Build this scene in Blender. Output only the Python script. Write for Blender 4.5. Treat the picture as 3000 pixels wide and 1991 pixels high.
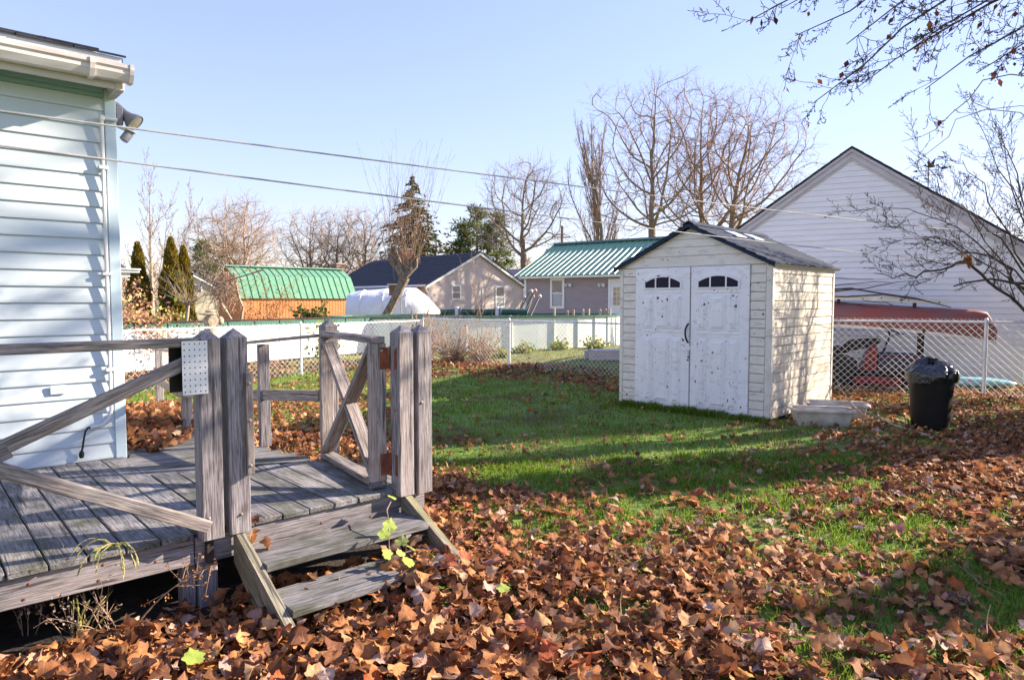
import bpy, bmesh, math, random
import numpy as np
from mathutils import Vector, Matrix

for _o in list(bpy.data.objects):
    bpy.data.objects.remove(_o)
SC = bpy.context.scene
COL = SC.collection
rad = math.radians
RNG = random.Random(7)
NR = np.random.default_rng(7)

# ------------------------------------------------------------------ camera, sky, sun, exposure
CAM_H, CAM_PITCH, FPX = 1.5, rad(3.33), 2000.0
cam_data = bpy.data.cameras.new('camera')
cam_data.sensor_width = 36.0
cam_data.lens = 24.0
cam_data.clip_start, cam_data.clip_end = 0.05, 3000.0
cam = bpy.data.objects.new('camera', cam_data)
COL.objects.link(cam)
cam.location = (0, 0, CAM_H)
cam.rotation_euler = (rad(90) - CAM_PITCH, 0, 0)
SC.camera = cam

SUN_AZ, SUN_EL = rad(18), rad(25)          # azimuth from +X towards +Y
sun_dir = Vector((math.cos(SUN_AZ) * math.cos(SUN_EL), math.sin(SUN_AZ) * math.cos(SUN_EL), math.sin(SUN_EL)))
world = bpy.data.worlds.new('World')
SC.world = world
world.use_nodes = True
wn, wl = world.node_tree.nodes, world.node_tree.links
wn.clear()
w_out = wn.new('ShaderNodeOutputWorld')
w_bg = wn.new('ShaderNodeBackground')
w_sky = wn.new('ShaderNodeTexSky')
w_sky.sky_type = 'NISHITA'
w_sky.sun_disc = False
w_sky.sun_elevation = SUN_EL
w_sky.sun_rotation = rad(90) - SUN_AZ
w_sky.altitude = 50
w_sky.air_density = 1.0
w_sky.dust_density = 0.1
w_sky.ozone_density = 1.5
w_bg.inputs['Strength'].default_value = 0.12
w_hsv = wn.new('ShaderNodeHueSaturation')
w_hsv.inputs['Saturation'].default_value = 0.95
w_hsv.inputs['Value'].default_value = 0.95
w_mul = wn.new('ShaderNodeMix'); w_mul.data_type = 'RGBA'; w_mul.blend_type = 'MULTIPLY'
w_mul.inputs[0].default_value = 1.0
w_mul.inputs[7].default_value = (1.05, .885, 1.0, 1)
wl.new(w_sky.outputs[0], w_hsv.inputs['Color'])
wl.new(w_hsv.outputs[0], w_mul.inputs[6])
w_bw = wn.new('ShaderNodeRGBToBW')                    # soft shoulder on the brightest sky, the same in every direction
w_ma = wn.new('ShaderNodeMath'); w_ma.operation = 'MULTIPLY_ADD'; w_ma.inputs[1].default_value = 0.30; w_ma.inputs[2].default_value = 1.0
w_dv = wn.new('ShaderNodeMath'); w_dv.operation = 'DIVIDE'; w_dv.inputs[0].default_value = 1.46
w_sc = wn.new('ShaderNodeVectorMath'); w_sc.operation = 'SCALE'
wl.new(w_mul.outputs[2], w_bw.inputs[0])
wl.new(w_bw.outputs[0], w_ma.inputs[0])
wl.new(w_ma.outputs[0], w_dv.inputs[1])
wl.new(w_mul.outputs[2], w_sc.inputs[0])
wl.new(w_dv.outputs[0], w_sc.inputs['Scale'])
wl.new(w_sc.outputs[0], w_bg.inputs['Color'])
wl.new(w_bg.outputs[0], w_out.inputs['Surface'])

sun_data = bpy.data.lights.new('sun', 'SUN')
sun_data.energy = 5.0
sun_data.angle = rad(0.5)
sun_data.color = (1.0, 0.87, 0.70)
sun = bpy.data.objects.new('sun', sun_data)
COL.objects.link(sun)
sun.rotation_euler = sun_dir.to_track_quat('Z', 'Y').to_euler()
sun.location = (20, 8, 20)

SC.view_settings.view_transform = 'Standard'
SC.view_settings.look = 'None'
SC.view_settings.gamma = 1.0
SC.view_settings.use_curve_mapping = False
SC.view_settings.exposure = 1.65
SC.cycles.max_bounces = 6
SC.cycles.diffuse_bounces = 3
SC.cycles.transparent_max_bounces = 8

# ------------------------------------------------------------------ helpers
_c, _s = math.cos(CAM_PITCH), math.sin(CAM_PITCH)
def P(u, v, Y):
    """photo measurement (3000 x 1991) at distance Y -> world point"""
    a, b = (u - 1500) / FPX, (995.5 - v) / FPX
    r = Vector((a, _c + b * _s, -_s + b * _c))
    return Vector((0, 0, CAM_H)) + r * (Y / r.y)
def G(u, v, z=0.0):
    a, b = (u - 1500) / FPX, (995.5 - v) / FPX
    r = Vector((a, _c + b * _s, -_s + b * _c))
    return Vector((0, 0, CAM_H)) + r * ((z - CAM_H) / r.z)

def tag(o, label=None, cat=None, group=None, kind=None):
    if label: o['label'] = label
    if cat: o['category'] = cat
    if group: o['group'] = group
    if kind: o['kind'] = kind
    return o
def thing(name, label, cat, loc=(0, 0, 0), rotz=0.0, group=None, kind=None):
    o = bpy.data.objects.new(name, None)
    o.empty_display_size = 0.1
    COL.objects.link(o)
    o.location = loc
    o.rotation_euler = (0, 0, rotz)
    return tag(o, label, cat, group, kind)
def link(name, mesh, material=None, parent=None, M=None):
    o = bpy.data.objects.new(name, mesh)
    COL.objects.link(o)
    if material is not None and not mesh.materials:
        mesh.materials.append(material)
    if parent is not None: o.parent = parent
    if M is not None: o.matrix_local = M
    return o
def copy_tree(o, parent=None):
    c = o.copy()
    COL.objects.link(c)
    c.parent = parent
    for ch in list(o.children):
        copy_tree(ch, c)
    return c

class MB:
    """collects shapes into one mesh"""
    def __init__(s): s.v, s.f = [], []
    def add(s, vs, fs):
        n = len(s.v)
        s.v.extend([tuple(p) for p in vs])
        s.f.extend([tuple(i + n for i in f) for f in fs])
        return s
    def box(s, lo, hi, b=0.0, M=None):
        X = [(hi[i] - lo[i]) / 2 for i in range(3)]
        C = [(hi[i] + lo[i]) / 2 for i in range(3)]
        vs, fs = cbox(X[0], X[1], X[2], b)
        vs = [Vector((p[0] + C[0], p[1] + C[1], p[2] + C[2])) for p in vs]
        if M is not None: vs = [M @ p for p in vs]
        return s.add(vs, fs)
    def beam(s, p0, p1, w, h, up=(0, 0, 1), b=0.0):
        M, L = frame(p0, p1, up)
        vs, fs = cbox(L / 2, w / 2, h / 2, b)
        return s.add([M @ Vector(p) for p in vs], fs)
    def prism(s, poly, a, b, axis='y'):
        """2d polygon extruded a..b along an axis; poly holds the two other coordinates in order"""
        n = len(poly)
        def q(p, d):
            return (p[0], d, p[1]) if axis == 'y' else ((d, p[0], p[1]) if axis == 'x' else (p[0], p[1], d))
        vs = [q(p, a) for p in poly] + [q(p, b) for p in poly]
        fs = [tuple(range(n)), tuple(range(2 * n - 1, n - 1, -1))]
        fs += [(i, (i + 1) % n, n + (i + 1) % n, n + i) for i in range(n)]
        return s.add(vs, fs)
    def tube(s, pts, r, k=6, cap=True):
        pts = [Vector(p) for p in pts]
        n = len(pts)
        rs = r if isinstance(r, (list, tuple)) else [r] * n
        vs, fs = [], []
        prev = None
        for i, p in enumerate(pts):
            d = (pts[min(i + 1, n - 1)] - pts[max(i - 1, 0)])
            d = d.normalized() if d.length > 1e-9 else Vector((0, 0, 1))
            if prev is None:
                a = d.orthogonal().normalized()
            else:
                a = (prev - d * prev.dot(d))
                a = a.normalized() if a.length > 1e-6 else d.orthogonal().normalized()
            prev = a
            bb = d.cross(a)
            for j in range(k):
                t = 2 * math.pi * j / k
                vs.append(p + (a * math.cos(t) + bb * math.sin(t)) * rs[i])
        for i in range(n - 1):
            for j in range(k):
                fs.append((i * k + j, i * k + (j + 1) % k, (i + 1) * k + (j + 1) % k, (i + 1) * k + j))
        if cap:
            fs.append(tuple(range(k - 1, -1, -1)))
            fs.append(tuple(range((n - 1) * k, n * k)))
        return s.add(vs, fs)
    def lathe(s, prof, k=20, M=None, cap=True):
        vs, fs = [], []
        for r, z in prof:
            for j in range(k):
                t = 2 * math.pi * j / k
                vs.append(Vector((r * math.cos(t), r * math.sin(t), z)))
        m = len(prof)
        for i in range(m - 1):
            for j in range(k):
                fs.append((i * k + j, i * k + (j + 1) % k, (i + 1) * k + (j + 1) % k, (i + 1) * k + j))
        if cap:
            fs.append(tuple(range(k - 1, -1, -1)))
            fs.append(tuple(range((m - 1) * k, m * k)))
        if M is not None: vs = [M @ p for p in vs]
        return s.add(vs, fs)
    def blob(s, c, r, seed=0, amp=0.15, n=2, sc=1.0):
        bm = bmesh.new()
        bmesh.ops.create_icosphere(bm, subdivisions=n, radius=1.0)
        rr = random.Random(seed)
        ph = [rr.uniform(0, 6.28) for _ in range(6)]
        vs = []
        for v in bm.verts:
            p = v.co
            d = 1 + amp * (math.sin(3 * sc * p.x + ph[0]) * math.sin(3 * sc * p.y + ph[1]) + .6 * math.sin(5 * sc * p.z + ph[2] + 2 * p.x) + .4 * math.sin(9 * sc * p.y + ph[3]))
            vs.append((c[0] + p.x * r[0] * d, c[1] + p.y * r[1] * d, c[2] + p.z * r[2] * d))
        fs = [tuple(v.index for v in f.verts) for f in bm.faces]
        bm.free()
        return s.add(vs, fs)
    def mesh(s, name, smooth=False):
        me = bpy.data.meshes.new(name)
        me.from_pydata(s.v, [], s.f)
        if smooth:
            me.polygons.foreach_set('use_smooth', [True] * len(me.polygons))
            try: me.set_sharp_from_angle(angle=rad(40))
            except Exception: pass
        me.update()
        return me
    def build(s, name, material, parent=None, M=None, smooth=False):
        return link(name, s.mesh(name, smooth), material, parent, M)

def cbox(x, y, z, b):
    """half sizes -> chamfered box"""
    if b <= 0:
        vs = [(-x, -y, -z), (x, -y, -z), (x, y, -z), (-x, y, -z), (-x, -y, z), (x, -y, z), (x, y, z), (-x, y, z)]
        return vs, [(0, 3, 2, 1), (4, 5, 6, 7), (0, 1, 5, 4), (1, 2, 6, 5), (2, 3, 7, 6), (3, 0, 4, 7)]
    b = min(b, x * .45, y * .45, z * .45)
    vs, idx = [], {}
    for sx in (-1, 1):
        for sy in (-1, 1):
            for sz in (-1, 1):
                for a in range(3):
                    q = [sx * (x - b), sy * (y - b), sz * (z - b)]
                    q[a] = (sx, sy, sz)[a] * (x, y, z)[a]
                    idx[(sx, sy, sz, a)] = len(vs)
                    vs.append(tuple(q))
    fs = []
    cyc = [(-1, -1), (1, -1), (1, 1), (-1, 1)]
    def key(a, sa, u, v):
        k = [0, 0, 0]
        k[a] = sa
        k[(a + 1) % 3], k[(a + 2) % 3] = u, v
        return tuple(k)
    for a in range(3):
        for sa in (-1, 1):
            q = [idx[key(a, sa, u, v) + (a,)] for u, v in cyc]
            fs.append(tuple(q if sa > 0 else q[::-1]))
    for a in range(3):                      # edges running along axis a
        b1, b2 = (a + 1) % 3, (a + 2) % 3
        for u, v in cyc:
            k0, k1 = [0] * 3, [0] * 3
            k0[a], k1[a] = -1, 1
            for k in (k0, k1): k[b1], k[b2] = u, v
            q = (idx[tuple(k0) + (b1,)], idx[tuple(k1) + (b1,)], idx[tuple(k1) + (b2,)], idx[tuple(k0) + (b2,)])
            fs.append(q if u * v > 0 else q[::-1])
    for sx in (-1, 1):
        for sy in (-1, 1):
            for sz in (-1, 1):
                q = tuple(idx[(sx, sy, sz, a)] for a in range(3))
                fs.append(q if sx * sy * sz > 0 else q[::-1])
    return vs, fs
def frame(p0, p1, up=(0, 0, 1)):
    p0, p1, up = Vector(p0), Vector(p1), Vector(up)
    d = p1 - p0
    L = d.length
    x = d / L
    y = up.cross(x)
    if y.length < 1e-6: y = Vector((0, 1, 0)).cross(x)
    y.normalize()
    z = x.cross(y)
    M = Matrix((x, y, z)).transposed().to_4x4()
    M.translation = (p0 + p1) / 2
    return M, L
_cache = {}
def bar(name, material, parent, p0, p1, w, h, up=(0, 0, 1), b=0.003, share=True, wob=0.0):
    """a timber-like part, its own object: length on local X, width w on Y, height h on Z (towards up)"""
    M, L = frame(p0, p1, up)
    key = (round(L, 3), round(w, 4), round(h, 4), round(b, 4), material.name)
    if share and wob == 0 and key in _cache:
        me = _cache[key]
    else:
        vs, fs = cbox(L / 2, w / 2, h / 2, b)
        if wob:
            vs = [(p[0] + RNG.uniform(-wob, wob), p[1] + RNG.uniform(-wob, wob), p[2] + RNG.uniform(-wob, wob) * .5) for p in vs]
        me = bpy.data.meshes.new(name)
        me.from_pydata(vs, [], fs)
        me.materials.append(material)
        if wob == 0: _cache[key] = me
    return link(name, me, None, parent, M)
def sub(name, mb, material, part, smooth=False):
    """geometry given in the thing's coordinates, hung under one of its parts"""
    M = part.matrix_local.inverted()
    mb.v = [tuple(M @ Vector(p)) for p in mb.v]
    return mb.build(name, material, part, None, smooth)

def np_mesh(name, V, F, attr=None, vattr=None):
    """V (n,3), F (m,k) equal sided faces; attr: dict name -> per face floats"""
    me = bpy.data.meshes.new(name)
    V = np.asarray(V, np.float32)
    F = np.asarray(F, np.int32)
    m, k = F.shape
    me.vertices.add(len(V))
    me.vertices.foreach_set('co', V.ravel())
    me.loops.add(m * k)
    me.loops.foreach_set('vertex_index', F.ravel())
    me.polygons.add(m)
    me.polygons.foreach_set('loop_start', np.arange(0, m * k, k, dtype=np.int32))
    if attr:
        for nme, a in attr.items():
            at = me.attributes.new(nme, 'FLOAT', 'FACE')
            at.data.foreach_set('value', np.asarray(a, np.float32))
    if vattr is not None:
        at = me.attributes.new('lv', 'FLOAT_VECTOR', 'POINT')
        at.data.foreach_set('vector', np.asarray(vattr, np.float32).ravel())
    me.update(calc_edges=True)
    me.validate()
    return me
def seg_mesh(name, segs, k=3):
    """segs: rows x0 y0 z0 x1 y1 z1 r0 r1 -> frusta"""
    S = np.asarray(segs, np.float64)
    p0, p1, r0, r1 = S[:, :3], S[:, 3:6], S[:, 6], S[:, 7]
    d = p1 - p0
    d /= np.maximum(np.linalg.norm(d, axis=1, keepdims=True), 1e-9)
    ref = np.where(np.abs(d[:, 2:3]) > .9, np.array([[1., 0, 0]]), np.array([[0, 0, 1.]]))
    a = np.cross(d, ref)
    a /= np.maximum(np.linalg.norm(a, axis=1, keepdims=True), 1e-9)
    b = np.cross(d, a)
    n = len(S)
    V = np.zeros((n, 2, k, 3))
    for j in range(k):
        t = 2 * math.pi * j / k
        o = a * math.cos(t) + b * math.sin(t)
        V[:, 0, j] = p0 + o * r0[:, None]
        V[:, 1, j] = p1 + o * r1[:, None]
    base = (np.arange(n) * 2 * k)[:, None]
    F = np.concatenate([np.stack([base[:, 0] + j, base[:, 0] + (j + 1) % k, base[:, 0] + k + (j + 1) % k, base[:, 0] + k + j], 1) for j in range(k)])
    return np_mesh(name, V.reshape(-1, 3), F)

# ------------------------------------------------------------------ materials
def new_mat(name):
    m = bpy.data.materials.new(name)
    m.use_nodes = True
    nt = m.node_tree
    return m, nt, nt.nodes, nt.links, nt.nodes['Principled BSDF']
def ramp(N, stops):
    r = N.new('ShaderNodeValToRGB')
    el = r.color_ramp.elements
    while len(el) < len(stops): el.new(0.5)
    for e, (p, c) in zip(el, stops):
        e.position = p
        e.color = (c[0], c[1], c[2], 1) if not isinstance(c, (int, float)) else (c, c, c, 1)
    return r
def coords(N, L, scale=(1, 1, 1), rnd=True, kind='Object'):
    tc = N.new('ShaderNodeTexCoord')
    mp = N.new('ShaderNodeMapping')
    mp.inputs['Scale'].default_value = scale
    src = tc.outputs[kind]
    if rnd:
        oi = N.new('ShaderNodeObjectInfo')
        mu = N.new('ShaderNodeMath'); mu.operation = 'MULTIPLY'; mu.inputs[1].default_value = 37.0
        ad = N.new('ShaderNodeVectorMath'); ad.operation = 'ADD'
        L.new(oi.outputs['Random'], mu.inputs[0])
        L.new(src, ad.inputs[0]); L.new(mu.outputs[0], ad.inputs[1])
        src = ad.outputs[0]
    L.new(src, mp.inputs['Vector'])
    return mp.outputs[0]
def noise(N, L, vec, scale, detail=4, rough=.55, dist=0.0):
    n = N.new('ShaderNodeTexNoise')
    n.inputs['Scale'].default_value = scale
    n.inputs['Detail'].default_value = detail
    n.inputs['Roughness'].default_value = rough
    n.inputs['Distortion'].default_value = dist
    L.new(vec, n.inputs['Vector'])
    return n.outputs['Fac']
def mix(N, L, fac, a, b, mode='MIX'):
    x = N.new('ShaderNodeMix'); x.data_type = 'RGBA'; x.blend_type = mode
    for sock, val in ((x.inputs[0], fac), (x.inputs[6], a), (x.inputs[7], b)):
        if hasattr(val, 'is_output') or isinstance(val, bpy.types.NodeSocket): L.new(val, sock)
        elif isinstance(val, (int, float)): sock.default_value = val
        else: sock.default_value = (val[0], val[1], val[2], 1)
    return x.outputs[2]
def bump(N, L, bsdf, h, strength=.3, dist=.01):
    b = N.new('ShaderNodeBump')
    b.inputs['Strength'].default_value = strength
    b.inputs['Distance'].default_value = dist
    L.new(h, b.inputs['Height'])
    L.new(b.outputs[0], bsdf.inputs['Normal'])
def maprange(N, L, val, a, b, c=0.0, d=1.0):
    m = N.new('ShaderNodeMapRange')
    m.inputs[1].default_value, m.inputs[2].default_value, m.inputs[3].default_value, m.inputs[4].default_value = a, b, c, d
    L.new(val, m.inputs[0])
    return m.outputs[0]

def plain(name, c, rough=.6, var=.12, scale=4.0, metal=0.0, spec=.4, bumps=.15, bscale=60.0, bdist=.003, c2=None, stretch=(1, 1, 1)):
    m, nt, N, L, B = new_mat(name)
    vec = coords(N, L, stretch)
    n1 = noise(N, L, vec, scale, 5)
    lo = tuple(x * (1 - var * 1.6) for x in c) if c2 is None else c2
    hi = tuple(min(1, x * (1 + var)) for x in c)
    r = ramp(N, [(.3, lo), (.7, hi)])
    L.new(n1, r.inputs[0])
    L.new(r.outputs[0], B.inputs['Base Color'])
    B.inputs['Roughness'].default_value = rough
    B.inputs['Metallic'].default_value = metal
    B.inputs['Specular IOR Level'].default_value = spec
    if bumps: bump(N, L, B, noise(N, L, vec, bscale, 3), bumps, bdist)
    return m
def wood(name, dark, mid, light, warm=(.30, .19, .13), warmth=.35, algae=0.0):
    """weathered timber: grain along the part's own X"""
    m, nt, N, L, B = new_mat(name)
    v1 = coords(N, L, (.9, 9, 9))
    v2 = coords(N, L, (5.0, 85, 85))
    v3 = coords(N, L, (1, 1, 1))
    g1 = noise(N, L, v1, 2.2, 6, .6, 1.3)
    g2 = noise(N, L, v2, 1.6, 4, .65, .3)
    r1 = ramp(N, [(.15, dark), (.42, mid), (.8, light)])
    L.new(g1, r1.inputs[0])
    f = maprange(N, L, g2, .36, .60, .42, 1.16)
    c = mix(N, L, 1.0, r1.outputs[0], f, 'MULTIPLY')
    w = maprange(N, L, noise(N, L, v1, 1.1, 3, .5, .5), .5, .72, 0.0, warmth)
    c = mix(N, L, w, c, warm)
    vo = N.new('ShaderNodeTexVoronoi')          # knots
    vo.inputs['Scale'].default_value = 1.0
    L.new(coords(N, L, (2.6, 9, 9)), vo.inputs['Vector'])
    kn = maprange(N, L, vo.outputs['Distance'], .05, .16, .75, 0.0)
    c = mix(N, L, kn, c, tuple(x * .45 for x in warm))
    if algae:
        a = maprange(N, L, noise(N, L, v3, 3.5, 5, .65), .46, .66, 0, algae)
        c = mix(N, L, a, c, (.055, .06, .03))
    ck = maprange(N, L, noise(N, L, coords(N, L, (1.6, 42, 42)), 1.3, 2, .4, .2), .63, .68, 0, .8)   # drying checks
    c = mix(N, L, ck, c, (.035, .03, .03))
    oi = N.new('ShaderNodeObjectInfo')
    tone = maprange(N, L, oi.outputs['Random'], 0, 1, .78, 1.15)
    c = mix(N, L, 1.0, c, tone, 'MULTIPLY')
    L.new(c, B.inputs['Base Color'])
    B.inputs['Roughness'].default_value = .85
    B.inputs['Specular IOR Level'].default_value = .25
    bump(N, L, B, g2, .75, .004)
    return m
def specked(name, c, c2, grime=(.16, .15, .12), spots=1.0, rough=.5, gscale=5.0):
    """moulded plastic with mildew specks of their own shape and smeared grime"""
    m, nt, N, L, B = new_mat(name)
    v = coords(N, L, (1, 1, 1))
    va = coords(N, L, (1, 1, 1), False)
    n0 = noise(N, L, v, 2.5, 4)
    r = ramp(N, [(.3, c2), (.65, c)])
    L.new(n0, r.inputs[0])
    col = r.outputs[0]
    g = maprange(N, L, noise(N, L, coords(N, L, (1.2, 1.2, 3.0)), gscale, 6, .7), .52, .72, 0, .55)
    col = mix(N, L, g, col, grime)
    jit = N.new('ShaderNodeTexNoise'); jit.inputs['Scale'].default_value = 30; L.new(va, jit.inputs['Vector'])
    dv = N.new('ShaderNodeVectorMath'); dv.operation = 'SCALE'; dv.inputs['Scale'].default_value = .028
    L.new(jit.outputs['Color'], dv.inputs[0])
    ad = N.new('ShaderNodeVectorMath'); ad.operation = 'ADD'
    L.new(v, ad.inputs[0]); L.new(dv.outputs[0], ad.inputs[1])
    for sc, th, lo in ((13.0, .33, .45), (32.0, .32, .50)):
        vo = N.new('ShaderNodeTexVoronoi'); vo.inputs['Scale'].default_value = sc
        L.new(ad.outputs[0], vo.inputs['Vector'])
        pick = N.new('ShaderNodeSeparateColor'); L.new(vo.outputs['Color'], pick.inputs[0])
        size = maprange(N, L, pick.outputs[0], lo, 1.0, 0.0, th)
        clump = maprange(N, L, noise(N, L, v, 1.7, 2), .42, .6, .15, 1.0)
        mu = N.new('ShaderNodeMath'); mu.operation = 'MULTIPLY'; L.new(size, mu.inputs[0]); L.new(clump, mu.inputs[1])
        lt = N.new('ShaderNodeMath'); lt.operation = 'LESS_THAN'; L.new(vo.outputs['Distance'], lt.inputs[0]); L.new(mu.outputs[0], lt.inputs[1])
        fa = N.new('ShaderNodeMath'); fa.operation = 'MULTIPLY'; fa.inputs[1].default_value = .9 * spots; L.new(lt.outputs[0], fa.inputs[0])
        col = mix(N, L, fa.outputs[0], col, (.022, .02, .022))
    L.new(col, B.inputs['Base Color'])
    B.inputs['Roughness'].default_value = rough
    bump(N, L, B, noise(N, L, v, 22, 4), .12, .004)
    return m
def leafy(name, stops, attr=True, trans=.3, rough=.75, under=None):
    m, nt, N, L, B = new_mat(name)
    if attr:
        a = N.new('ShaderNodeAttribute'); a.attribute_name = 'tint'; src = a.outputs['Fac']
    else:
        a = N.new('ShaderNodeObjectInfo'); src = a.outputs['Random']
    r = ramp(N, stops)
    L.new(src, r.inputs[0])
    col = r.outputs[0]
    tc = N.new('ShaderNodeTexCoord')
    n = noise(N, L, tc.outputs['Object'], 35, 4)
    col = mix(N, L, 1.0, col, maprange(N, L, n, .3, .7, .62, 1.22), 'MULTIPLY')
    if under:
        lv = N.new('ShaderNodeAttribute'); lv.attribute_name = 'lv'
        sx = N.new('ShaderNodeSeparateXYZ'); L.new(lv.outputs['Vector'], sx.inputs[0])
        def math_(op, a, b=None):
            q = N.new('ShaderNodeMath'); q.operation = op
            for i_, v_ in enumerate((a, b)):
                if v_ is None: continue
                if isinstance(v_, (int, float)): q.inputs[i_].default_value = v_
                else: L.new(v_, q.inputs[i_])
            return q.outputs[0]
        th = math_('ARCTAN2', sx.outputs[0], math_('ADD', sx.outputs[1], .38))
        vein = math_('ABSOLUTE', math_('SINE', math_('MULTIPLY', th, 4.3)))
        vf = maprange(N, L, vein, .0, .16, .55, 0.0)
        ribs = math_('ABSOLUTE', math_('SINE', math_('ADD', math_('MULTIPLY', sx.outputs[1], 26.0), math_('MULTIPLY', math_('ABSOLUTE', sx.outputs[0]), -30.0))))
        vf2 = math_('ADD', vf, maprange(N, L, ribs, 0, .3, .16, 0))
        col = mix(N, L, vf2, col, (.50, .30, .17))
        edge = math_('ADD', math_('MULTIPLY', sx.outputs[0], sx.outputs[0]), math_('MULTIPLY', sx.outputs[1], sx.outputs[1]))
        col = mix(N, L, 1.0, col, maprange(N, L, edge, .06, .4, 1.06, .72), 'MULTIPLY')
        bump(N, L, B, math_('SUBTRACT', n, vf2), .35, .006)
    if under:
        ge = N.new('ShaderNodeNewGeometry')
        f = N.new('ShaderNodeMath'); f.operation = 'MULTIPLY'; f.inputs[1].default_value = .55
        L.new(ge.outputs['Backfacing'], f.inputs[0])
        col = mix(N, L, f.outputs[0], col, under)
    L.new(col, B.inputs['Base Color'])
    B.inputs['Roughness'].default_value = rough
    B.inputs['Specular IOR Level'].default_value = .3
    if trans:
        t = N.new('ShaderNodeBsdfTranslucent'); L.new(col, t.inputs['Color'])
        ms = N.new('ShaderNodeMixShader'); ms.inputs[0].default_value = trans
        L.new(B.outputs[0], ms.inputs[1]); L.new(t.outputs[0], ms.inputs[2])
        L.new(ms.outputs[0], N['Material Output'].inputs['Surface'])
    return m

M_ = {}
M_['deck'] = wood('weathered_decking', (.075, .072, .078), (.19, .182, .19), (.37, .355, .37), (.24, .20, .15), .35, .8)
M_['timber'] = wood('weathered_post_timber', (.13, .112, .118), (.26, .232, .242), (.42, .385, .392), (.34, .26, .20), .35, 0.0)
M_['rail'] = wood('weathered_rail_timber', (.13, .105, .095), (.27, .228, .215), (.44, .395, .38), (.40, .29, .21), .4, 0.0)
M_['stringer'] = wood('mossy_timber', (.14, .12, .10), (.28, .25, .19), (.40, .36, .28), (.30, .27, .12), .7, .35)
M_['dowel'] = wood('pale_dowel_timber', (.5, .38, .24), (.62, .48, .3), (.72, .58, .4), (.5, .33, .18), .2)
M_['blue'] = plain('pale_blue_vinyl', (.56, .63, .665), .5, .05, 2.0, bumps=.1, bscale=25, stretch=(1, 1, 1))
M_['bluetrim'] = plain('pale_blue_trim', (.47, .58, .64), .5, .05, 2.0, bumps=.05)
M_['bluedark'] = plain('grey_teal_frieze', (.28, .42, .44), .5, .06)
M_['white'] = plain('white_painted_metal', (.74, .73, .72), .45, .08, 3.0, bumps=.08)
M_['gutter'] = plain('stained_gutter_paint', (.72, .69, .67), .45, .12, 4.0, c2=(.52, .44, .40), stretch=(.6, 3, 3))
M_['soffit'] = plain('soffit_paint', (.62, .57, .57), .55, .1, 3.0)
M_['black'] = plain('matt_black', (.012, .012, .014), .5, .2, bumps=.1)
M_['void'] = plain('dark_recess', (.01, .009, .01), .9, .1, bumps=0)
M_['shingle'] = plain('dark_asphalt_shingle', (.045, .047, .06), .9, .35, 9, bumps=.6, bscale=160, bdist=.006)
M_['rust'] = plain('rusted_steel', (.22, .065, .03), .85, .35, 14, bumps=.3, bscale=90, c2=(.09, .03, .02))
M_['galv'] = plain('galvanised_steel', (.72, .72, .74), .5, .10, 8, metal=.1, bumps=.05)
M_['bolt'] = plain('dull_zinc', (.35, .32, .28), .55, .2, 20, metal=.6)
M_['grey'] = plain('grey_fixture_paint', (.20, .20, .225), .45, .1, 5, bumps=.05)
M_['lens'] = plain('lamp_lens', (.42, .38, .32), .12, .15, 14, spec=.8, bumps=.3, bscale=70)
M_['sheet'] = plain('white_enamel_sheet', (.78, .77, .78), .4, .05, 3, bumps=.05)
M_['shedwall'] = specked('cream_resin', (.72, .67, .60), (.64, .60, .53), (.27, .24, .19), .9)
M_['shedside'] = specked('cream_resin_grimy', (.76, .68, .56), (.62, .54, .43), (.25, .21, .16), .1, .5, 3.4)
M_['sheddoor'] = specked('white_resin', (.82, .81, .83), (.75, .74, .77), (.40, .38, .38), 1.0)
M_['shedroof'] = plain('slate_resin', (.026, .036, .066), .75, .25, 5, spec=.15, bumps=.4, bscale=40, bdist=.006)
M_['tint'] = plain('tinted_window', (.022, .018, .035), .5, .3, 60, spec=.12, bumps=0)
M_['skylight'] = plain('skylight_resin', (.62, .66, .74), .25, .1, 4)
M_['seam'] = plain('rust_brown_seam', (.10, .04, .025), .8, .2)
M_['can'] = plain('black_resin_can', (.009, .008, .008), .5, .25, 3, spec=.25, bumps=.35, bscale=120, bdist=.002)
M_['bag'] = plain('black_plastic_film', (.014, .014, .017), .16, .2, 3, spec=.8, bumps=.6, bscale=14, bdist=.03)
M_['tub'] = plain('stained_cream_plastic', (.62, .56, .48), .55, .15, 6, c2=(.36, .29, .22), bumps=.2)
M_['garage'] = plain('white_vinyl_siding', (.84, .82, .84), .55, .04, 1.5, bumps=.05)
M_['rake'] = plain('grey_white_rake', (.56, .53, .57), .55, .08, 3)
M_['canoe'] = plain('faded_red_canvas', (.26, .05, .035), .6, .3, 2.6, c2=(.20, .11, .105), bumps=.15, stretch=(.7, 2, 2))
M_['gunwale'] = plain('pale_gunwale', (.72, .67, .62), .6, .15, 5)
M_['alu'] = plain('dull_aluminium', (.55, .56, .57), .4, .15, 6, metal=.5)
M_['darkwood'] = plain('dark_brown_timber', (.045, .03, .026), .85, .3, 9)  # one even dark brown for stands, joists, cleats and rail
M_['red'] = plain('red_enamel', (.22, .012, .014), .35, .2, 4, spec=.5)
M_['rubber'] = plain('black_rubber', (.016, .016, .018), .75, .3, 20, bumps=.3, bscale=40)
M_['navy'] = plain('navy_tarp', (.03, .035, .07), .55, .3, 6)
M_['barn'] = plain('orange_stained_board', (.62, .25, .09), .75, .18, 5, c2=(.46, .17, .06), bumps=.2, stretch=(.5, 8, 8))
M_['green_roof'] = plain('green_metal_roof', (.15, .33, .20), .35, .1, 3, spec=.5, bumps=.05)
M_['green_dark'] = plain('deep_green_metal', (.025, .085, .06), .4, .12, 3, spec=.5, bumps=.05)
M_['taupe'] = plain('taupe_siding', (.33, .27, .27), .6, .06, 2, bumps=.05)
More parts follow.
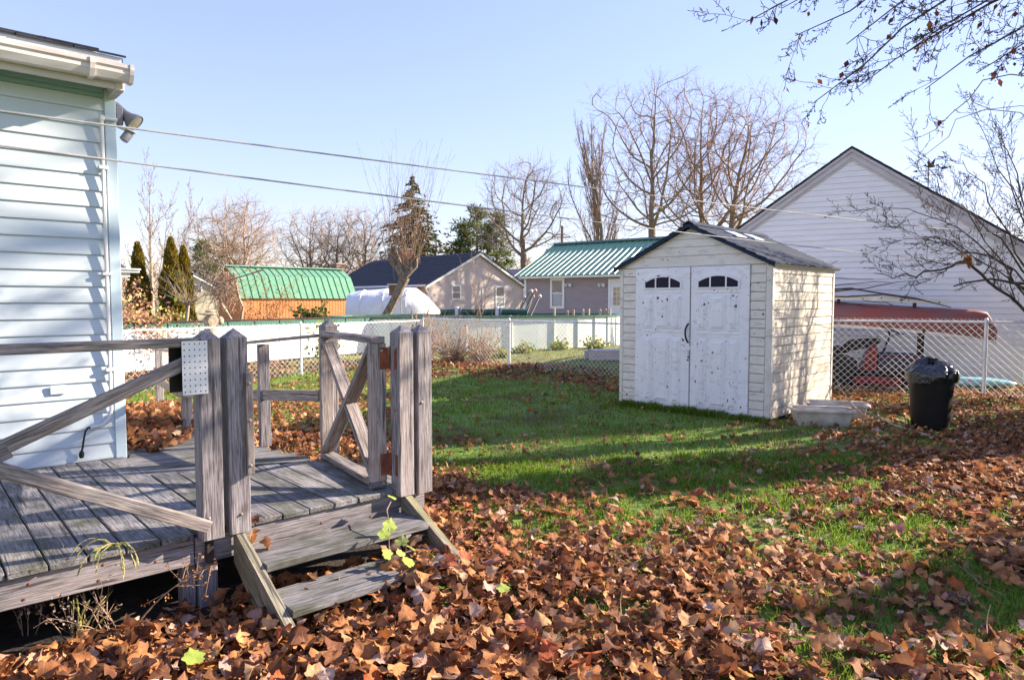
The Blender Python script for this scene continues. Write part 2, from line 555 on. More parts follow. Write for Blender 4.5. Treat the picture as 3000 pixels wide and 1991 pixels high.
M_['taupe_lit'] = plain('sunlit_taupe_siding', (.60, .49, .43), .6, .06, 2, bumps=.05)  # lighter, warmer copy of the taupe with sunlight put into the colour
M_['cream'] = plain('cream_siding', (.62, .54, .38), .6, .08, 2)
M_['wtrim'] = plain('white_trim_paint', (.76, .74, .72), .5, .05, 3, bumps=.05)
M_['glass'] = plain('window_glass', (.10, .11, .12), .08, .4, 1.2, spec=.9, bumps=0, c2=(.05, .05, .055))
M_['blind'] = plain('window_blind', (.42, .42, .42), .7, .1, 3)
M_['wrap'] = plain('white_shrink_wrap', (.80, .80, .82), .35, .06, 2, spec=.5, bumps=.4, bscale=6, bdist=.06)
M_['poolwall'] = plain('pale_green_pool_wall', (.80, .84, .76), .5, .05, 2)
M_['poolrim'] = plain('green_pool_rim', (.05, .145, .11), .4, .12, 3)
M_['stone'] = plain('weathered_stone', (.38, .30, .22), .85, .3, 12, bumps=.6, bscale=40, bdist=.01)
M_['ball'] = plain('pale_ball', (.66, .58, .48), .6, .15, 9)
M_['ballred'] = plain('pink_ball', (.52, .25, .22), .6, .15, 9)
M_['float'] = plain('aqua_vinyl', (.30, .62, .64), .3, .08, 4, spec=.5)
M_['pink'] = plain('pink_print', (.72, .22, .36), .4, .1)
M_['yellow'] = plain('yellow_print', (.70, .62, .12), .4, .1)
M_['rope'] = plain('white_line', (.36, .35, .36), .6, .1, 20)
M_['brick'] = plain('red_brick', (.33, .15, .10), .85, .25, 18, bumps=.3)
M_['mortar'] = plain('mortar', (.42, .38, .34), .9, .1)
M_['polewood'] = plain('brown_pole', (.20, .12, .08), .85, .2, 7)
M_['rawwood'] = plain('white_washed_plank', (.60, .53, .47), .7, .14, 6, stretch=(.5, 5, 5))
def bark(name, c):
    return plain(name, c, .9, .35, 10, bumps=.6, bscale=30, bdist=.02)
M_['bark'] = bark('grey_brown_bark', (.24, .18, .13))
M_['barkdark'] = bark('dark_bark', (.095, .068, .062))
M_['barkpale'] = bark('pale_bark', (.36, .28, .21))
M_['twig'] = bark('tan_twig', (.33, .21, .145))
M_['twiggrey'] = bark('grey_twig', (.42, .32, .25))
M_['twigfar'] = bark('sunlit_far_twig', (.46, .33, .24))
LEAF = [(0.0, (.07, .024, .014)), (.16, (.15, .052, .024)), (.34, (.29, .11, .042)), (.54, (.45, .175, .058)), (.72, (.54, .245, .09)), (.84, (.56, .33, .17)), (.90, (.48, .34, .29)), (.95, (.42, .085, .02)), (1.0, (.52, .23, .045))]
M_['leaf'] = leafy('dead_leaf_drift', LEAF, True, .22, .7, (.42, .21, .11))
M_['leaf1'] = leafy('dead_leaf_single', LEAF, False, .22, .7, (.42, .21, .11))
GRASS = [(0.0, (.075, .125, .012)), (.4, (.155, .255, .022)), (.75, (.25, .33, .04)), (.92, (.30, .30, .07)), (1.0, (.42, .34, .15))]
M_['grass'] = leafy('lawn_grass', GRASS, True, .5, .6)
M_['spruce'] = leafy('spruce_needles', [(0, (.025, .036, .014)), (.5, (.085, .095, .03)), (1, (.22, .18, .06))], True, .15)
M_['pine'] = leafy('pine_needles', [(0, (.03, .06, .02)), (.5, (.10, .15, .04)), (1, (.26, .25, .07))], True, .3)
M_['arbor'] = leafy('arborvitae_sprays', [(0, (.06, .06, .010)), (.5, (.22, .17, .02)), (1, (.44, .28, .03))], True, .25)
M_['rustleaf'] = leafy('rust_leaves', [(0, (.20, .07, .025)), (.5, (.38, .15, .04)), (1, (.50, .26, .07))], True, .3)
M_['pinkleaf'] = leafy('pinkish_bush_leaves', [(0, (.40, .17, .11)), (.5, (.66, .34, .23)), (.8, (.66, .48, .22)), (1, (.55, .50, .12))], True, .3)
M_['limeleaf'] = leafy('lime_leaves', [(0, (.16, .22, .03)), (.5, (.34, .36, .07)), (1, (.52, .46, .12))], True, .35)
M_['darkleaf'] = leafy('dark_red_leaves', [(0, (.06, .018, .012)), (.6, (.16, .04, .02)), (1, (.30, .09, .03))], True, .2)
M_['seed'] = leafy('dry_seed_heads', [(0, (.20, .13, .09)), (.6, (.36, .26, .2)), (1, (.5, .42, .36))], True, .2)

# ------------------------------------------------------------------ ground
def ground_z(x, y):
    z = .025 * np.sin(x * .9 + 1.3) * np.sin(y * .7) + .012 * np.sin(x * 2.3 + y * 1.7)
    z = z + .10 * np.exp(-((y - 14.4 + .25 * (x + .5)) / 1.0) ** 2) * (1 / (1 + np.exp((np.abs(x + .3) - 2.4) * 2.5)))   # leaf bank along the fence
    z = z + .10 * np.exp(-(((x + .42) / .34) ** 2 + ((y - 3.40) / .26) ** 2))                                             # leaves drifted against the steps
    fade = np.clip((y - 1.5) / 2.0, 0, 1) * np.clip((26 - y) / 6, 0, 1)
    return z * fade - .012
def make_ground():
    xs = np.unique(np.concatenate([np.linspace(-600, -40, 12), np.linspace(-40, -10, 16), np.linspace(-10, 10, 81), np.linspace(10, 40, 16), np.linspace(40, 600, 12)]))
    ys = np.unique(np.concatenate([np.linspace(-120, -4, 8), np.linspace(-4, 26, 121), np.linspace(26, 60, 14), np.linspace(60, 900, 16)]))
    X, Y = np.meshgrid(xs, ys)
    V = np.stack([X, Y, ground_z(X, Y)], -1).reshape(-1, 3)
    nx, ny = len(xs), len(ys)
    i = (np.arange(ny - 1)[:, None] * nx + np.arange(nx - 1)[None, :]).ravel()
    F = np.stack([i, i + 1, i + nx + 1, i + nx], 1)
    me = np_mesh('lawn', V, F)
    m, nt, N, L, B = new_mat('lawn_soil')
    tc = N.new('ShaderNodeTexCoord')
    v = tc.outputs['Object']
    n1 = noise(N, L, v, .9, 5)
    n2 = noise(N, L, v, 26, 5, .7)
    n3 = noise(N, L, v, .28, 3)
    g = ramp(N, [(.3, (.07, .12, .018)), (.55, (.15, .25, .028)), (.85, (.25, .29, .05))]); L.new(n2, g.inputs[0])
    s = ramp(N, [(.3, (.045, .026, .016)), (.6, (.12, .06, .032)), (.8, (.21, .11, .06))]); L.new(n2, s.inputs[0])
    c = mix(N, L, maprange(N, L, n1, .50, .64), g.outputs[0], s.outputs[0])
    dry = ramp(N, [(.3, (.12, .13, .035)), (.7, (.25, .22, .075))]); L.new(n2, dry.inputs[0])  # yellow brown ramp for the far lawn
    sp = N.new('ShaderNodeSeparateXYZ'); L.new(v, sp.inputs[0])
    far = maprange(N, L, sp.outputs[1], 14.0, 17.0)                   # the neighbour's yellower lawn beyond the fence
    fm = N.new('ShaderNodeMath'); fm.operation = 'MULTIPLY'; L.new(far, fm.inputs[0]); L.new(maprange(N, L, n3, .3, .6, .35, 1), fm.inputs[1])
    c = mix(N, L, fm.outputs[0], c, dry.outputs[0])
    L.new(c, B.inputs['Base Color'])
    B.inputs['Roughness'].default_value = .95
    bump(N, L, B, n2, .8, .03)
    o = link('lawn', me, m)
    return tag(o, 'back yard lawn of short green grass under fallen maple leaves', 'lawn', None, 'structure')
LAWN = make_ground()

# ------------------------------------------------------------------ pale blue house (deck axes: x along the deck front, y inwards)
DO, DR = Vector((-1.47, 3.22, 0)), rad(42)
DE, DN = Vector((math.cos(DR), math.sin(DR), 0)), Vector((-math.sin(DR), math.cos(DR), 0))
def DW(s, t, z=0): return DO + DE * s + DN * t + Vector((0, 0, z))

def blue_house():
    hx, hy = .10, 2.02
    H = thing('blue_house', 'pale blue vinyl sided house with white gutter at the wooden deck', 'house', DW(hx, hy), DR)
    def Q(s, t, z): return (s - hx, t - hy, z)
    MB().box(Q(-7, 2.035, 0), Q(.095, 9, 2.96)).build('wall', M_['blue'], H)
    z, i = .40, 0
    while z < 2.86:
        h = min(.1085, 2.875 - z)
        b = MB()
        b.prism([(Q(0, 2.034, 0)[1], z + h), (Q(0, 2.034, 0)[1], z), (Q(0, 2.012, 0)[1], z), (Q(0, 2.012, 0)[1], z + .012), (Q(0, 2.024, 0)[1], z + h - .001)], Q(-7, 0, 0)[0], Q(.046, 0, 0)[0], 'x')
        b.build('siding_board', M_['blue'], H)
        z += .1085
    MB().box(Q(.042, 2.004, .385), Q(.112, 2.034, 2.94), .004).build('corner_trim', M_['bluetrim'], H)
    MB().box(Q(.096, 2.0345, .385), Q(.1125, 2.10, 2.94), .003).build('corner_trim', M_['bluetrim'], H)
    b = MB()
    b.box(Q(-7, 2.006, 2.876), Q(.0415, 2.034, 2.905), .003)
    b.box(Q(-7, 1.998, 2.9055), Q(.0415, 2.034, 2.945), .004)
    b.build('frieze', M_['bluedark'], H)
    # soffit panels with open V joints, then fascia
    for k in range(60):
        s1 = .06 - .117 * k
        s0 = s1 - .113
        if s0 < -6.9: break
        b = MB()
        vs = [Q(s0, 1.795, 2.905), Q(s1, 1.795, 2.905), Q(s1, 2.0, 2.945), Q(s1 - .035, 2.035, 2.950), Q(s0, 2.035, 2.950)]
        b.add([Vector(p) for p in vs] + [Vector(p) + Vector((0, 0, .008)) for p in vs], [(0, 1, 2, 3, 4), (9, 8, 7, 6, 5)] + [(i, i + 5, (i + 1) % 5 + 5, (i + 1) % 5) for i in range(5)])
        b.build('soffit_panel', M_['soffit'], H)
    MB().box(Q(-7, 1.80, 2.968), Q(.07, 2.034, 2.975)).build('soffit_backing', M_['void'], H)
    MB().box(Q(-7, 1.772, 2.885), Q(.062, 1.794, 3.075), .002).build('fascia', M_['soffit'], H)
    MB().box(Q(.0625, 1.77, 2.88), Q(.118, 2.034, 2.965), .004).build('eave_return', M_['gutter'], H)
    MB().prism([(Q(0, 1.775, 0)[1], 2.966), (Q(0, 2.6, 0)[1], 2.966), (Q(0, 2.6, 0)[1], 3.36), (Q(0, 1.775, 0)[1], 3.08)], Q(.0705, 0, 0)[0], Q(.098, 0, 0)[0], 'x').build('rake_board', M_['soffit'], H)
    MB().box(Q(-7, 1.752, 3.022), Q(.10, 1.7715, 3.088), .003).build('drip_board', M_['white'], H)
    # roof, starter course of shingle tabs
    MB().prism([(Q(0, 1.765, 0)[1], 3.09), (Q(0, 5.5, 0)[1], 4.27), (Q(0, 5.5, 0)[1], 4.24), (Q(0, 1.765, 0)[1], 3.06)], Q(-7, 0, 0)[0], Q(.11, 0, 0)[0], 'x').build('roof', M_['shingle'], H)
    for k in range(24):
        s1 = .125 - .30 * k
        dz = RNG.uniform(-.003, .004)
        M = Matrix.Rotation(rad(17.5), 4, 'X')
        M.translation = Vector(Q(s1 - .147, 1.765 + .06, 3.106 + .019 + dz))
        MB().box((-.146, -.10, -.008), (.146, .12, .006), .003, None).build('shingle', M_['shingle'], H, M)
        M2 = M.copy(); M2.translation = Vector(Q(s1 - .147 - .15, 1.765 + .085, 3.106 + .040 + dz))
        MB().box((-.146, -.10, -.008), (.146, .12, .006), .003).build('shingle', M_['shingle'], H, M2)
    # gutter
    y0 = Q(0, 1.752, 0)[1]
    prof = [(y0 - .001, 3.02), (y0 - .001, 2.925), (y0 - .06, 2.925), (y0 - .088, 2.965), (y0 - .088, 2.985), (y0 - .10, 3.0), (y0 - .10, 3.022), (y0 - .092, 3.022), (y0 - .092, 3.0), (y0 - .08, 2.985), (y0 - .08, 2.968), (y0 - .055, 2.932), (y0 - .008, 2.932), (y0 - .008, 3.02)]
    MB().prism(prof, Q(-7, 0, 0)[0], Q(.125, 0, 0)[0], 'x').build('gutter', M_['gutter'], H)
    cap = [(y0 - .002, 3.028), (y0 - .002, 2.917), (y0 - .064, 2.917), (y0 - .094, 2.962), (y0 - .106, 2.995), (y0 - .106, 3.028)]
    MB().prism(cap, Q(.1255, 0, 0)[0], Q(.15, 0, 0)[0], 'x').build('gutter_end_cap', M_['gutter'], H)
    MB().prism([(a - .004 if a < y0 - .01 else a, c - .004) for a, c in cap[:5]] + [(y0 - .108, 3.026)], Q(-.10, 0, 0)[0], Q(-.072, 0, 0)[0], 'x').build('gutter_joint', M_['gutter'], H)
    # small capped outlet plate low on the wall
    MB().box(Q(-.33, 1.998, .875), Q(-.24, 2.011, .935), .004).build('outlet_plate', M_['blue'], H)
    return H
HOUSE = blue_house()

def conduit():
    T = thing('conduit_pipe', 'white plastic conduit pipe running down the blue siding beside the corner trim', 'pipe', DW(.02, 1.985), DR)
    def Q(s, t, z): return (s - .02, t - 1.985, z)
    t = 1.988
    pts = [Q(.115, t, 2.735), Q(.03, t, 2.735), Q(.022, t, 2.725), Q(.02, t, 2.70), Q(.02, t, .75), Q(.012, t, .70), Q(-.008, t, .665), Q(-.04, t, .642), Q(-.11, t, .632)]
    MB().tube(pts, .0125, 8).build('pipe', M_['white'], T, None, True)
    for z in (2.40, 1.68, 1.02):
        MB().box(Q(-.008, 1.972, z - .012), Q(.05, 2.011, z + .012), .003).build('strap', M_['white'], T)
    MB().box(Q(.005, 1.972, 2.712), Q(.036, 2.004, 2.752), .006).build('elbow', M_['white'], T)
    C = thing('power_cord', 'black power cord with plug hanging from the white conduit end', 'cord', DW(-.11, 1.985, .63), DR)
    def R(s, t, z): return (s + .11, t - 1.985, z - .63)
    MB().tube([R(-.10, 1.988, .632), R(-.125, 1.985, .632), R(-.142, 1.98, .61), R(-.152, 1.98, .56), R(-.160, 1.985, .50), R(-.166, 1.99, .475)], .007, 6).build('cable', M_['black'], C, None, True)
    MB().tube([R(-.166, 1.99, .478), R(-.166, 1.99, .465), R(-.167, 1.99, .445), R(-.167, 1.99, .43)], [.010, .016, .016, .011], 8).build('plug', M_['rubber'], C, None, True)
conduit()

def flood_light():
    T = thing('security_light', 'grey twin floodlight with motion sensor on the blue house corner', 'floodlight', DW(.1135, 2.06, 2.78), DR)
    def Q(s, t, z): return (s - .1135, t - 2.06, z - 2.78)
    MB().box(Q(.115, 2.035, 2.715), Q(.165, 2.10, 2.84), .008).build('mounting_box', M_['grey'], T)
    def head(c, aim, name):
        c, aim = Vector(c), Vector(aim).normalized()
        M = aim.to_track_quat('Z', 'Y').to_matrix().to_4x4(); M.translation = c
        h = MB().lathe([(.024, -.15), (.026, -.148), (.026, -.06), (.030, -.05), (.034, -.03), (.058, .01), (.066, .035), (.064, .04), (.058, .035)], 20, M).build('lamp_head', M_['grey'], T, None, True)
        sub('lens', MB().lathe([(.0005, .043), (.03, .042), (.057, .036)], 20, M, False), M_['lens'], h, True)
        MB().tube([Q(.165, 2.07, 2.76), c - aim * .05], .011, 6).build('swivel_arm', M_['grey'], T, None, True)
    aim = Vector((.62, -.52, -.62))
    head(Q(.215, 2.04, 2.765), (.60, -.45, -.72), 'a')
    head(Q(.235, 2.13, 2.77), (.75, .1, -.6), 'b')
    b = MB().lathe([(.022, -.05), (.03, -.045), (.03, .02), (.02, .04)], 14)
    M = Matrix.Translation(Q(.19, 2.05, 2.655)) @ Matrix.Rotation(rad(35), 4, 'Y')
    b.build('motion_sensor', M_['grey'], T, M, True)
    MB().box((-.055, -.04, -.003), (.055, .04, .003), .002).build('sensor_shield', M_['white'], T, Matrix.Translation(Q(.185, 2.05, 2.69)) @ Matrix.Rotation(rad(20), 4, 'Y'))
flood_light()

def shade_soil():
    V, F = [], []
    ns, nt = 44, 24
    for i in range(ns + 1):
        for j in range(nt + 1):
            p = DW(-4.2 + 5.44 * i / ns, -.62 + 2.62 * j / nt)
            if DW(0, 0).x - 99 > 0: pass
            V.append((p.x, p.y, float(ground_z(np.array([p.x]), np.array([p.y]))[0]) + .006))
    for i in range(ns):
        for j in range(nt):
            s, t = -4.2 + 5.44 * (i + .5) / ns, -.62 + 2.62 * (j + .5) / nt
            if t < -.02 and s < .14: continue
            q = i * (nt + 1) + j
            F.append((q, q + nt + 1, q + nt + 2, q + 1))
    me = bpy.data.meshes.new('shade_soil'); me.from_pydata(V, [], F)
    o = link('shade_soil', me, plain('soil_with_shade', (.035, .026, .02), .95, .4, 9, bumps=.6, bscale=40, bdist=.02))  # dark colour puts the black shade under the deck into the soil
    tag(o, 'soil sheet under the deck and steps, dark with shade put into its colour', 'soil', None, 'structure')
shade_soil()

# ------------------------------------------------------------------ white garage beyond the fence
def garage():
    A = rad(-27.5)
    base = Vector((8.555, 12.257, 0))
    T = thing('garage', 'tall white sided garage with a steep gable behind the red canoe', 'garage', base, A)
    ax, az, sl = -2.28, 4.40, .70
    hw, ez = 2.95, 4.40 - 2.95 * .70
    def edge(z): return (4.21 - z) / sl
    poly = [(ax - hw + .12, 0), (ax + hw - .12, 0), (ax + hw - .12, 4.2 - sl * (hw - .12)), (ax, 4.2), (ax - hw + .12, 4.2 - sl * (hw - .12))]
    MB().prism(poly, .03, 7.0, 'y').build('wall', M_['garage'], T)
    z = .06
    while z < 4.16:
        h = .109
        w0, w1 = min(hw - .12, edge(z)), min(hw - .12, edge(z + h))
        if w1 < .02: w1 = .02
        b = MB()
        q = [Vector((ax - w0, .004, z)), Vector((ax + w0, .004, z)), Vector((ax + w1, .022, z + h - .001)), Vector((ax - w1, .022, z + h - .001))]
        r = [Vector((ax - w0, .0295, z)), Vector((ax + w0, .0295, z)), Vector((ax + w1, .0295, z + h - .001)), Vector((ax - w1, .0295, z + h - .001))]
        b.add(q + r, [(0, 1, 2, 3), (7, 6, 5, 4), (0, 4, 5, 1), (3, 2, 6, 7), (0, 3, 7, 4), (1, 5, 6, 2)])
        b.build('siding_board', M_['garage'], T)
        z += .109
    for sg in (-1, 1):
        def sp(d, zz): return (ax + sg * d, zz)
        # wide rake board and a narrower crown strip above it
        b = MB().prism([sp(0, 4.225), sp(hw + .1, 4.225 - sl * (hw + .1)), sp(hw + .1, 4.335 - sl * (hw + .1)), sp(0, 4.335)], -.04, .0035, 'y')
        b.build('rake_board', M_['rake'], T)
        b = MB().prism([sp(0, 4.336), sp(hw + .1, 4.336 - sl * (hw + .1)), sp(hw + .1, 4.395 - sl * (hw + .1)), sp(0, 4.395)], -.085, .0035, 'y')
        b.build('crown_moulding', M_['rake'], T)
        b = MB().prism([sp(0, 4.18), sp(hw + .1, 4.18 - sl * (hw + .1)), sp(hw + .1, 4.224 - sl * (hw + .1)), sp(0, 4.224)], -.015, .0035, 'y')
        b.build('frieze_strip', M_['rake'], T)
        r = MB().prism([sp(0, 4.397), sp(hw + .2, 4.397 - sl * (hw + .2)), sp(hw + .2, 4.425 - sl * (hw + .2)), sp(0, 4.425)], -.10, 7.2, 'y').build('roof', M_['shingle'], T)
        for k in range(20):
            d0, d1 = .16 * k, .16 * (k + 1) + .05
            if d1 > hw + .25: break
            b = MB().prism([sp(d0, 4.428 - sl * d0), sp(d1, 4.430 - sl * d1 + .004), sp(d1, 4.444 - sl * d1), sp(d0, 4.436 - sl * d0)], -.115 - RNG.uniform(0, .012), 7.22, 'y')
            b.build('shingle_course', M_['shingle'], T)
    MB().box((-5.02, -.001, 0), (-4.94, .03, 2.2), .004).build('corner_trim', M_['rake'], T)
    return T, A, base
GAR, GA, GB = garage()
GE, GN = Vector((math.cos(GA), math.sin(GA), 0)), Vector((-math.sin(GA), math.cos(GA), 0))
def GW(x, y, z=0): return GB + GE * x + GN * y + Vector((0, 0, z))

def weathervane():
    T = thing('weathervane', 'dark weathervane with two birds and letters on the white garage roof', 'weathervane', GW(-1.0, .05, 3.53), GA)
    m = M_['barkdark']
    MB().tube([(0, 0, -.02), (0, 0, .42)], .008, 6).build('rod', m, T)
    MB().tube([(-.17, 0, .27), (.17, 0, .27)], .006, 5).build('direction_arm', m, T)
    MB().tube([(0, -.17, .27), (0, .17, .27)], .006, 5).build('direction_arm', m, T)
    MB().tube([(-.22, 0, .36), (.16, 0, .36)], .006, 5).build('arrow_arm', m, T)
    MB().prism([(-.26, .36), (-.18, .385), (-.18, .335)], -.004, .004).build('arrow_head', m, T)
    def strokes(name, c, segs, sc=.07):
        b = MB()
        for p, q in segs:
            b.beam((c[0] + (p[0] - .5) * sc, c[1], c[2] + (p[1] - .5) * sc), (c[0] + (q[0] - .5) * sc, c[1], c[2] + (q[1] - .5) * sc), .008, .014)
        b.build(name, m, T)
    strokes('letter_n', (-.20, 0, .24), [((0, 0), (0, 1)), ((0, 1), (1, 0)), ((1, 0), (1, 1))])
    strokes('letter_s', (.20, 0, .24), [((1, 1), (0, 1)), ((0, 1), (0, .5)), ((0, .5), (1, .5)), ((1, .5), (1, 0)), ((1, 0), (0, 0))])
    def bird(x, z, s, wing):
        b = MB()
        b.blob((x, 0, z), (.075 * s, .022 * s, .028 * s), 3, .05)
        b.blob((x - .085 * s, 0, z + .025 * s), (.024 * s, .018 * s, .02 * s), 4, .02, 1)
        b.tube([(x - .10 * s, 0, z + .025 * s), (x - .135 * s, 0, z + .02 * s)], [.008 * s, .002], 5)
        b.prism([(x + .06 * s, z + .01), (x + .13 * s, z + .035 * s), (x + .13 * s, z - .01)], -.004, .004)
        if wing:
            b.prism([(x - .03, z + .01), (x + .05, z + .012), (x + .075, z + .15), (x + .03, z + .10)], -.012, -.006)
            b.prism([(x - .04, z + .01), (x + .02, z + .012), (x - .03, z + .13), (x - .06, z + .08)], .006, .012)
        b.build('bird', m, T, None, True)
    bird(.03, .43, 1.0, True)
    bird(.24, .385, .85, False)
weathervane()

# ------------------------------------------------------------------ resin shed
SA = rad(-42.5)
SB = Vector((3.148, 8.271, 0))
SE, SN = Vector((math.cos(SA), math.sin(SA), 0)), Vector((-math.sin(SA), math.cos(SA), 0))
def shed():
    T = thing('garden_shed', 'cream resin garden shed with white double doors and slate grey roof', 'shed', SB, SA)
    wall, side, door, trim = M_['shedwall'], M_['shedside'], M_['sheddoor'], M_['sheddoor']
    W, D, Z = 2.19, 2.29, 1.945
    MB().box((-W + .03, .03, 0), (-.03, D - .03, .06)).build('floor_plinth', M_['void'], T)
    MB().box((-W + .02, .035, .03), (-.035, D - .02, Z)).build('wall', wall, T)
    def raised(cx, cz, w, h, y, p, ch):                    # plate standing p proud of plane y, chamfer ch (front face -y)
        vs = [(cx - w / 2, y, cz - h / 2), (cx + w / 2, y, cz - h / 2), (cx + w / 2, y, cz + h / 2), (cx - w / 2, y, cz + h / 2)]
        vs += [(cx - w / 2 + ch, y - p, cz - h / 2 + ch), (cx + w / 2 - ch, y - p, cz - h / 2 + ch), (cx + w / 2 - ch, y - p, cz + h / 2 - ch), (cx - w / 2 + ch, y - p, cz + h / 2 - ch)]
        return [Vector(v) for v in vs], [(4, 5, 6, 7), (0, 1, 5, 4), (1, 2, 6, 5), (2, 3, 7, 6), (3, 0, 4, 7), (3, 2, 1, 0)]
    # front boards left and right of the doors
    for x0, x1 in ((-2.125, -1.925), (-.272, -.085)):
        me = None
        for k in range(17):
            z0 = .035 + .1122 * k
            if me is None:
                b = MB()
                b.prism([(.034, -.0555), (.034, .0555), (.012, .049), (.008, .0), (.0065, -.050), (.012, -.0555)], -(x1 - x0) / 2, (x1 - x0) / 2, 'x')
                me = b.mesh('siding_board')
            link('siding_board', me, wall, T, Matrix.Translation(((x0 + x1) / 2, 0, z0 + .056)))
    MB().box((-W, .0, .02), (-2.127, .08, Z), .012).build('corner_post', wall, T)
    MB().box((-.083, .0, .02), (.0, .08, Z), .012).build('corner_post', wall, T)
    MB().box((-.075, D - .07, .02), (.0, D, Z), .012).build('corner_post', wall, T)
    # side wall: 17 rows in two runs, plastic a little wavy
    for k in range(17):
        z0 = .035 + .1122 * k
        for y0, y1 in ((.082, 1.148), (1.152, 2.218)):
            b = MB()
            n = 5
            jig = [RNG.uniform(-.003, .003) for _ in range(n + 1)]
            vs, fs = [], []
            pr = [(-.034, -.0555), (-.013, -.0555), (-.0085, -.049), (-.010, .0), (-.012, .049), (-.034, .0555)]
            for i in range(n + 1):
                y = y0 + (y1 - y0) * i / n
                for a, zz in pr: vs.append((a + (jig[i] if a > -.03 else 0), y, z0 + .056 + zz + (jig[i] * .8 if a > -.03 else 0)))
            m = len(pr)
            for i in range(n):
                for j in range(m): fs.append((i * m + j, i * m + (j + 1) % m, (i + 1) * m + (j + 1) % m, (i + 1) * m + j))
            b.add(vs, fs)
            b.build('siding_board', side, T)
    # gable
    ax, az = -1.10, 2.452
    def gw(z): return (az - z) / (az - 1.95) * 1.085
    zs = [1.95, 2.085, 2.20, 2.30, 2.385]
    for i in range(4):
        z0, z1 = zs[i], zs[i + 1] - .004
        b = MB()
        vs = []
        for y, zz in ((.004, z0), (.012, z1), (.034, z1), (.034, z0)):
            vs += [(ax - gw(zz), y, zz), (ax + gw(zz), y, zz)]
        b.add(vs, [(0, 1, 3, 2), (2, 3, 5, 4), (4, 5, 7, 6), (6, 7, 1, 0), (0, 2, 4, 6), (7, 5, 3, 1)])
        b.build('gable_board', wall, T)
    MB().prism([(ax - .13, 2.386), (ax + .13, 2.386), (ax, 2.452)], .02, .034).build('gable_backing', M_['void'], T)
    v = MB().box((ax - .005, .03, 2.38), (ax + .005, .04, 2.39)).build('gable_vent', wall, T)
    for i in range(4):
        z0 = 2.388 + .0145 * i
        w = gw(z0 + .012) - .012
        if w > .01: sub('vent_slat', MB().box((ax - w, .0, z0), (ax + w, .022, z0 + .007)), wall, v)
    b = MB().prism([(-W, 1.9455), (0, 1.9455), (-.015, 1.962), (-W + .015, 1.962)], -.004, .036)
    b.build('gable_ledge', wall, T)
    MB().prism([(-W + .02, 1.945), (-.03, 1.945), (ax, 2.445)], .036, D - .03).build('gable_infill', wall, T)
    # doors
    MB().box((-1.10, .008, .02), (-1.065, .03, 1.94)).build('door_seam', M_['seam'], T)
    for x0, x1, wx in ((-1.918, -1.087, (-1.757, -1.226)), (-1.073, -.280, (-.962, -.425))):
        d = MB().box((x0, -.012, .025), (x1, .033, 1.938), .006).build('door', door, T)
        f = -.012
        wL, wR = wx
        cw = (wR - wL)
        cols = [(wL + .055, .11), (wL + cw * .5, .19), (wR - .055, .11)]
        for cx, w in cols:
            for zc, h in ((1.34, .46), (.56, .88)):
                b = MB(); b.add(*raised(cx, zc, w + .034, h, f, .009, .010)); sub('panel_frame', b, door, d)
                b = MB(); b.add(*raised(cx, zc, w - .014, h - .05, f - .0092, .014, .024)); sub('door_panel', b, door, d)
        b = MB(); b.add(*raised((wL + wR) / 2, 1.075, cw + .04, .028, f, .006, .006)); sub('door_rail', b, door, d)
        b = MB(); b.add(*raised((wL + wR) / 2, 1.602, cw + .04, .022, f, .006, .006)); sub('door_rail', b, door, d)
        # arched window
        def arch(x): return 1.738 + .072 * (1 - ((x - (wL + wR) / 2) / (cw / 2)) ** 2)
        xs = [wL + cw * i / 16 for i in range(17)]
        win = MB()
        for i in range(16):                                     # arch ring
            a0, a1 = arch(xs[i]), arch(xs[i + 1])
            win.add([(xs[i], f - .016, a0), (xs[i + 1], f - .016, a1), (xs[i + 1], f - .016, a1 + .028), (xs[i], f - .016, a0 + .028), (xs[i], f, a0), (xs[i + 1], f, a1), (xs[i + 1], f, a1 + .034), (xs[i], f, a0 + .034)], [(0, 1, 2, 3), (3, 2, 6, 7), (0, 4, 5, 1)])
        win.box((wL - .03, f - .018, 1.645), (wR + .03, f, 1.668), .003)
        win.box((wL - .024, f - .016, 1.669), (wL, f, 1.765), .002)
        win.box((wR, f - .016, 1.669), (wR + .024, f, 1.765), .002)
        w = sub('window_frame', win, door, d)
        b1, b2 = wL + cw * .30, wR - cw * .30
        for x in (b1, b2):
            sub('glazing_bar', MB().box((x - .010, f - .012, 1.669), (x + .010, f - .001, arch(x) + .004), .002), door, d)
        for pa, pb in ((wL, b1 - .010), (b1 + .010, b2 - .010), (b2 + .010, wR)):
            px = [pa + (pb - pa) * i / 5 for i in range(6)]
            poly = [(pa, 1.669), (pb, 1.669)] + [(x, arch(x)) for x in reversed(px)]
            sub('pane', MB().prism(poly, f - .005, f - .0005), M_['tint'], d)
    hd = MB().tube([(-1.10, -.012, 1.19), (-1.105, -.04, 1.17), (-1.118, -.058, 1.12), (-1.122, -.06, 1.07), (-1.115, -.056, 1.01), (-1.105, -.04, .965), (-1.10, -.012, .945)], .012, 8).build('door_handle', M_['black'], T, None, True)
    hp = MB().box((-1.125, -.022, .84), (-1.07, -.012, .90), .003).build('hasp', M_['galv'], T)
    lk = MB().box((-1.125, -.048, .775), (-1.082, -.026, .82), .004).build('padlock', M_['galv'], T)
    sub('shackle', MB().tube([(-1.116, -.037, .82), (-1.116, -.037, .85), (-1.104, -.037, .862), (-1.091, -.037, .85), (-1.091, -.037, .82)], .004, 6), M_['galv'], lk, True)
    # roof: two slopes of stepped shingle courses
    sl = (2.505 - 1.952) / 1.15
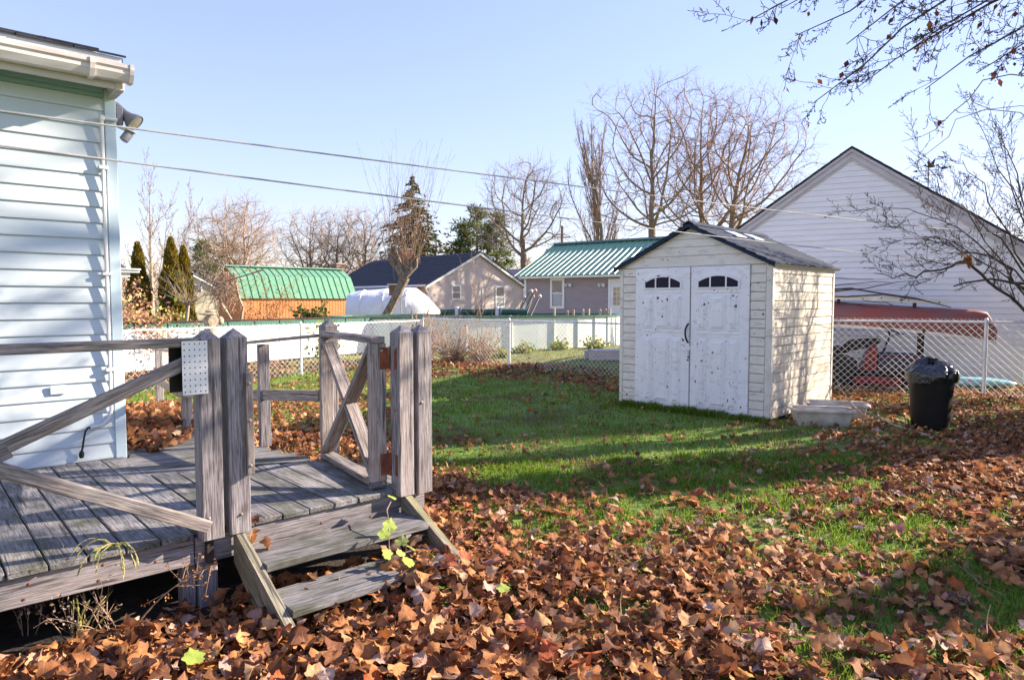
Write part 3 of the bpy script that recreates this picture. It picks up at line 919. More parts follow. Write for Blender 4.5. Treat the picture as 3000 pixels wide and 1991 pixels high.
    for sg in (-1, 1):
        MB().prism([(ax, 2.470), (ax + sg * 1.125, 2.470 - 1.125 * sl), (ax + sg * 1.125, 2.488 - 1.125 * sl), (ax, 2.488)], -.05, D + .09).build('roof_panel', M_['shedroof'], T)
        nC = 9
        for k in range(nC):
            d0, d1 = 1.15 * k / nC, 1.15 * (k + 1) / nC + .02
            if k == nC - 1: d1 = 1.155
            y0, step = -.065, (D + .16) / 5
            for j in range(5):
                off = (k % 2) * step / 2
                ya, yb = y0 + step * j - off + .003, y0 + step * (j + 1) - off - .003
                ya, yb = max(ya, y0), min(yb, D + .095)
                if k % 2 and j == 4: yb = D + .095
                lift = RNG.uniform(0, .003)
                MB().prism([(ax + sg * d0, 2.490 - d0 * sl), (ax + sg * d1, 2.492 - d1 * sl + lift), (ax + sg * d1, 2.514 - d1 * sl + lift), (ax + sg * d0, 2.500 - d0 * sl)], ya, yb).build('shingle', M_['shedroof'], T)
        MB().prism([(ax, 2.45), (ax + sg * 1.15, 2.45 - 1.15 * sl), (ax + sg * 1.15, 2.485 - 1.15 * sl), (ax, 2.487)], -.066, -.051).build('roof_edge', M_['shedroof'], T)
        MB().box((ax + sg * 1.09 - .05, -.03, 1.925), (ax + sg * 1.09 + .05, D + .08, 1.942), .004).build('eave_trim', wall, T)
        for y0 in ((.70, 1.30) if sg > 0 else ()):
            d0, d1 = .14, .32
            MB().prism([(ax + d0, 2.503 - d0 * sl + .004), (ax + d1, 2.507 - d1 * sl + .01), (ax + d1, 2.528 - d1 * sl + .004), (ax + d0, 2.526 - d0 * sl)], y0, y0 + .32).build('skylight', M_['skylight'], T)
    MB().prism([(ax - .08, 2.480), (ax, 2.522), (ax + .08, 2.480), (ax + .08, 2.494), (ax, 2.537), (ax - .08, 2.494)], -.07, D + .10).build('ridge_cap', M_['shedroof'], T)
    return T
SHED = shed()

# ------------------------------------------------------------------ wooden deck
def deck():
    T = thing('wooden_deck', 'weathered grey wooden deck with cross braced railing beside the blue house', 'deck', DO, DR)
    wd, tm, rl = M_['deck'], M_['timber'], M_['rail']
    # boards running from the front edge inwards
    pitch = .1445
    s = 1.10 - pitch / 2
    k = 0
    while s > -3.6:
        t1 = 1.38 - .40 * s if s > .08 else 2.0
        t1 += RNG.uniform(-.004, .004)
        fr = -.012 + RNG.uniform(-.006, .006)
        if -.16 < s < .10: fr = .05 if abs(s - .02) < .09 else fr
        bar('deck_board', wd, T, (s, fr, .385 + RNG.uniform(-.002, .002)), (s, t1, .385 + RNG.uniform(-.002, .002)), pitch - .007, .03, (0, 0, 1), .004, True, .0018)
        s -= pitch
        k += 1
    # filler strip at the right edge behind the gate
    bar('deck_board', wd, T, (1.155, .06, .385), (1.155, .92, .385), .10, .03, (0, 0, 1), .004, True, .0018)
    # walkway boards at an angle towards the back
    d = Vector((1, -.33, 0)).normalized()
    n = Vector((.33, 1, 0)).normalized()
    for i in range(14):
        q = Vector((.40, 1.30, .385)) + n * (.145 * i)
        x0, x1 = .115, .94
        def at(x): return q + d * ((x - q.x) / d.x)
        a = at(.085 if at(.085).y < 1.99 or True else .115)
        if a.y < 1.99 and at(.085).y < 1.99: a = at(.06)
        if a.y >= 1.96: a = at(.125)
        b = at(1.10 - .21 * max(0, (q.y - 1.05)))
        if b.y > 2.95: break
        bar('walkway_board', wd, T, a, b, .139, .028, (0, 0, 1), .004, True, .0018)
    # framing
    bar('rim_joist', tm, T, (-3.6, .03, .303), (-.052, .03, .303), .038, .128, (0, 0, 1), .004)
    bar('rim_joist', tm, T, (-.047, .027, .301), (1.272, .027, .301), .038, .128, (0, 0, 1), .004)
    bar('rim_joist', tm, T, (1.25, .05, .30), (1.25, 1.25, .30), .038, .12, (0, 0, 1), .004)
    bar('rim_joist', tm, T, (.97, 1.30, .30), (.72, 2.85, .30), .038, .12, (0, 0, 1), .004)
    for sx in (-1.6, -.9, -.2, .5, 1.0):
        bar('joist', M_['darkwood'], T, (sx, .06, .30), (sx, 1.9 if sx < 0 else 1.1, .30), .038, .12, (0, 0, 1), .003)
    for x_, z_ in ((-.72, .27), (-.70, .33), (-.45, .275), (-.43, .34), (-.22, .30), (-.10, .335), (-1.1, .28), (.6, .30), (.9, .27)):
        M = Vector((0, -1, 0)).to_track_quat('Z', 'Y').to_matrix().to_4x4(); M.translation = Vector((x_, .0108 if x_ < -.05 else .0078, z_))
        MB().lathe([(.0065, 0), (.0065, .0015), (.004, .003)], 8, M).build('nail', M_['rust'], T)
    bar('joint_block', M_['darkwood'], T, (.012, -.005, .239), (.012, -.005, .366), .034, .030, (0, 1, 0), .003)
    # leg posts below the rim
    bar('leg', tm, T, (.022, .09, 0), (.022, .09, .24), .088, .088, (0, 1, 0), .005)
    bar('leg', tm, T, (-.058, .12, 0), (-.058, .12, .24), .06, .088, (0, 1, 0), .005)
    bar('leg', tm, T, (1.20, .09, 0), (1.20, .09, .24), .088, .088, (0, 1, 0), .005)
    bar('leg', tm, T, (-2.1, .09, 0), (-2.1, .09, .24), .088, .088, (0, 1, 0), .005)
    for (a, b) in ((.95, 1.5), (.77, 2.75)):
        bar('leg', tm, T, (a, b, 0), (a, b, .24), .088, .088, (0, 1, 0), .005)
    # newel posts with pyramid tops
    def post(sx, tx, z0, z1, w=.099):
        b = MB()
        h = w / 2
        c = .005
        ring = [(-h + c, -h), (h - c, -h), (h, -h + c), (h, h - c), (h - c, h), (-h + c, h), (-h, h - c), (-h, -h + c)]
        L = z1 - z0
        vs = [(x, y, -L / 2) for x, y in ring] + [(x, y, L / 2) for x, y in ring] + [(x * 1.03, y * 1.03, L / 2 + .004) for x, y in ring] + [(0, 0, L / 2 + .052)]
        fs = [tuple(range(7, -1, -1))]
        for r in range(2):
            fs += [(r * 8 + i, r * 8 + (i + 1) % 8, r * 8 + 8 + (i + 1) % 8, r * 8 + 8 + i) for i in range(8)]
        fs += [(16 + i, 16 + (i + 1) % 8, 24) for i in range(8)]
        # grain along local X: lay the mesh along X, then stand it up
        b.add([(v[2], v[0], v[1]) for v in vs], fs)
        R = Matrix(((0, 1, 0, 0), (0, 0, 1, 0), (1, 0, 0, 0), (0, 0, 0, 1)))
        R.translation = Vector((sx, tx, (z0 + z1) / 2))
        return b.build('newel_post', tm, T, R)
    A1 = post(.018, -.0115, .366, 1.315)
    A2 = post(.147, -.0115, .368, 1.315)
    B1 = post(1.105, -.0115, .366, 1.308)
    B2 = post(1.234, -.0115, .36, 1.308)
    C1 = post(1.185, 1.05, .37, 1.315)
    def bolt(p, ax, r=.011):
        M = Vector(ax).to_track_quat('Z', 'Y').to_matrix().to_4x4(); M.translation = Vector(p)
        MB().lathe([(r * 1.5, 0), (r * 1.5, .002), (r, .003), (r, .007), (r * .6, .009)], 8, M).build('bolt', M_['bolt'], T)
    for z in (1.225, .87, .43): bolt((1.0545, -.015, z), (-1, 0, 0))
    for p in ((-.003, -.0615, .47), (.147, -.0615, .46), (1.21, -.0615, .9)): bolt(p, (0, -1, 0), .006)
    # latch board on the right of post A
    bar('latch_board', rl, T, (.186, -.082, .655), (.186, -.082, 1.15), .036, .040, (0, -1, 0), .003)
    for z in (1.10, .92, .70): bolt((.184, -.1015, z), (0, -1, 0), .006)
    # left railing: top rail and an X of braces
    bar('top_rail', rl, T, (-3.6, -.02, 1.305), (-.029, -.02, 1.305), .085, .040, (0, 0, 1), .004)
    bar('brace', rl, T, (-1.85, -.038, .47), (-.75, -.038, .905), .036, .058, (0, 0, 1), .004)
    bar('brace', rl, T, (-.80, -.037, .905), (-.028, -.037, 1.235), .036, .058, (0, 0, 1), .004)
    bar('brace', rl, T, (-.90, -.0735, .895), (-.008, -.0735, .435), .036, .058, (0, 0, 1), .004)
    bar('brace', rl, T, (-1.85, -.0735, 1.25), (-.85, -.0735, .87), .036, .058, (0, 0, 1), .004)
    post(-1.9, -.0115, .366, 1.315)
    # back railing along the walkway
    def rs(t): return 1.15 - .225 * (t - 1.09)
    for t, z1 in ((1.75, 1.165), (2.83, 1.06)):
        bar('rail_post', tm, T, (rs(t), t, .38), (rs(t), t, z1), .085, .040, (0, 1, 0), .004)
    bar('top_rail', rl, T, (rs(1.10), 1.10, 1.252), (rs(1.95), 1.95, 1.17), .085, .022, (0, 0, 1), .004)
    bar('top_rail', rl, T, (rs(1.955), 1.955, 1.169), (rs(2.9), 2.9, 1.075), .085, .022, (0, 0, 1), .004)
    bar('middle_rail', rl, T, (rs(1.10) - .012, 1.10, .825), (rs(2.9) - .012, 2.9, .70), .026, .078, (0, 0, 1), .004)
    # ramp going down beyond, mostly under leaves
    r0, r1 = Vector((.70, 2.95, .37)), Vector((1.50, 6.5, .03))
    rd = (r1 - r0).normalized(); rn = Vector((rd.y, -rd.x, 0)).normalized()
    for i in range(22):
        c = r0 + rd * (.15 * i + .08)
        bar('ramp_board', wd, T, c - rn * .95, c - rn * .02, .14, .028, (0, 0, 1), .004, True, .0018)
    e = T.matrix_basis
    p = Vector((1.52, 6.56, 0))
    bar('rail_post', tm, T, (p.x, p.y, 0), (p.x, p.y, .83), .085, .06, (0, 1, 0), .004)
    bar('top_rail', rl, T, (p.x - .02, p.y + .1, .845), (rs(2.9), 2.93, 1.06), .085, .022, (0, 0, 1), .004)
    bar('middle_rail', rl, T, (p.x - .03, p.y, .42), (rs(2.9) - .012, 2.93, .70), .026, .078, (0, 0, 1), .004)
    return T
DECK = deck()

def gate():
    gx, gy = 1.0, .055
    T = thing('wooden_gate', 'grey wooden gate with X brace standing open on rusty hinges', 'gate', DW(gx, gy), DR - rad(8))
    def Q(s, t, z): return Vector((s - gx, t - gy, z))
    rl, tm = M_['rail'], M_['timber']
    s0 = .985
    bar('top_rail', rl, T, Q(s0, .045, 1.272), Q(s0, .955, 1.272), .088, .038, (0, 0, 1), .004)
    bar('bottom_rail', rl, T, Q(s0, .09, .437), Q(s0, .965, .437), .088, .036, (0, 0, 1), .004)
    bar('stile', rl, T, Q(s0 + .0, .068, .445), Q(s0 + .0, .068, 1.252), .036, .105, (1, 0, 0), .004)
    bar('stile', rl, T, Q(s0, .945, .456), Q(s0, .945, 1.252), .036, .088, (1, 0, 0), .004)
    bar('foot_block', M_['deck'], T, Q(s0 - .052, .068, .425), Q(s0 + .052, .068, .425), .034, .036, (0, 0, 1), .004)
    bar('brace', rl, T, Q(s0, .925, .475), Q(s0, .092, 1.235), .084, .036, (0, 0, 1), .004)
    bar('brace', rl, T, Q(s0, .925, 1.235), Q(s0, .525, .872), .082, .036, (0, 0, 1), .004)
    bar('brace', rl, T, Q(s0, .492, .842), Q(s0, .092, .478), .082, .036, (0, 0, 1), .004)
    for zc, h in ((1.165, .125), (.545, .125)):
        hg = MB().box(Q(s0 + .012, .0445, zc - h / 2), Q(s0 + .066, .0495, zc + h / 2), .001).build('hinge', M_['rust'], T)
        sub('hinge_leaf', MB().box(Q(1.064, -.03, zc - h / 2), Q(1.069, .030, zc + h / 2), .001), M_['rust'], hg)
        sub('hinge_barrel', MB().tube([Q(1.056, .040, zc - h / 2 - .004), Q(1.056, .040, zc + h / 2 + .004)], .0065, 8), M_['rust'], hg)
    for ds, z in ((-.02, 1.205), (.022, 1.21), (.0, .80), (.03, .432)):
        M = Vector((0, -1, 0)).to_track_quat('Z', 'Y').to_matrix().to_4x4(); M.translation = Q(s0 + ds, .0495, z)
        MB().lathe([(.014, 0), (.014, .002), (.009, .003), (.009, .006)], 6, M).build('bolt', M_['bolt'], T)
gate()

def perforated_sheet():
    T = thing('perforated_sheet', 'white perforated sheet wrapped round the railing end at the deck post', 'metal sheet', DW(-.052, -.075, 1.19), DR)
    nx, nz, px, pz = 5, 9, .0225, .0275
    w, h = nx * px, nz * pz
    b = MB()
    for i in range(nx):
        for j in range(nz):
            cx, cz = -w / 2 + (i + .5) * px, -h / 2 + (j + .5) * pz
            o = [(cx - px / 2, 0, cz - pz / 2), (cx, 0, cz - pz / 2), (cx + px / 2, 0, cz - pz / 2), (cx + px / 2, 0, cz), (cx + px / 2, 0, cz + pz / 2), (cx, 0, cz + pz / 2), (cx - px / 2, 0, cz + pz / 2), (cx - px / 2, 0, cz)]
            q = [(cx + .0036 * math.cos(t), 0, cz + .0036 * math.sin(t)) for t in (-2.356, -1.571, -.785, 0, .785, 1.571, 2.356, 3.1416)]
            b.add(o + q + [(x, .004, z) for x, y, z in q], [(k, (k + 1) % 8, 8 + (k + 1) % 8, 8 + k) for k in range(8)] + [(8 + k, 8 + (k + 1) % 8, 16 + (k + 1) % 8, 16 + k) for k in range(8)])
    b.build('front_sheet', M_['sheet'], T)
    MB().box((-w / 2, .0045, -h / 2), (w / 2, .0065, h / 2)).build('back_lining', M_['void'], T)
    MB().box((-w / 2 - .03, .092, -h / 2 + .006), (w / 2 - .06, .095, h / 2 - .012)).build('back_sheet', M_['black'], T)
perforated_sheet()

def steps():
    T = thing('wooden_steps', 'two worn wooden steps between sloping side boards below the gate', 'steps', DW(.63, -.3), DR)
    def Q(s, t, z): return (s - .63, t + .3, z)
    st = M_['stringer']
    for s0, s1 in ((.124, .166), (1.092, 1.136)):
        poly = [(-.012 + .3, .383), (-.012 + .3, .215), (-.40 + .3, -.02), (-.64 + .3, -.02), (-.64 + .3, .085)]
        b = MB().prism(poly, -(s1 - s0) / 2, (s1 - s0) / 2, 'x')
        # rotate so that the grain follows the slope: mesh X along the board
        d = Vector((0, -.628, -.298)).normalized()
        c = Vector(((s0 + s1) / 2 - .63, 0, .2))
        x = d; z = Vector((0, -d.z, d.y)) * -1; y = z.cross(x)
        M = Matrix((x, y, z)).transposed().to_4x4(); M.translation = c
        Mi = M.inverted()
        b.v = [tuple(Mi @ (Vector((p[0] + c.x, p[1], p[2])))) for p in b.v]
        b.build('stringer', st, T, M)
    bar('tread', M_['deck'], T, Q(.169, -.165, .250), Q(1.089, -.165, .250), .27, .038, (0, 0, 1), .005)
    bar('tread', M_['deck'], T, Q(.169, -.44, .128), Q(1.089, -.44, .128), .27, .038, (0, 0, 1), .005)
    bar('cleat', M_['darkwood'], T, Q(.185, -.04, .20), Q(.185, -.28, .20), .03, .04, (0, 0, 1), .003)
    bar('cleat', M_['darkwood'], T, Q(1.073, -.04, .20), Q(1.073, -.28, .20), .03, .04, (0, 0, 1), .003)
steps()

# ------------------------------------------------------------------ chain link fences
def chain_fence(name, label, pts, h, cell=.052, wire=.0022, posts=None, rail=True, group='chain link fences round the yards', zb=.0):
    T = thing(name, label, 'fence', (pts[0][0], pts[0][1], 0), 0, group)
    o = Vector((pts[0][0], pts[0][1], 0))
    segs = []
    for a, b in zip(pts[:-1], pts[1:]):
        a, b = Vector((a[0], a[1], 0)) - o, Vector((b[0], b[1], 0)) - o
        d = b - a; L = d.length; d.normalize()
        nrm = Vector((-d.y, d.x, 0))
        H = h + .03
        w = cell * 1.0                                     # half diagonal horizontally
        n = int((L + H) / (2 * w)) + 1
        for k in range(-int(H / (2 * w)) - 1, n):
            for sg in (1, -1):
                x0 = k * 2 * w + (0 if sg > 0 else H)
                # line from (x0, 0) to (x0 + sg*H, H), clipped to 0..L
                t0, t1 = 0.0, 1.0
                xa, xb = x0, x0 + sg * H
                if xa == xb: continue
                lo, hi = (0 - xa) / (xb - xa), (L - xa) / (xb - xa)
                if lo > hi: lo, hi = hi, lo
                t0, t1 = max(0, lo), min(1, hi)
                if t1 - t0 < .02: continue
                # in a few pieces, woven in and out a little
                m = max(1, int((t1 - t0) * H / .3))
                for i in range(m):
                    ta, tb = t0 + (t1 - t0) * i / m, t0 + (t1 - t0) * (i + 1) / m
                    pa = a + d * (xa + (xb - xa) * ta) + nrm * (sg * .0023 + .004 * math.sin(3 * (xa + ta))) + Vector((0, 0, zb + H * ta))
                    pb = a + d * (xa + (xb - xa) * tb) + nrm * (sg * .0023 + .004 * math.sin(3 * (xa + tb))) + Vector((0, 0, zb + H * tb))
                    segs.append((*pa, *pb, wire, wire))
    me = seg_mesh('wire_mesh', segs, 5)
    me.polygons.foreach_set('use_smooth', [True] * len(me.polygons))
    link('wire_mesh', me, M_['galv'], T)
    tag(T.children[0], kind='stuff')
    if rail:
        for a, b in zip(pts[:-1], pts[1:]):
            a, b = Vector((a[0], a[1], zb + h - .02)) - o, Vector((b[0], b[1], zb + h - .02)) - o
            d = (b - a).normalized(); nrm = Vector((-d.y, d.x, 0)) * .024
            MB().tube([a + nrm, b + nrm], .017, 8).build('top_rail', M_['galv'], T, None, True)
    for p in (posts or []):
        q = Vector((p[0], p[1], 0)) - o
        b = MB().tube([q + Vector((0, 0, -.05)), q + Vector((0, 0, zb + h + .005))], .026, 10)
        b.lathe([(.032, zb + h - .03), (.032, zb + h), (.024, zb + h + .03), (.008, zb + h + .045)], 10, Matrix.Translation(q))
        b.build('post', M_['galv'], T, None, True)
    return T
FN = (-.06, 14.56)
chain_fence('chain_link_fence', 'silver chain link fence running obliquely behind the deck railing', [(-9.0, 7.3), (-6.2, 11.0), (-2.16, 16.3)], 1.03, .055, .0024, [(-9.0, 7.3), (-6.35, 10.85), (-4.22, 13.62), (-2.14, 16.35)])
chain_fence('chain_link_fence', 'silver chain link fence between the yard and the pool, left of the shed', [(-2.12, 16.32), (-.06, 14.56), (3.9, 11.2)], 1.08, .05, .0022, [(-.06, 14.56), (2.7, 12.2), (3.93, 11.18)])
chain_fence('chain_link_fence', 'silver chain link fence in front of the white garage and red canoe', [(3.97, 11.22), (5.32, 11.08), (7.16, 10.3), (9.2, 9.35)], 1.19, .052, .0033, [(7.16, 10.3), (9.2, 9.35)])
chain_fence('chain_link_fence', 'low chain link fence at the far edge of the neighbouring lawn before the pool', [(-2.2, 20.2), (1.8, 21.9), (5.2, 23.2)], .93, .055, .0024, [(-.6, 20.88), (1.8, 21.9), (5.2, 23.2)])

# ------------------------------------------------------------------ trash can, bag, tubs
def trash():
    p = (4.93, 7.98, 0)
    T = thing('trash_can', 'black ribbed trash can standing on the leafy grass by the fence', 'trash can', p, .12)
    T.scale = (.91, .91, .93)
    MB().lathe([(.20, .0), (.212, .01), (.222, .12), (.240, .40), (.255, .60), (.256, .60), (.275, .605), (.277, .66), (.282, .664), (.282, .69), (.290, .695), (.290, .71), (.268, .712), (.258, .69), (.205, .03), (.01, .025)], 40, None, True).build('body', M_['can'], T, None, True)
    MB().lathe([(.2775, .632), (.283, .634), (.283, .644), (.2775, .646)], 40, None, False).build('rim_band', M_['can'], T, None, True)
    for a in (rad(-82), rad(98)):
        R = Matrix.Rotation(a, 4, 'Z')
        MB().tube([R @ Vector((.274, -.075, .60)), R @ Vector((.305, -.075, .62)), R @ Vector((.312, -.07, .735)), R @ Vector((.312, -.05, .748)), R @ Vector((.312, .05, .748)), R @ Vector((.312, .07, .735)), R @ Vector((.305, .075, .62)), R @ Vector((.274, .075, .60))], .011, 8).build('handle', M_['can'], T, None, True)
    # bag: crumpled film, puffed above the rim and folded over it
    B = thing('trash_bag', 'shiny black trash bag puffed over the rim of the trash can', 'trash bag', (p[0], p[1], .65), .12)
    B.scale = (.91, .91, .74)
    rr = random.Random(3)
    k, prof = 64, [(.262, -.02), (.30, -.075), (.306, -.045), (.303, -.005), (.298, .02), (.272, .045), (.235, .085), (.19, .125), (.14, .15), (.09, .165), (.045, .172), (.005, .175)]
    ph = [rr.uniform(0, 6.28) for _ in range(12)]
    vs, fs = [], []
    for i, (r, z) in enumerate(prof):
        for j in range(k):
            t = 2 * math.pi * j / k
            fold = .5 * math.sin(7 * t + ph[0] + i * .5) + .35 * math.sin(13 * t + ph[1] - i * .9) + .3 * math.sin(23 * t + ph[2] + i * 1.7)
            am = .012 + .02 * max(0, (i - 3)) / 8
            rr_ = r * (1 + am * fold * .8)
            zz = z + (fold * .018 + .03 * math.sin(2 * t + ph[3]) * (z > .04) + (.05 * max(0, math.cos(t - 1.2)) * (z > .1)) - (.03 * (math.sin(t + .4) > .75) if i in (1,) else 0))
            if i == 1: zz -= .035 * (.5 + .5 * math.sin(3 * t + ph[4])) + .06 * max(0, math.cos(t - 3.3)) ** 3
            vs.append((rr_ * math.cos(t), rr_ * math.sin(t), zz))
    for i in range(len(prof) - 1):
        for j in range(k):
            fs.append((i * k + j, i * k + (j + 1) % k, (i + 1) * k + (j + 1) % k, (i + 1) * k + j))
    MB().add(vs, fs).build('film', M_['bag'], B, None, False)
    b = MB().blob((.02, .02, .19), (.07, .06, .05), 8, .35, 3, 2.2)
    b.build('gathered_top', M_['bag'], B)
trash()

def tub(x, y, rz, label):
    T = thing('planter_tub', label, 'planter', (x, y, 0.0), rz, 'cream plastic tubs beside the shed')
    def loop(w, d, z, c=.05):
        pts = []
        for sx, sy, a0 in ((1, 1, 0), (-1, 1, 90), (-1, -1, 180), (1, -1, 270)):
            for q in (0, 30, 60, 90):
                a = rad(a0 + q)
                pts.append(((w / 2 - c) * sx + c * math.cos(a), (d / 2 - c) * sy + c * math.sin(a), z))
        return pts
    loops = [loop(.56, .24, .0), loop(.58, .26, .015), loop(.66, .33, .185), loop(.72, .39, .186), loop(.725, .395, .192), loop(.725, .395, .212), loop(.715, .385, .218), loop(.65, .32, .214), loop(.635, .31, .20), loop(.57, .25, .03), loop(.2, .1, .028)]
    vs = [p for l in loops for p in l]
    n = 16
    fs = [(i * n + j, i * n + (j + 1) % n, (i + 1) * n + (j + 1) % n, (i + 1) * n + j) for i in range(len(loops) - 1) for j in range(n)]
    fs += [tuple(range(n - 1, -1, -1)), tuple(range((len(loops) - 1) * n, len(loops) * n))]
    MB().add(vs, fs).build('basin', M_['tub'], T, None, True)
tub(3.70, 8.10, rad(-8), 'stained cream plastic tub in front, nearest the shed corner on the grass')
tub(4.10, 8.55, rad(-20), 'stained cream plastic tub behind the other, with a broken end')

def stick(name, label, pts, r, m, cat='stick', group=None):
    pts = [Vector(p) for p in pts]
    o = pts[0].copy()
    n = len(pts)
    ob = MB().tube([p - o for p in pts], [r * (1 - .75 * i / (n - 1)) for i in range(n)], 6).build(name, m, None, Matrix.Translation(o), True)
    return tag(ob, label, cat, group)
stick('fallen_twig', 'bare grey twig lying across the cream tubs', [(4.55, 7.25, .03), (4.30, 7.6, .10), (4.05, 7.85, .24), (3.85, 7.98, .235), (3.6, 8.0, .245), (3.45, 8.06, .225)], .011, M_['twiggrey'], 'twig')
stick('fallen_twig', 'forked pale twig standing up from the tubs to the shed side', [(4.25, 8.0, .05), (4.12, 8.2, .24), (4.18, 8.6, .36), (4.22, 8.9, .5), (4.35, 9.3, .55)], .009, M_['twiggrey'], 'twig')
stick('fallen_twig', 'pale peeled twig on the leaves between the tubs and the trash can', [(5.15, 8.9, .10), (4.85, 8.85, .13), (4.65, 8.9, .15), (4.4, 9.0, .22)], .011, M_['barkpale'], 'twig')

# ------------------------------------------------------------------ canoe, ladder, stands, brush
def canoe():
    L, hb, hd = 4.7, .42, .40
    c = GW(-2.35, -.98, 1.06)
    T = thing('canoe', 'faded red canoe turned upside down against the white garage', 'canoe', c, GA)
    T.rotation_euler = (0, rad(3.2), GA)
    n, m = 28, 12
    vs, fs = [], []
    for i in range(n + 1):
        u = -1 + 2 * i / n
        w = max(.004, (1 - abs(u) ** 2.3)) ** .78
        x = u * L / 2
        top = hd * (1 - .05 * u * u) if abs(u) < .9 else hd * (1 - .05 * u * u) * (1 - ((abs(u) - .9) / .1) ** 2.2 * .75)
        sheer = -.12 * abs(u) ** 3
        for j in range(m + 1):
            a = math.pi * j / m
            yy = math.cos(a)
            zz = max(0, math.sin(a)) ** .55
            vs.append((x + (0 if abs(u) < 1 else 0), hb * w * yy * (1 if abs(yy) < .99 else 1), sheer + (top - sheer) * zz))
    for i in range(n):
        for j in range(m):
            q = i * (m + 1) + j
            fs.append((q, q + 1, q + m + 2, q + m + 1))
    MB().add(vs, fs).build('hull', M_['canoe'], T, None, True)
    for sg in (0, m):
        pts = [Vector(vs[i * (m + 1) + sg]) + Vector((0, .006 * (1 if sg == 0 else -1), -.012)) for i in range(n + 1)]
        b = MB()
        for p, q in zip(pts[:-1], pts[1:]): b.beam(p, q, .03, .046)
        b.build('gunwale', M_['gunwale'], T)
    for u in (-.5, 0, .45):
        w = (1 - abs(u) ** 2.3) ** .78 * hb
        MB().box((u * L / 2 - .03, -w + .02, -.02), (u * L / 2 + .03, w - .02, .0), .003).build('thwart', M_['gunwale'], T)
    return c
CAN = canoe()
for x, dz, lab in ((-1.10, 0, 'dark wooden canoe stand, the one showing behind the trash can'), (-3.55, .06, 'dark wooden canoe stand hidden behind the shed corner')):
    q = GW(x, -.98, 0)
    T = thing('canoe_stand', lab, 'stand', q, GA, 'stands under the canoe')
    zt = .945 + dz
    bar('crossbar', M_['darkwood'], T, (0, -.36, zt), (0, .36, zt), .09, .09)
    bar('leg', M_['darkwood'], T, (0, -.05, 0), (0, -.05, zt - .046), .10, .12, (0, 1, 0))
    bar('brace', M_['darkwood'], T, (.0, -.30, zt - .05), (.0, -.10, zt - .30), .05, .06)
def ladder():
    c = GW(-2.2, -.98, 1.55)
    T = thing('ladder', 'grey aluminium ladder lying along the top of the red canoe', 'ladder', c, GA)
    T.rotation_euler = (0, rad(3.2), GA)
    for y in (-.20, .20):
        b = MB()
        b.box((-1.7, y - .003, -.04), (1.45, y + .003, .04), .001)
        b.box((-1.7, min(y, y + math.copysign(.025, -y)), .036), (1.45, max(y, y + math.copysign(.025, -y)), .04))
        b.box((-1.7, min(y, y + math.copysign(.025, -y)), -.04), (1.45, max(y, y + math.copysign(.025, -y)), -.036))
        b.build('rail', M_['alu'], T)
    for k in range(11):
        x = -1.55 + .29 * k
        r = MB().tube([(x, -.1965, 0), (x, .1965, 0)], .016, 8).build('rung', M_['alu'], T, None, True)
        sub('rung_end', MB().lathe([(.013, 0), (.013, .002)], 10, Matrix.Translation((x, -.2032, .012 if k % 2 else -.012)) @ Matrix.Rotation(rad(90), 4, 'X')), M_['black'], r)
    for x in (1.0, -.2, -1.2): MB().box((x - .02, -.19, -.12), (x + .02, .19, -.041), .004).build('rest_block', M_['darkwood'], T)
ladder()

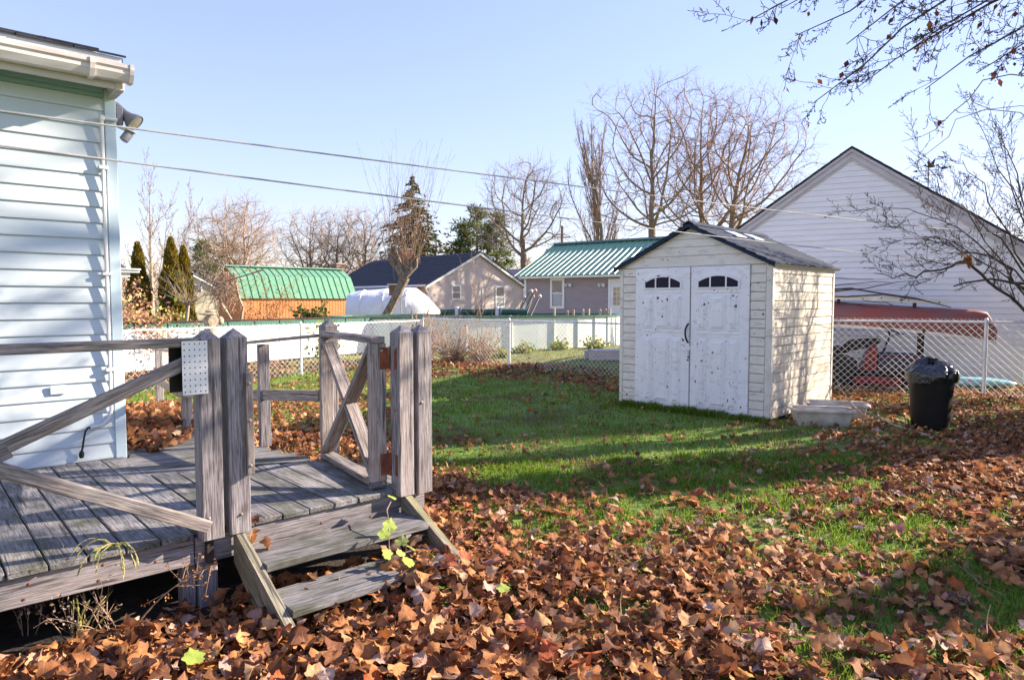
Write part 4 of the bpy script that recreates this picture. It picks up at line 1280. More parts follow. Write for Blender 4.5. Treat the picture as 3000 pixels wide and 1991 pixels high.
# ------------------------------------------------------------------ riding mower and pool float by the garage wall
def mower():
    c = GW(-1.88, -1.42, 0)
    T = thing('riding_mower', 'red riding mower with black seat behind the chain link fence', 'mower', c, GA + rad(6))
    red, blk, rub = M_['red'], M_['black'], M_['rubber']
    def wheel(x, y, r, w):
        o = MB().lathe([(r * .6, -w / 2), (r * .92, -w / 2), (r, -w * .3), (r, w * .3), (r * .92, w / 2), (r * .6, w / 2)], 22, Matrix.Translation((x, y, r)) @ Matrix.Rotation(rad(90), 4, 'X')).build('wheel', rub, T, None, True)
        sub('rim', MB().lathe([(.01, -w * .36), (r * .55, -w * .36), (r * .6, -w * .5), (r * .6, w * .5), (r * .55, w * .36), (.01, w * .36)], 16, Matrix.Translation((x, y, r)) @ Matrix.Rotation(rad(90), 4, 'X')), M_['grey'], o, True)
    for y in (-.40, .40):
        wheel(-.52, y, .24, .20)
        wheel(.62, y, .18, .15)
    MB().box((-.75, -.20, .20), (.85, .20, .30), .02).build('chassis', blk, T)
    b = MB(); b.prism([(-.88, .30), (-.22, .30), (-.22, .46), (-.34, .52), (-.70, .54), (-.88, .46)], -.38, .38); b.build('rear_fender', blk, T)
    b = MB(); b.prism([(.10, .30), (.92, .30), (.98, .40), (.95, .50), (.80, .575), (.12, .60)], -.26, .26); b.build('hood', M_['navy'], T)
    MB().prism([(.14, .335), (.90, .335), (.90, .46), (.80, .505), (.14, .52)], -.268, -.2605).build('side_panel', M_['navy'], T)
    MB().box((.14, -.271, .525), (.82, -.262, .545), .003).build('trim_strip', red, T)
    b = MB(); b.prism([(-.15, .30), (.095, .30), (.095, .72), (.03, .74), (-.05, .62)], -.24, .24); b.build('dash', red, T)
    b = MB(); b.prism([(-.30, .20), (.95, .20), (1.0, .13), (.9, .09), (-.25, .09), (-.34, .14)], -.43, .43); b.build('cutting_deck', red, T)
    # seat
    b = MB()
    b.blob((-.52, 0, .63), (.24, .22, .07), 5, .04)
    b.blob((-.68, 0, .83), (.08, .21, .22), 6, .04)
    b.build('seat', rub, T, None, True)
    MB().tube([(-.68, 0, 1.02), (-.66, 0, 1.10), (-.62, 0, 1.11)], .028, 8).build('seat_lever', rub, T, None, True)
    # grass catcher arm / chute to the right of the seat
    b = MB(); b.prism([(-.42, .70), (-.30, .80), (-.05, .83), (.14, .84), (.15, .78), (.02, .70), (-.30, .62)], -.16, .16); b.build('armrest', rub, T)
    # steering wheel on a leaning column, seen nearly edge on
    st = MB()
    M = Matrix.Translation((.40, 0, .97)) @ Matrix.Rotation(rad(-68), 4, 'Y') @ Matrix.Rotation(rad(90), 4, 'Z')
    ring = [M @ Vector((.17 * math.cos(2 * math.pi * i / 20), .17 * math.sin(2 * math.pi * i / 20), 0)) for i in range(21)]
    M = Matrix.Translation((.34, 0, .98)) @ Matrix.Rotation(rad(22), 4, 'Y')
    ring = [M @ Vector((.17 * math.sin(2 * math.pi * i / 20), .17 * math.cos(2 * math.pi * i / 20), 0)) for i in range(21)]
    st.tube(ring, .014, 6, False)
    hub = M @ Vector((0, 0, -.09))
    for a in (90, 210, 330):
        st.tube([M @ Vector((.165 * math.sin(rad(a)), .165 * math.cos(rad(a)), 0)), hub], .010, 5)
    st.build('steering_wheel', blk, T, None, True)
    MB().tube([hub, (.20, 0, .58)], .018, 8).build('steering_column', blk, T, None, True)
    MB().box((-1.05, -.35, .12), (-.89, .35, .62), .03).build('grass_bag', M_['navy'], T)
mower()
def pool_float():
    p = GW(-.30, -1.15, .13)
    T = thing('pool_float', 'aqua inflatable pool float with pink prints lying behind the fence', 'pool float', p, GA + rad(4))
    b = MB().blob((0, 0, 0), (.56, .17, .09), 11, .05, 3)
    b.build('tube', M_['float'], T, None, True)
    for x, z, m, r in ((-.10, .03, 'pink', .04), (.02, .0, 'pink', .022), (.10, .05, 'pink', .025), (.27, .03, 'yellow', .03), (-.26, .02, 'yellow', .02), (.36, .0, 'pink', .022), (-.14, .05, 'pink', .02)):
        y = -.172 * math.sqrt(max(.1, 1 - (x / .57) ** 2 - (z / .095) ** 2)) - .004
        MB().blob((x, y, z), (r, .007, r * .7), 2, .1, 1).build('print', M_[m], T)
pool_float()
stick('fence_vine', 'dry brown vine climbing the chain link fence at the garage', [(7.85, 10.02, 0), (7.82, 10.0, .4), (7.90, 9.98, .8), (7.80, 9.98, 1.2), (7.86, 9.96, 1.7), (7.95, 9.96, 2.1)], .011, M_['bark'], 'vine')
stick('garage_stake', 'thin dark stake leaning on the garage wall beside the mower', [GW(-2.9, -.75, 0), GW(-3.1, -.65, .6), GW(-3.2, -.6, 1.05)], .012, M_['barkdark'], 'stake')

# dead branches lying over the canoe
def brush():
    T = thing('dead_branches', 'tangle of dead dark branches lying over the ladder and canoe', 'branches', GW(-2.4, -1.2, 1.58), GA)
    rr = random.Random(5)
    for k in range(9):
        x, y, z = rr.uniform(-1.3, -.3), rr.uniform(-.1, .2), rr.uniform(0, .06)
        pts = [(x, y, z)]
        a = rr.uniform(-.25, .6)
        for i in range(7):
            a += rr.uniform(-.35, .3)
            pts.append((pts[-1][0] + .26 * math.cos(a) * (1 if k % 3 else .45), pts[-1][1] + rr.uniform(-.05, .05), max(-.0 - .05 * i, pts[-1][2] + .14 * math.sin(a))))
        MB().tube(pts, [.014 * (1 - .1 * i) for i in range(8)], 5).build('branch', M_['barkdark'], T, None, True)
    MB().tube([(-.3, -.1, .10), (.2, -.1, .13), (.6, -.12, .05), (1.2, -.12, -.05), (1.7, -.14, -.20)], [.016, .016, .014, .012, .008], 6).build('branch', M_['barkdark'], T, None, True)
    MB().tube([(-.4, -.05, .0), (.1, -.1, -.02), (.7, -.14, .02), (1.4, -.16, -.10)], [.012, .014, .012, .006], 6).build('branch', M_['barkdark'], T, None, True)
brush()

# ------------------------------------------------------------------ clotheslines
def line(label, p0, p1, sag, r):
    p0, p1 = Vector(p0), Vector(p1)
    o = bpy.data.objects.new('clothesline', None)
    pts = []
    for i in range(33):
        t = i / 32
        q = p0.lerp(p1, t); q.z -= sag * 4 * t * (1 - t)
        pts.append(q - p0)
    bpy.data.objects.remove(o)
    ob = MB().tube(pts, r, 6).build('clothesline', M_['rope'], None, Matrix.Translation(p0), True)
    return tag(ob, label, 'clothesline', 'clotheslines across the yard')
e1 = P(3060, 697, 11.2)
e2 = GW(-.02, -.12, 0) ; e2 = P(2868, 770, 11.6)
line('upper white clothesline crossing the sky above the shed', P(-250, 292, 2.75), e1, .05, .0043)
line('lower white clothesline crossing above the shed to the pulley', P(-250, 393, 2.75), e2, .05, .0043)
def pulley():
    T = thing('clothesline_pulley', 'grey pulley and white bracket holding the lower clothesline at the garage', 'pulley', e2, GA)
    MB().lathe([(.02, -.015), (.05, -.015), (.042, 0), (.05, .015), (.02, .015)], 16, Matrix.Rotation(rad(90), 4, 'X')).build('wheel', M_['grey'], T, None, True)
    MB().tube([(0, 0, 0), (.06, .01, .02), (.10, .03, .12), (.10, .06, .30)], .010, 6).build('hook', M_['white'], T, None, True)
    MB().tube([(.10, .02, .0), (.12, .03, -.1), (.11, .04, -.28)], .012, 6).build('hanger', M_['white'], T, None, True)
pulley()

# ------------------------------------------------------------------ pool beyond the fence
def pool():
    a = rad(24)
    c = Vector((-.95, 22.6, 0))
    T = thing('swimming_pool', 'oval above ground pool with pale wall and green rim behind the low fence', 'pool', c, a)
    A, B, h, n = 4.9, 2.3, .97, 72
    def el(t, d=0): return ((A + d) * math.copysign(abs(math.cos(t)) ** .7, math.cos(t)), (B + d) * math.copysign(abs(math.sin(t)) ** .7, math.sin(t)))
    k = 36
    for i in range(k):                                    # wall sheets between uprights
        t0, t1 = 2 * math.pi * i / k, 2 * math.pi * (i + 1) / k
        vs = []
        for d in (0, -.02):
            for t in (t0, (t0 + t1) / 2, t1):
                x, y = el(t, d)
                vs += [(x, y, 0), (x, y, h)]
        MB().add(vs, [(0, 2, 3, 1), (2, 4, 5, 3), (6, 7, 9, 8), (8, 9, 11, 10), (1, 3, 9, 7), (3, 5, 11, 9)]).build('wall_panel', M_['poolwall'], T)
        x, y = el(t0, .012)
        MB().box((x - .02, y - .02, 0), (x + .02, y + .02, h - .002), .004).build('upright', M_['wtrim'], T)
        q0, q1, r0, r1 = el(t0, .06), el(t1, .06), el(t0, -.10), el(t1, -.10)
        vs = [(*q0, h), (*q1, h), (*r1, h), (*r0, h)]
        MB().add(vs + [(x, y, z + .05) for x, y, z in vs], [(0, 3, 2, 1), (4, 5, 6, 7), (0, 1, 5, 4), (1, 2, 6, 5), (2, 3, 7, 6), (3, 0, 4, 7)]).build('rim_cap', M_['poolrim'], T)
    MB().add([(*el(2 * math.pi * i / n, -.11), h - .06) for i in range(n)], [tuple(range(n))]).build('cover', M_['green_dark'], T)
    # white panelled screen with a green band, left of the pool
    p, q = Vector((-8.6, 12.9, 0)), Vector((-3.75, 19.75, 0))
    S = thing('pool_screen', 'long white panelled screen with green top band behind the left fence', 'screen', p, math.atan2(q.y - p.y, q.x - p.x))
    L = (q - p).length
    m = 12
    for i in range(m):
        x0, x1 = L * i / m + .012, L * (i + 1) / m - .012
        MB().box((x0, -.02, .03), (x1, .02, .86), .006).build('panel', M_['wrap'], S)
        MB().box((x0, -.03, .862), (x1, .03, 1.0), .006).build('green_band', M_['poolrim'], S)
        MB().box((L * i / m - .025, .022, 0), (L * i / m + .025, .07, .99), .006).build('upright', M_['wtrim'], S)
    MB().tube([(0, 0, 1.02), (L * .5, 0, 1.03), (L, 0, 1.02)], .022, 8).build('top_rail', M_['darkwood'], S, None, True)
    return T
POOL = pool()
def cover_reel():
    p = P(1290, 914, 21.5); q = P(1545, 916, 21.5)
    T = thing('pool_cover_roll', 'rolled dark green pool cover with white clamps on the pool rim', 'pool cover', (p.x, p.y, .93), math.atan2(q.y - p.y, q.x - p.x))
    L = (q - p).length
    MB().tube([(0, 0, .19), (L * .25, 0, .21), (L * .5, 0, .19), (L * .75, 0, .20), (L, 0, .19)], .10, 10).build('cover_roll', M_['green_dark'], T, None, True)
    for x in (L * .22, L * .68):
        c = MB().box((x - .13, -.13, .08), (x - .02, .13, .36), .02).build('clamp', M_['wtrim'], T)
        MB().box((x + .0, -.12, .08), (x + .06, .12, .34), .01).build('clamp', M_['grey'], T)
cover_reel()
for i, (u, v0, v1) in enumerate(((1624, 903, 922), (1662, 909, 922), (1680, 907, 922), (1708, 905, 921), (1725, 904, 921), (1758, 905, 920), (1774, 904, 920), (1787, 904, 920))):
    Y = 22.6
    p, q = P(u, v1 + 4, Y), P(u, v0, Y)
    o = MB().lathe([(.035, 0), (.035, q.z - p.z - .01), (.03, q.z - p.z)], 10).build('wooden_peg', M_['dowel'], None, Matrix.Translation(p), True)
    lab = ['pale wooden peg with a dark knot, leftmost of the row on the pool edge', 'pale wooden peg, second from the left of the row on the pool edge', 'pale wooden peg, third from the left of the row on the pool edge', 'pale wooden peg, fourth from the left of the row on the pool edge', 'pale wooden peg, fourth from the right of the row on the pool edge', 'pale wooden peg, third from the right of the row on the pool edge', 'pale wooden peg, second from the right of the row on the pool edge', 'pale wooden peg nearest the shed in the row on the pool edge'][i]
    tag(o, lab, 'peg', 'wooden pegs along the pool edge')
poles = [((1493, 922), (1537, 872), 'bolt', 'ball', 'olive leaning pool pole with a cream ball, leftmost of the bunch', 'stringer'),
         ((1512, 922), (1556, 853), 'black', 'ball', 'black leaning pool pole with the highest cream ball', 'black'),
         ((1530, 922), (1568, 851), 'black', 'ballred', 'black leaning pool pole with a pinkish ball behind the highest', 'black'),
         ((1540, 922), (1561, 868), 'black', 'ballred', 'black leaning pool pole with a low pinkish ball', 'black'),
         ((1553, 922), (1581, 868), 'black', 'ball', 'black leaning pool pole with a cream ball, rightmost of the bunch', 'black')]
for i, ((u0, v0), (u1, v1), _, bm_, lab, pm) in enumerate(poles):
    a, b = P(u0, v0 + 6, 23.5 + .15 * i), P(u1, v1, 24.2 + .15 * i)
    T = thing('pool_pole', lab, 'pole', a, 0, 'ball topped poles leaning by the pool')
    MB().tube([(0, 0, 0), b - a], .035, 8).build('shaft', M_[pm], T, None, True)
    MB().blob(b - a, (.075, .075, .075), i, .03).build('ball', M_[bm_], T, None, True)
# stacked pale planks on the far lawn
def plank_box():
    p = G(1725, 1057)
    T = thing('plank_stack', 'low stack of whitewashed planks on the neighbouring lawn left of the shed', 'planks', (p.x, p.y, 0), rad(6))
    for k in range(3):
        MB().box((0, -.05 + .01 * k, .01 + .075 * k), (1.75, 0.0, .08 + .075 * k), .006).build('plank', M_['rawwood'], T)
        MB().box((0, .5, .01 + .075 * k), (1.75, .55, .08 + .075 * k), .006).build('plank', M_['rawwood'], T)
    for k in range(4):
        MB().box((.1 + .02 * k, -.04 + .15 * k, .237), (1.72, .09 + .15 * k, .262), .006).build('plank', M_['rawwood'], T)
plank_box()
stick('dark_stake', 'short dark stake in the neighbouring lawn behind the fence', [G(1569, 1092), G(1569, 1092) + Vector((0, 0, .12)), G(1569, 1092) + Vector((.02, 0, .24))], .025, M_['barkdark'], 'stake')
for u, v0, v1, lab in ((1207, 960, 903, 'grey rough stake standing at the fence corner, taller of two'), (1220, 960, 910, 'grey rough stake standing at the fence corner, shorter of two')):
    a, b = P(u, v0 + 120, 16.8), P(u, v1, 16.8)
    stick('fence_stake', lab, [a, (a + b) / 2, b], .05, M_['barkpale'], 'stake', 'rough stakes at the fence corner')
a = P(1235, 955, 16.9); b = P(1261, 897, 16.7)
stick('leaning_stick', 'brown stick leaning to the right at the fence corner', [a - (b - a) * 1.5, a, b], .045, M_['bark'], 'stick')

# stone ornament behind the left fence
def ornament():
    p = P(618, 950, 13.4)
    T = thing('stone_ornament', 'stone garden ornament with flat slabs balanced on a drum behind the fence', 'ornament', (p.x, p.y, 0), rad(20))
    z0 = p.z
    MB().lathe([(.14, 0), (.12, .3), (.10, z0 - .06)], 12).build('pedestal', M_['stone'], T, None, True)
    MB().lathe([(.03, -.13), (.10, -.13), (.115, -.10), (.115, .10), (.10, .13), (.03, .13)], 18, Matrix.Translation((0, 0, z0 + .06)) @ Matrix.Rotation(rad(90), 4, 'X') @ Matrix.Rotation(rad(25), 4, 'Y')).build('drum', M_['stone'], T, None, True)
    MB().blob((.17, 0, z0 + .07), (.07, .06, .09), 3, .08).build('side_stone', M_['stone'], T, None, True)
    MB().blob((-.05, 0, z0 + .205), (.17, .12, .028), 4, .06).build('slab', M_['stone'], T, None, True)
    MB().blob((-.02, 0, z0 + .258), (.10, .08, .022), 5, .06).build('slab', M_['stone'], T, None, True)
ornament()

# ------------------------------------------------------------------ barn shed, boat and houses beyond
E42, N42 = DE, DN
def far_thing(name, label, cat, loc): return thing(name, label, cat, loc, DR)
def barn():
    o = Vector((-13.6, 34.2, 0))
    T = far_thing('barn_shed', 'orange stained barn shed with green gambrel metal roof', 'shed', o)
    L, W = 6.35, 3.1
    ez, kz, rz = 1.68, 2.75, 3.22                        # eave, knee, ridge
    ky = .62
    prof = [(0, 0), (W, 0), (W, ez), (W - ky, kz), (W / 2, rz), (ky, kz), (0, ez)]
    MB().prism([(y + .0, z) for y, z in prof], .03, L - .03, 'x').build('wall', M_['barn'], T)
    n = 38
    for i in range(n):
        x0, x1 = L * i / n, L * (i + 1) / n
        MB().box((x0 + .008, -.028, .02), (x1 - .008, -.001, ez - .02), .004).build('board', M_['barn'], T)
    for i in range(16):
        y0, y1 = W * i / 16, W * (i + 1) / 16
        ym = (y0 + y1) / 2
        d = min(ym, W - ym)
        zt = ez + (kz - ez) * min(1, d / ky) + (rz - kz) * max(0, (d - ky) / (W / 2 - ky)) - .12
        MB().box((-.0, y0 + .008, .02), (.029, y1 - .008, zt), .004).build('board', M_['barn'], T)
    MB().box((L - .06, -.04, 0), (L + .02, -.029, ez), .004).build('corner_trim', M_['barn'], T)
    m = 18
    for (ya, za, yb, zb) in ((-.12, ez - .10, ky, kz), (ky, kz, W / 2, rz), (W + .12, ez - .10, W - ky, kz), (W - ky, kz, W / 2, rz)):
        up = Vector((0, -(zb - za), (yb - ya))).normalized()
        if up.z < 0: up = -up
        for i in range(m):
            x0, x1 = -.15 + (L + .3) * i / m, -.15 + (L + .3) * (i + 1) / m
            b = MB()
            def sl(x, h): return [Vector((x, ya, za)) + up * h, Vector((x, yb, zb)) + up * h]
            vs = []
            for x, h in ((x0 + .002, .0), (x1 - .002, .0), (x1 - .002, .02), (x0 + .05, .02), (x0 + .035, .055), (x0 + .015, .055), (x0 + .002, .02)):
                vs += sl(x, h)
            k = 7
            b.add(vs, [(2 * i2, 2 * ((i2 + 1) % k), 2 * ((i2 + 1) % k) + 1, 2 * i2 + 1) for i2 in range(k)] + [tuple(2 * i2 for i2 in range(k)), tuple(2 * i2 + 1 for i2 in range(k - 1, -1, -1))])
            b.build('roof_panel', M_['green_roof'], T)
    MB().prism([(W / 2 - .2, rz + .03), (W / 2, rz + .10), (W / 2 + .2, rz + .03), (W / 2, rz + .06)], -.17, L + .17, 'x').build('ridge_cap', M_['green_roof'], T)
    for ya, za, yb, zb in ((-.10, ez - .05, ky, kz), (ky, kz, W / 2, rz), (W + .10, ez - .05, W - ky, kz), (W - ky, kz, W / 2, rz)):
        b = MB(); b.beam((-.06, ya, za - .05), (-.06, yb, zb - .05), .05, .10); b.build('rake_board', M_['barn'], T)
barn()

def gable_house():
    o = Vector((-5.2, 42.6, 0))
    T = far_thing('gable_house', 'sunlit taupe gabled house with dark shingle roof and tree shadows', 'house', o)
    W, L, ez, rz = 8.0, 13.0, 2.55, 4.62                  # gable along x, body back along y
    MB().prism([(0, 0), (W, 0), (W, ez), (W / 2, rz - .12), (0, ez)], .02, L).build('wall', M_['taupe_lit'], T)
    z = .1
    b = MB()
    while z < rz - .3:
        w = W / 2 if z < ez else (rz - .15 - z) / (rz - ez) * W / 2
        w2 = W / 2 if z + .12 < ez else max(.02, (rz - .15 - z - .12) / (rz - ez) * W / 2)
        q = [(W / 2 - w, -.012, z), (W / 2 + w, -.012, z), (W / 2 + w2, .012, z + .119), (W / 2 - w2, .012, z + .119)]
        b.add(q + [(x, .019, zz) for x, y, zz in q], [(0, 1, 2, 3), (0, 4, 5, 1), (3, 2, 6, 7), (0, 3, 7, 4), (1, 5, 6, 2)])
        z += .12
    s = b.build('siding', M_['taupe_lit'], T)
    s['kind'] = 'stuff'
    def window(x0, x1, z0, z1, y=-.012):
        f = MB()
        f.box((x0 - .10, y - .03, z0 - .12), (x1 + .10, y, z0 - .0005), .006)
        f.box((x0 - .10, y - .03, z1 + .0005), (x1 + .10, y, z1 + .10), .006)
        f.box((x0 - .10, y - .03, z0), (x0 - .0005, y, z1), .006)
        f.box((x1 + .0005, y - .03, z0), (x1 + .10, y, z1), .006)
        w = f.build('window', M_['wtrim'], T)
        zm = (z0 + z1) / 2
        sub('sash_bar', MB().box((x0 + .001, y - .022, zm - .03), (x1 - .001, y - .004, zm + .03), .003), M_['wtrim'], w)
        sub('pane', MB().box((x0 + .001, y - .012, zm + .031), (x1 - .001, y - .006, z1 - .001)), M_['glass'], w)
        sub('pane', MB().box((x0 + .001, y - .010, z0 + .001), (x1 - .001, y - .004, zm - .031)), M_['blind'] if x0 > 4 else M_['glass'], w)
    def X(u):
        # photo column -> x along the gable wall
        k = (u - 1500) / FPX
        return (k * o.y - o.x) / (E42.x - k * E42.y)
    def Zat(u, v):
        x = X(u); Y = o.y + E42.y * x
        return 1.5 + (879 - v) / FPX * Y * .9985
    window(X(1326), X(1347), Zat(1336, 873), Zat(1336, 839))
    window(X(1454), X(1475), Zat(1465, 896), Zat(1465, 842))
    MB().box((X(1412), -.05, .2), (X(1416), -.013, Zat(1414, 845)), .01).build('vent_pipe', M_['wtrim'], T)
    lv = MB().box((W / 2 - .22, -.03, rz - .75), (W / 2 + .22, -.0125, rz - .30), .01).build('attic_vent', M_['taupe_lit'], T)
    for i in range(5): sub('louver', MB().box((W / 2 - .19, -.05, rz - .72 + .08 * i), (W / 2 + .19, -.031, rz - .68 + .08 * i)), M_['taupe_lit'], lv)
    slope = (rz - ez) / (W / 2)
    for sg in (-1, 1):
        def q(d, dz): return (W / 2 + sg * d, rz - slope * d + dz)
        b = MB().prism([q(0, 0), q(W / 2 + .35, 0), q(W / 2 + .35, .05), q(0, .05)], -.25, L + .2).build('roof', M_['shingle'], T)
        n = 11
        for k in range(n):
            d0, d1 = (W / 2 + .35) * k / n, (W / 2 + .35) * (k + 1) / n + .03
            MB().prism([q(d0, .052), q(d1, .056), q(d1, .09), q(d0, .065)], -.27, L + .22).build('shingle_course', M_['shingle'], T)
        MB().prism([q(0, -.16), q(W / 2 + .34, -.16), q(W / 2 + .34, -.002), q(0, -.002)], -.24, -.18).build('rake_board', M_['wtrim'], T)
    MB().box((-.40, -.2, ez - .22), (-.28, L, ez - .08), .02).build('gutter', M_['wtrim'], T)
    MB().tube([(-.34, -.12, ez - .2), (-.2, -.08, ez - .5), (-.06, -.06, ez - .62), (-.05, -.05, .1)], .06, 6).build('downspout', M_['wtrim'], T, None, True)
    MB().tube([(W + .34, -.12, ez - .2), (W + .12, -.08, ez - .5), (W + .02, -.06, ez - .62), (W + .02, -.05, .1)], .06, 6).build('downspout', M_['wtrim'], T, None, True)
    c = MB().box((2.9, 7.2, 3.6), (3.7, 8.0, 5.15)).build('chimney', M_['brick'], T)
    sub('chimney_cap', MB().box((2.82, 7.12, 5.152), (3.78, 8.08, 5.26), .02), M_['mortar'], c)
    # low lean-to roof at the left, over the boat
    MB().prism([(-3.6, 1.75), (-.02, 2.28), (-.02, 2.36), (-3.6, 1.83)], .8, 9).build('porch_roof', M_['grey'], T)
gable_house()

def green_house():
    A = rad(-36.6)
    o = Vector((.65, 36.0, 0))
    T = thing('green_roof_house', 'taupe house with ribbed green metal roof behind the shed', 'house', o, A)
    L, W, ez, rz = 12.0, 6.8, 2.74, 4.62
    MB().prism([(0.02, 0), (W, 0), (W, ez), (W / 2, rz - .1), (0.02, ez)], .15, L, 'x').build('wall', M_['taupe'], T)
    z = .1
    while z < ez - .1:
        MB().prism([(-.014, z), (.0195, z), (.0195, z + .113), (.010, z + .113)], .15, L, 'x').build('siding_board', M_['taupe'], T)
        z += .115
    def X(u):
        k = (u - 1500) / FPX
        c, s = math.cos(A), math.sin(A)
        return (k * o.y - o.x) / (c - k * s)
    def Z(u, v): return 1.5 + (879 - v) / FPX * (o.y + math.sin(A) * X(u)) * .9985
    # window
    x0, x1, z0, z1 = X(1619), X(1648), Z(1633, 896), Z(1633, 822)
    f = MB()
    f.box((x0 - .13, -.06, z0 - .14), (x1 + .13, -.015, z0 - .0005), .008); f.box((x0 - .13, -.06, z1 + .0005), (x1 + .13, -.015, z1 + .13), .008)
    f.box((x0 - .13, -.06, z0), (x0 - .0005, -.015, z1), .008); f.box((x1 + .0005, -.06, z0), (x1 + .13, -.015, z1), .008)
    w = f.build('window', M_['wtrim'], T)
    zm = (z0 + z1) / 2
    sub('sash_bar', MB().box((x0 + .001, -.045, zm - .03), (x1 - .001, -.02, zm + .03), .004), M_['wtrim'], w)
    sub('pane', MB().box((x0 + .001, -.03, zm + .031), (x1 - .001, -.02, z1 - .001)), M_['glass'], w)
    p2 = sub('pane', MB().box((x0 + .001, -.028, z0 + .001), (x1 - .001, -.019, zm - .031)), M_['glass'], w)
    xs = [x0 + .06 + (x1 - x0 - .12) * i / 10 for i in range(11)]
    sub('blind', MB().prism([(x0 + .06, z0 + .06), (x1 - .06, z0 + .06)] + [(x, zm - .10 + .22 * math.sin(math.pi * (x - x0) / (x1 - x0))) for x in reversed(xs)], -.034, -.031), M_['blind'], w)
    # glazed door at the right
    x0, x1, zt = X(1790), X(1835), Z(1800, 825)
    f = MB()
    f.box((x0 - .14, -.06, .1), (x0 - .0005, -.015, zt), .008); f.box((x1 + .0005, -.06, .1), (x1 + .14, -.015, zt), .008); f.box((x0 - .14, -.06, zt + .0005), (x1 + .14, -.015, zt + .14), .008)
    d = f.build('door_frame', M_['wtrim'], T)
    db = MB().box((x0 + .002, -.04, .12), (x1 - .002, -.018, zt - .002), .006).build('door', M_['wtrim'], T)
    gw_ = (x1 - x0 - .30) / 3
    for i in range(3):
        for j in range(4):
            sub('pane', MB().box((x0 + .13 + (gw_ + .02) * i, -.046, zt - .25 - .22 * (j + 1)), (x0 + .13 + (gw_ + .02) * i + gw_, -.0405, zt - .27 - .22 * j)), M_['dowel'], db)
    # twin spotlights under the eave
    for u in (1668, 1765):
        x = X(u); z = Z(u, 832)
        l = MB().lathe([(.05, 0), (.05, .04)], 10, Matrix.Translation((x, -.015, z)) @ Matrix.Rotation(rad(90), 4, 'X')).build('wall_lamp', M_['wtrim'], T)
        for dx in (-.1, .1):
            M = Matrix.Translation((x + dx, -.12, z - .03)) @ Vector((dx * 4, -1, -.5)).to_track_quat('Z', 'Y').to_matrix().to_4x4()
            sub('lamp_head', MB().lathe([(.03, -.08), (.045, -.05), (.09, .06), (.085, .07), (.01, .06)], 12, M), M_['wtrim'], l, True)
    MB().box((-.05, -.46, ez - .13), (L, -.38, ez - .02), .01).build('fascia', M_['wtrim'], T)
    MB().box((-.05, -.378, ez - .12), (L, .12, ez - .09)).build('soffit_panel', M_['wtrim'], T)
    MB().box((.02, -.05, 0), (.15, .04, ez - .125), .01).build('corner_trim', M_['wtrim'], T)
    m = 36
    for sg in (0, 1):
        ya, za, yb, zb = (-.5, ez - .02 - .0, W / 2, rz) if sg == 0 else (W + .5, ez - .02, W / 2, rz)
        up = Vector((0, -(zb - za), (yb - ya))).normalized()
        if up.z < 0: up = -up
        for i in range(m):
            x0, x1 = -.35 + (L + .4) * i / m, -.35 + (L + .4) * (i + 1) / m
            def sl(x, h): return [Vector((x, ya, za)) + up * h, Vector((x, yb, zb)) + up * h]
            vs = []
            for x, h in ((x0 + .002, .0), (x1 - .002, .0), (x1 - .002, .018), (x0 + .10, .018), (x0 + .085, .05), (x0 + .04, .05), (x0 + .02, .018), (x0 + .002, .018)):
                vs += sl(x, h)
            k = 8
            MB().add(vs, [(2 * i2, 2 * ((i2 + 1) % k), 2 * ((i2 + 1) % k) + 1, 2 * i2 + 1) for i2 in range(k)] + [tuple(2 * i2 for i2 in range(k)), tuple(2 * i2 + 1 for i2 in range(k - 1, -1, -1))]).build('roof_panel', M_['green_roof'], T)
    MB().prism([(W / 2 - .25, rz + .0), (W / 2, rz + .12), (W / 2 + .25, rz + .0), (W / 2, rz + .07)], -.37, L, 'x').build('ridge_cap', M_['green_dark'], T)
green_house()

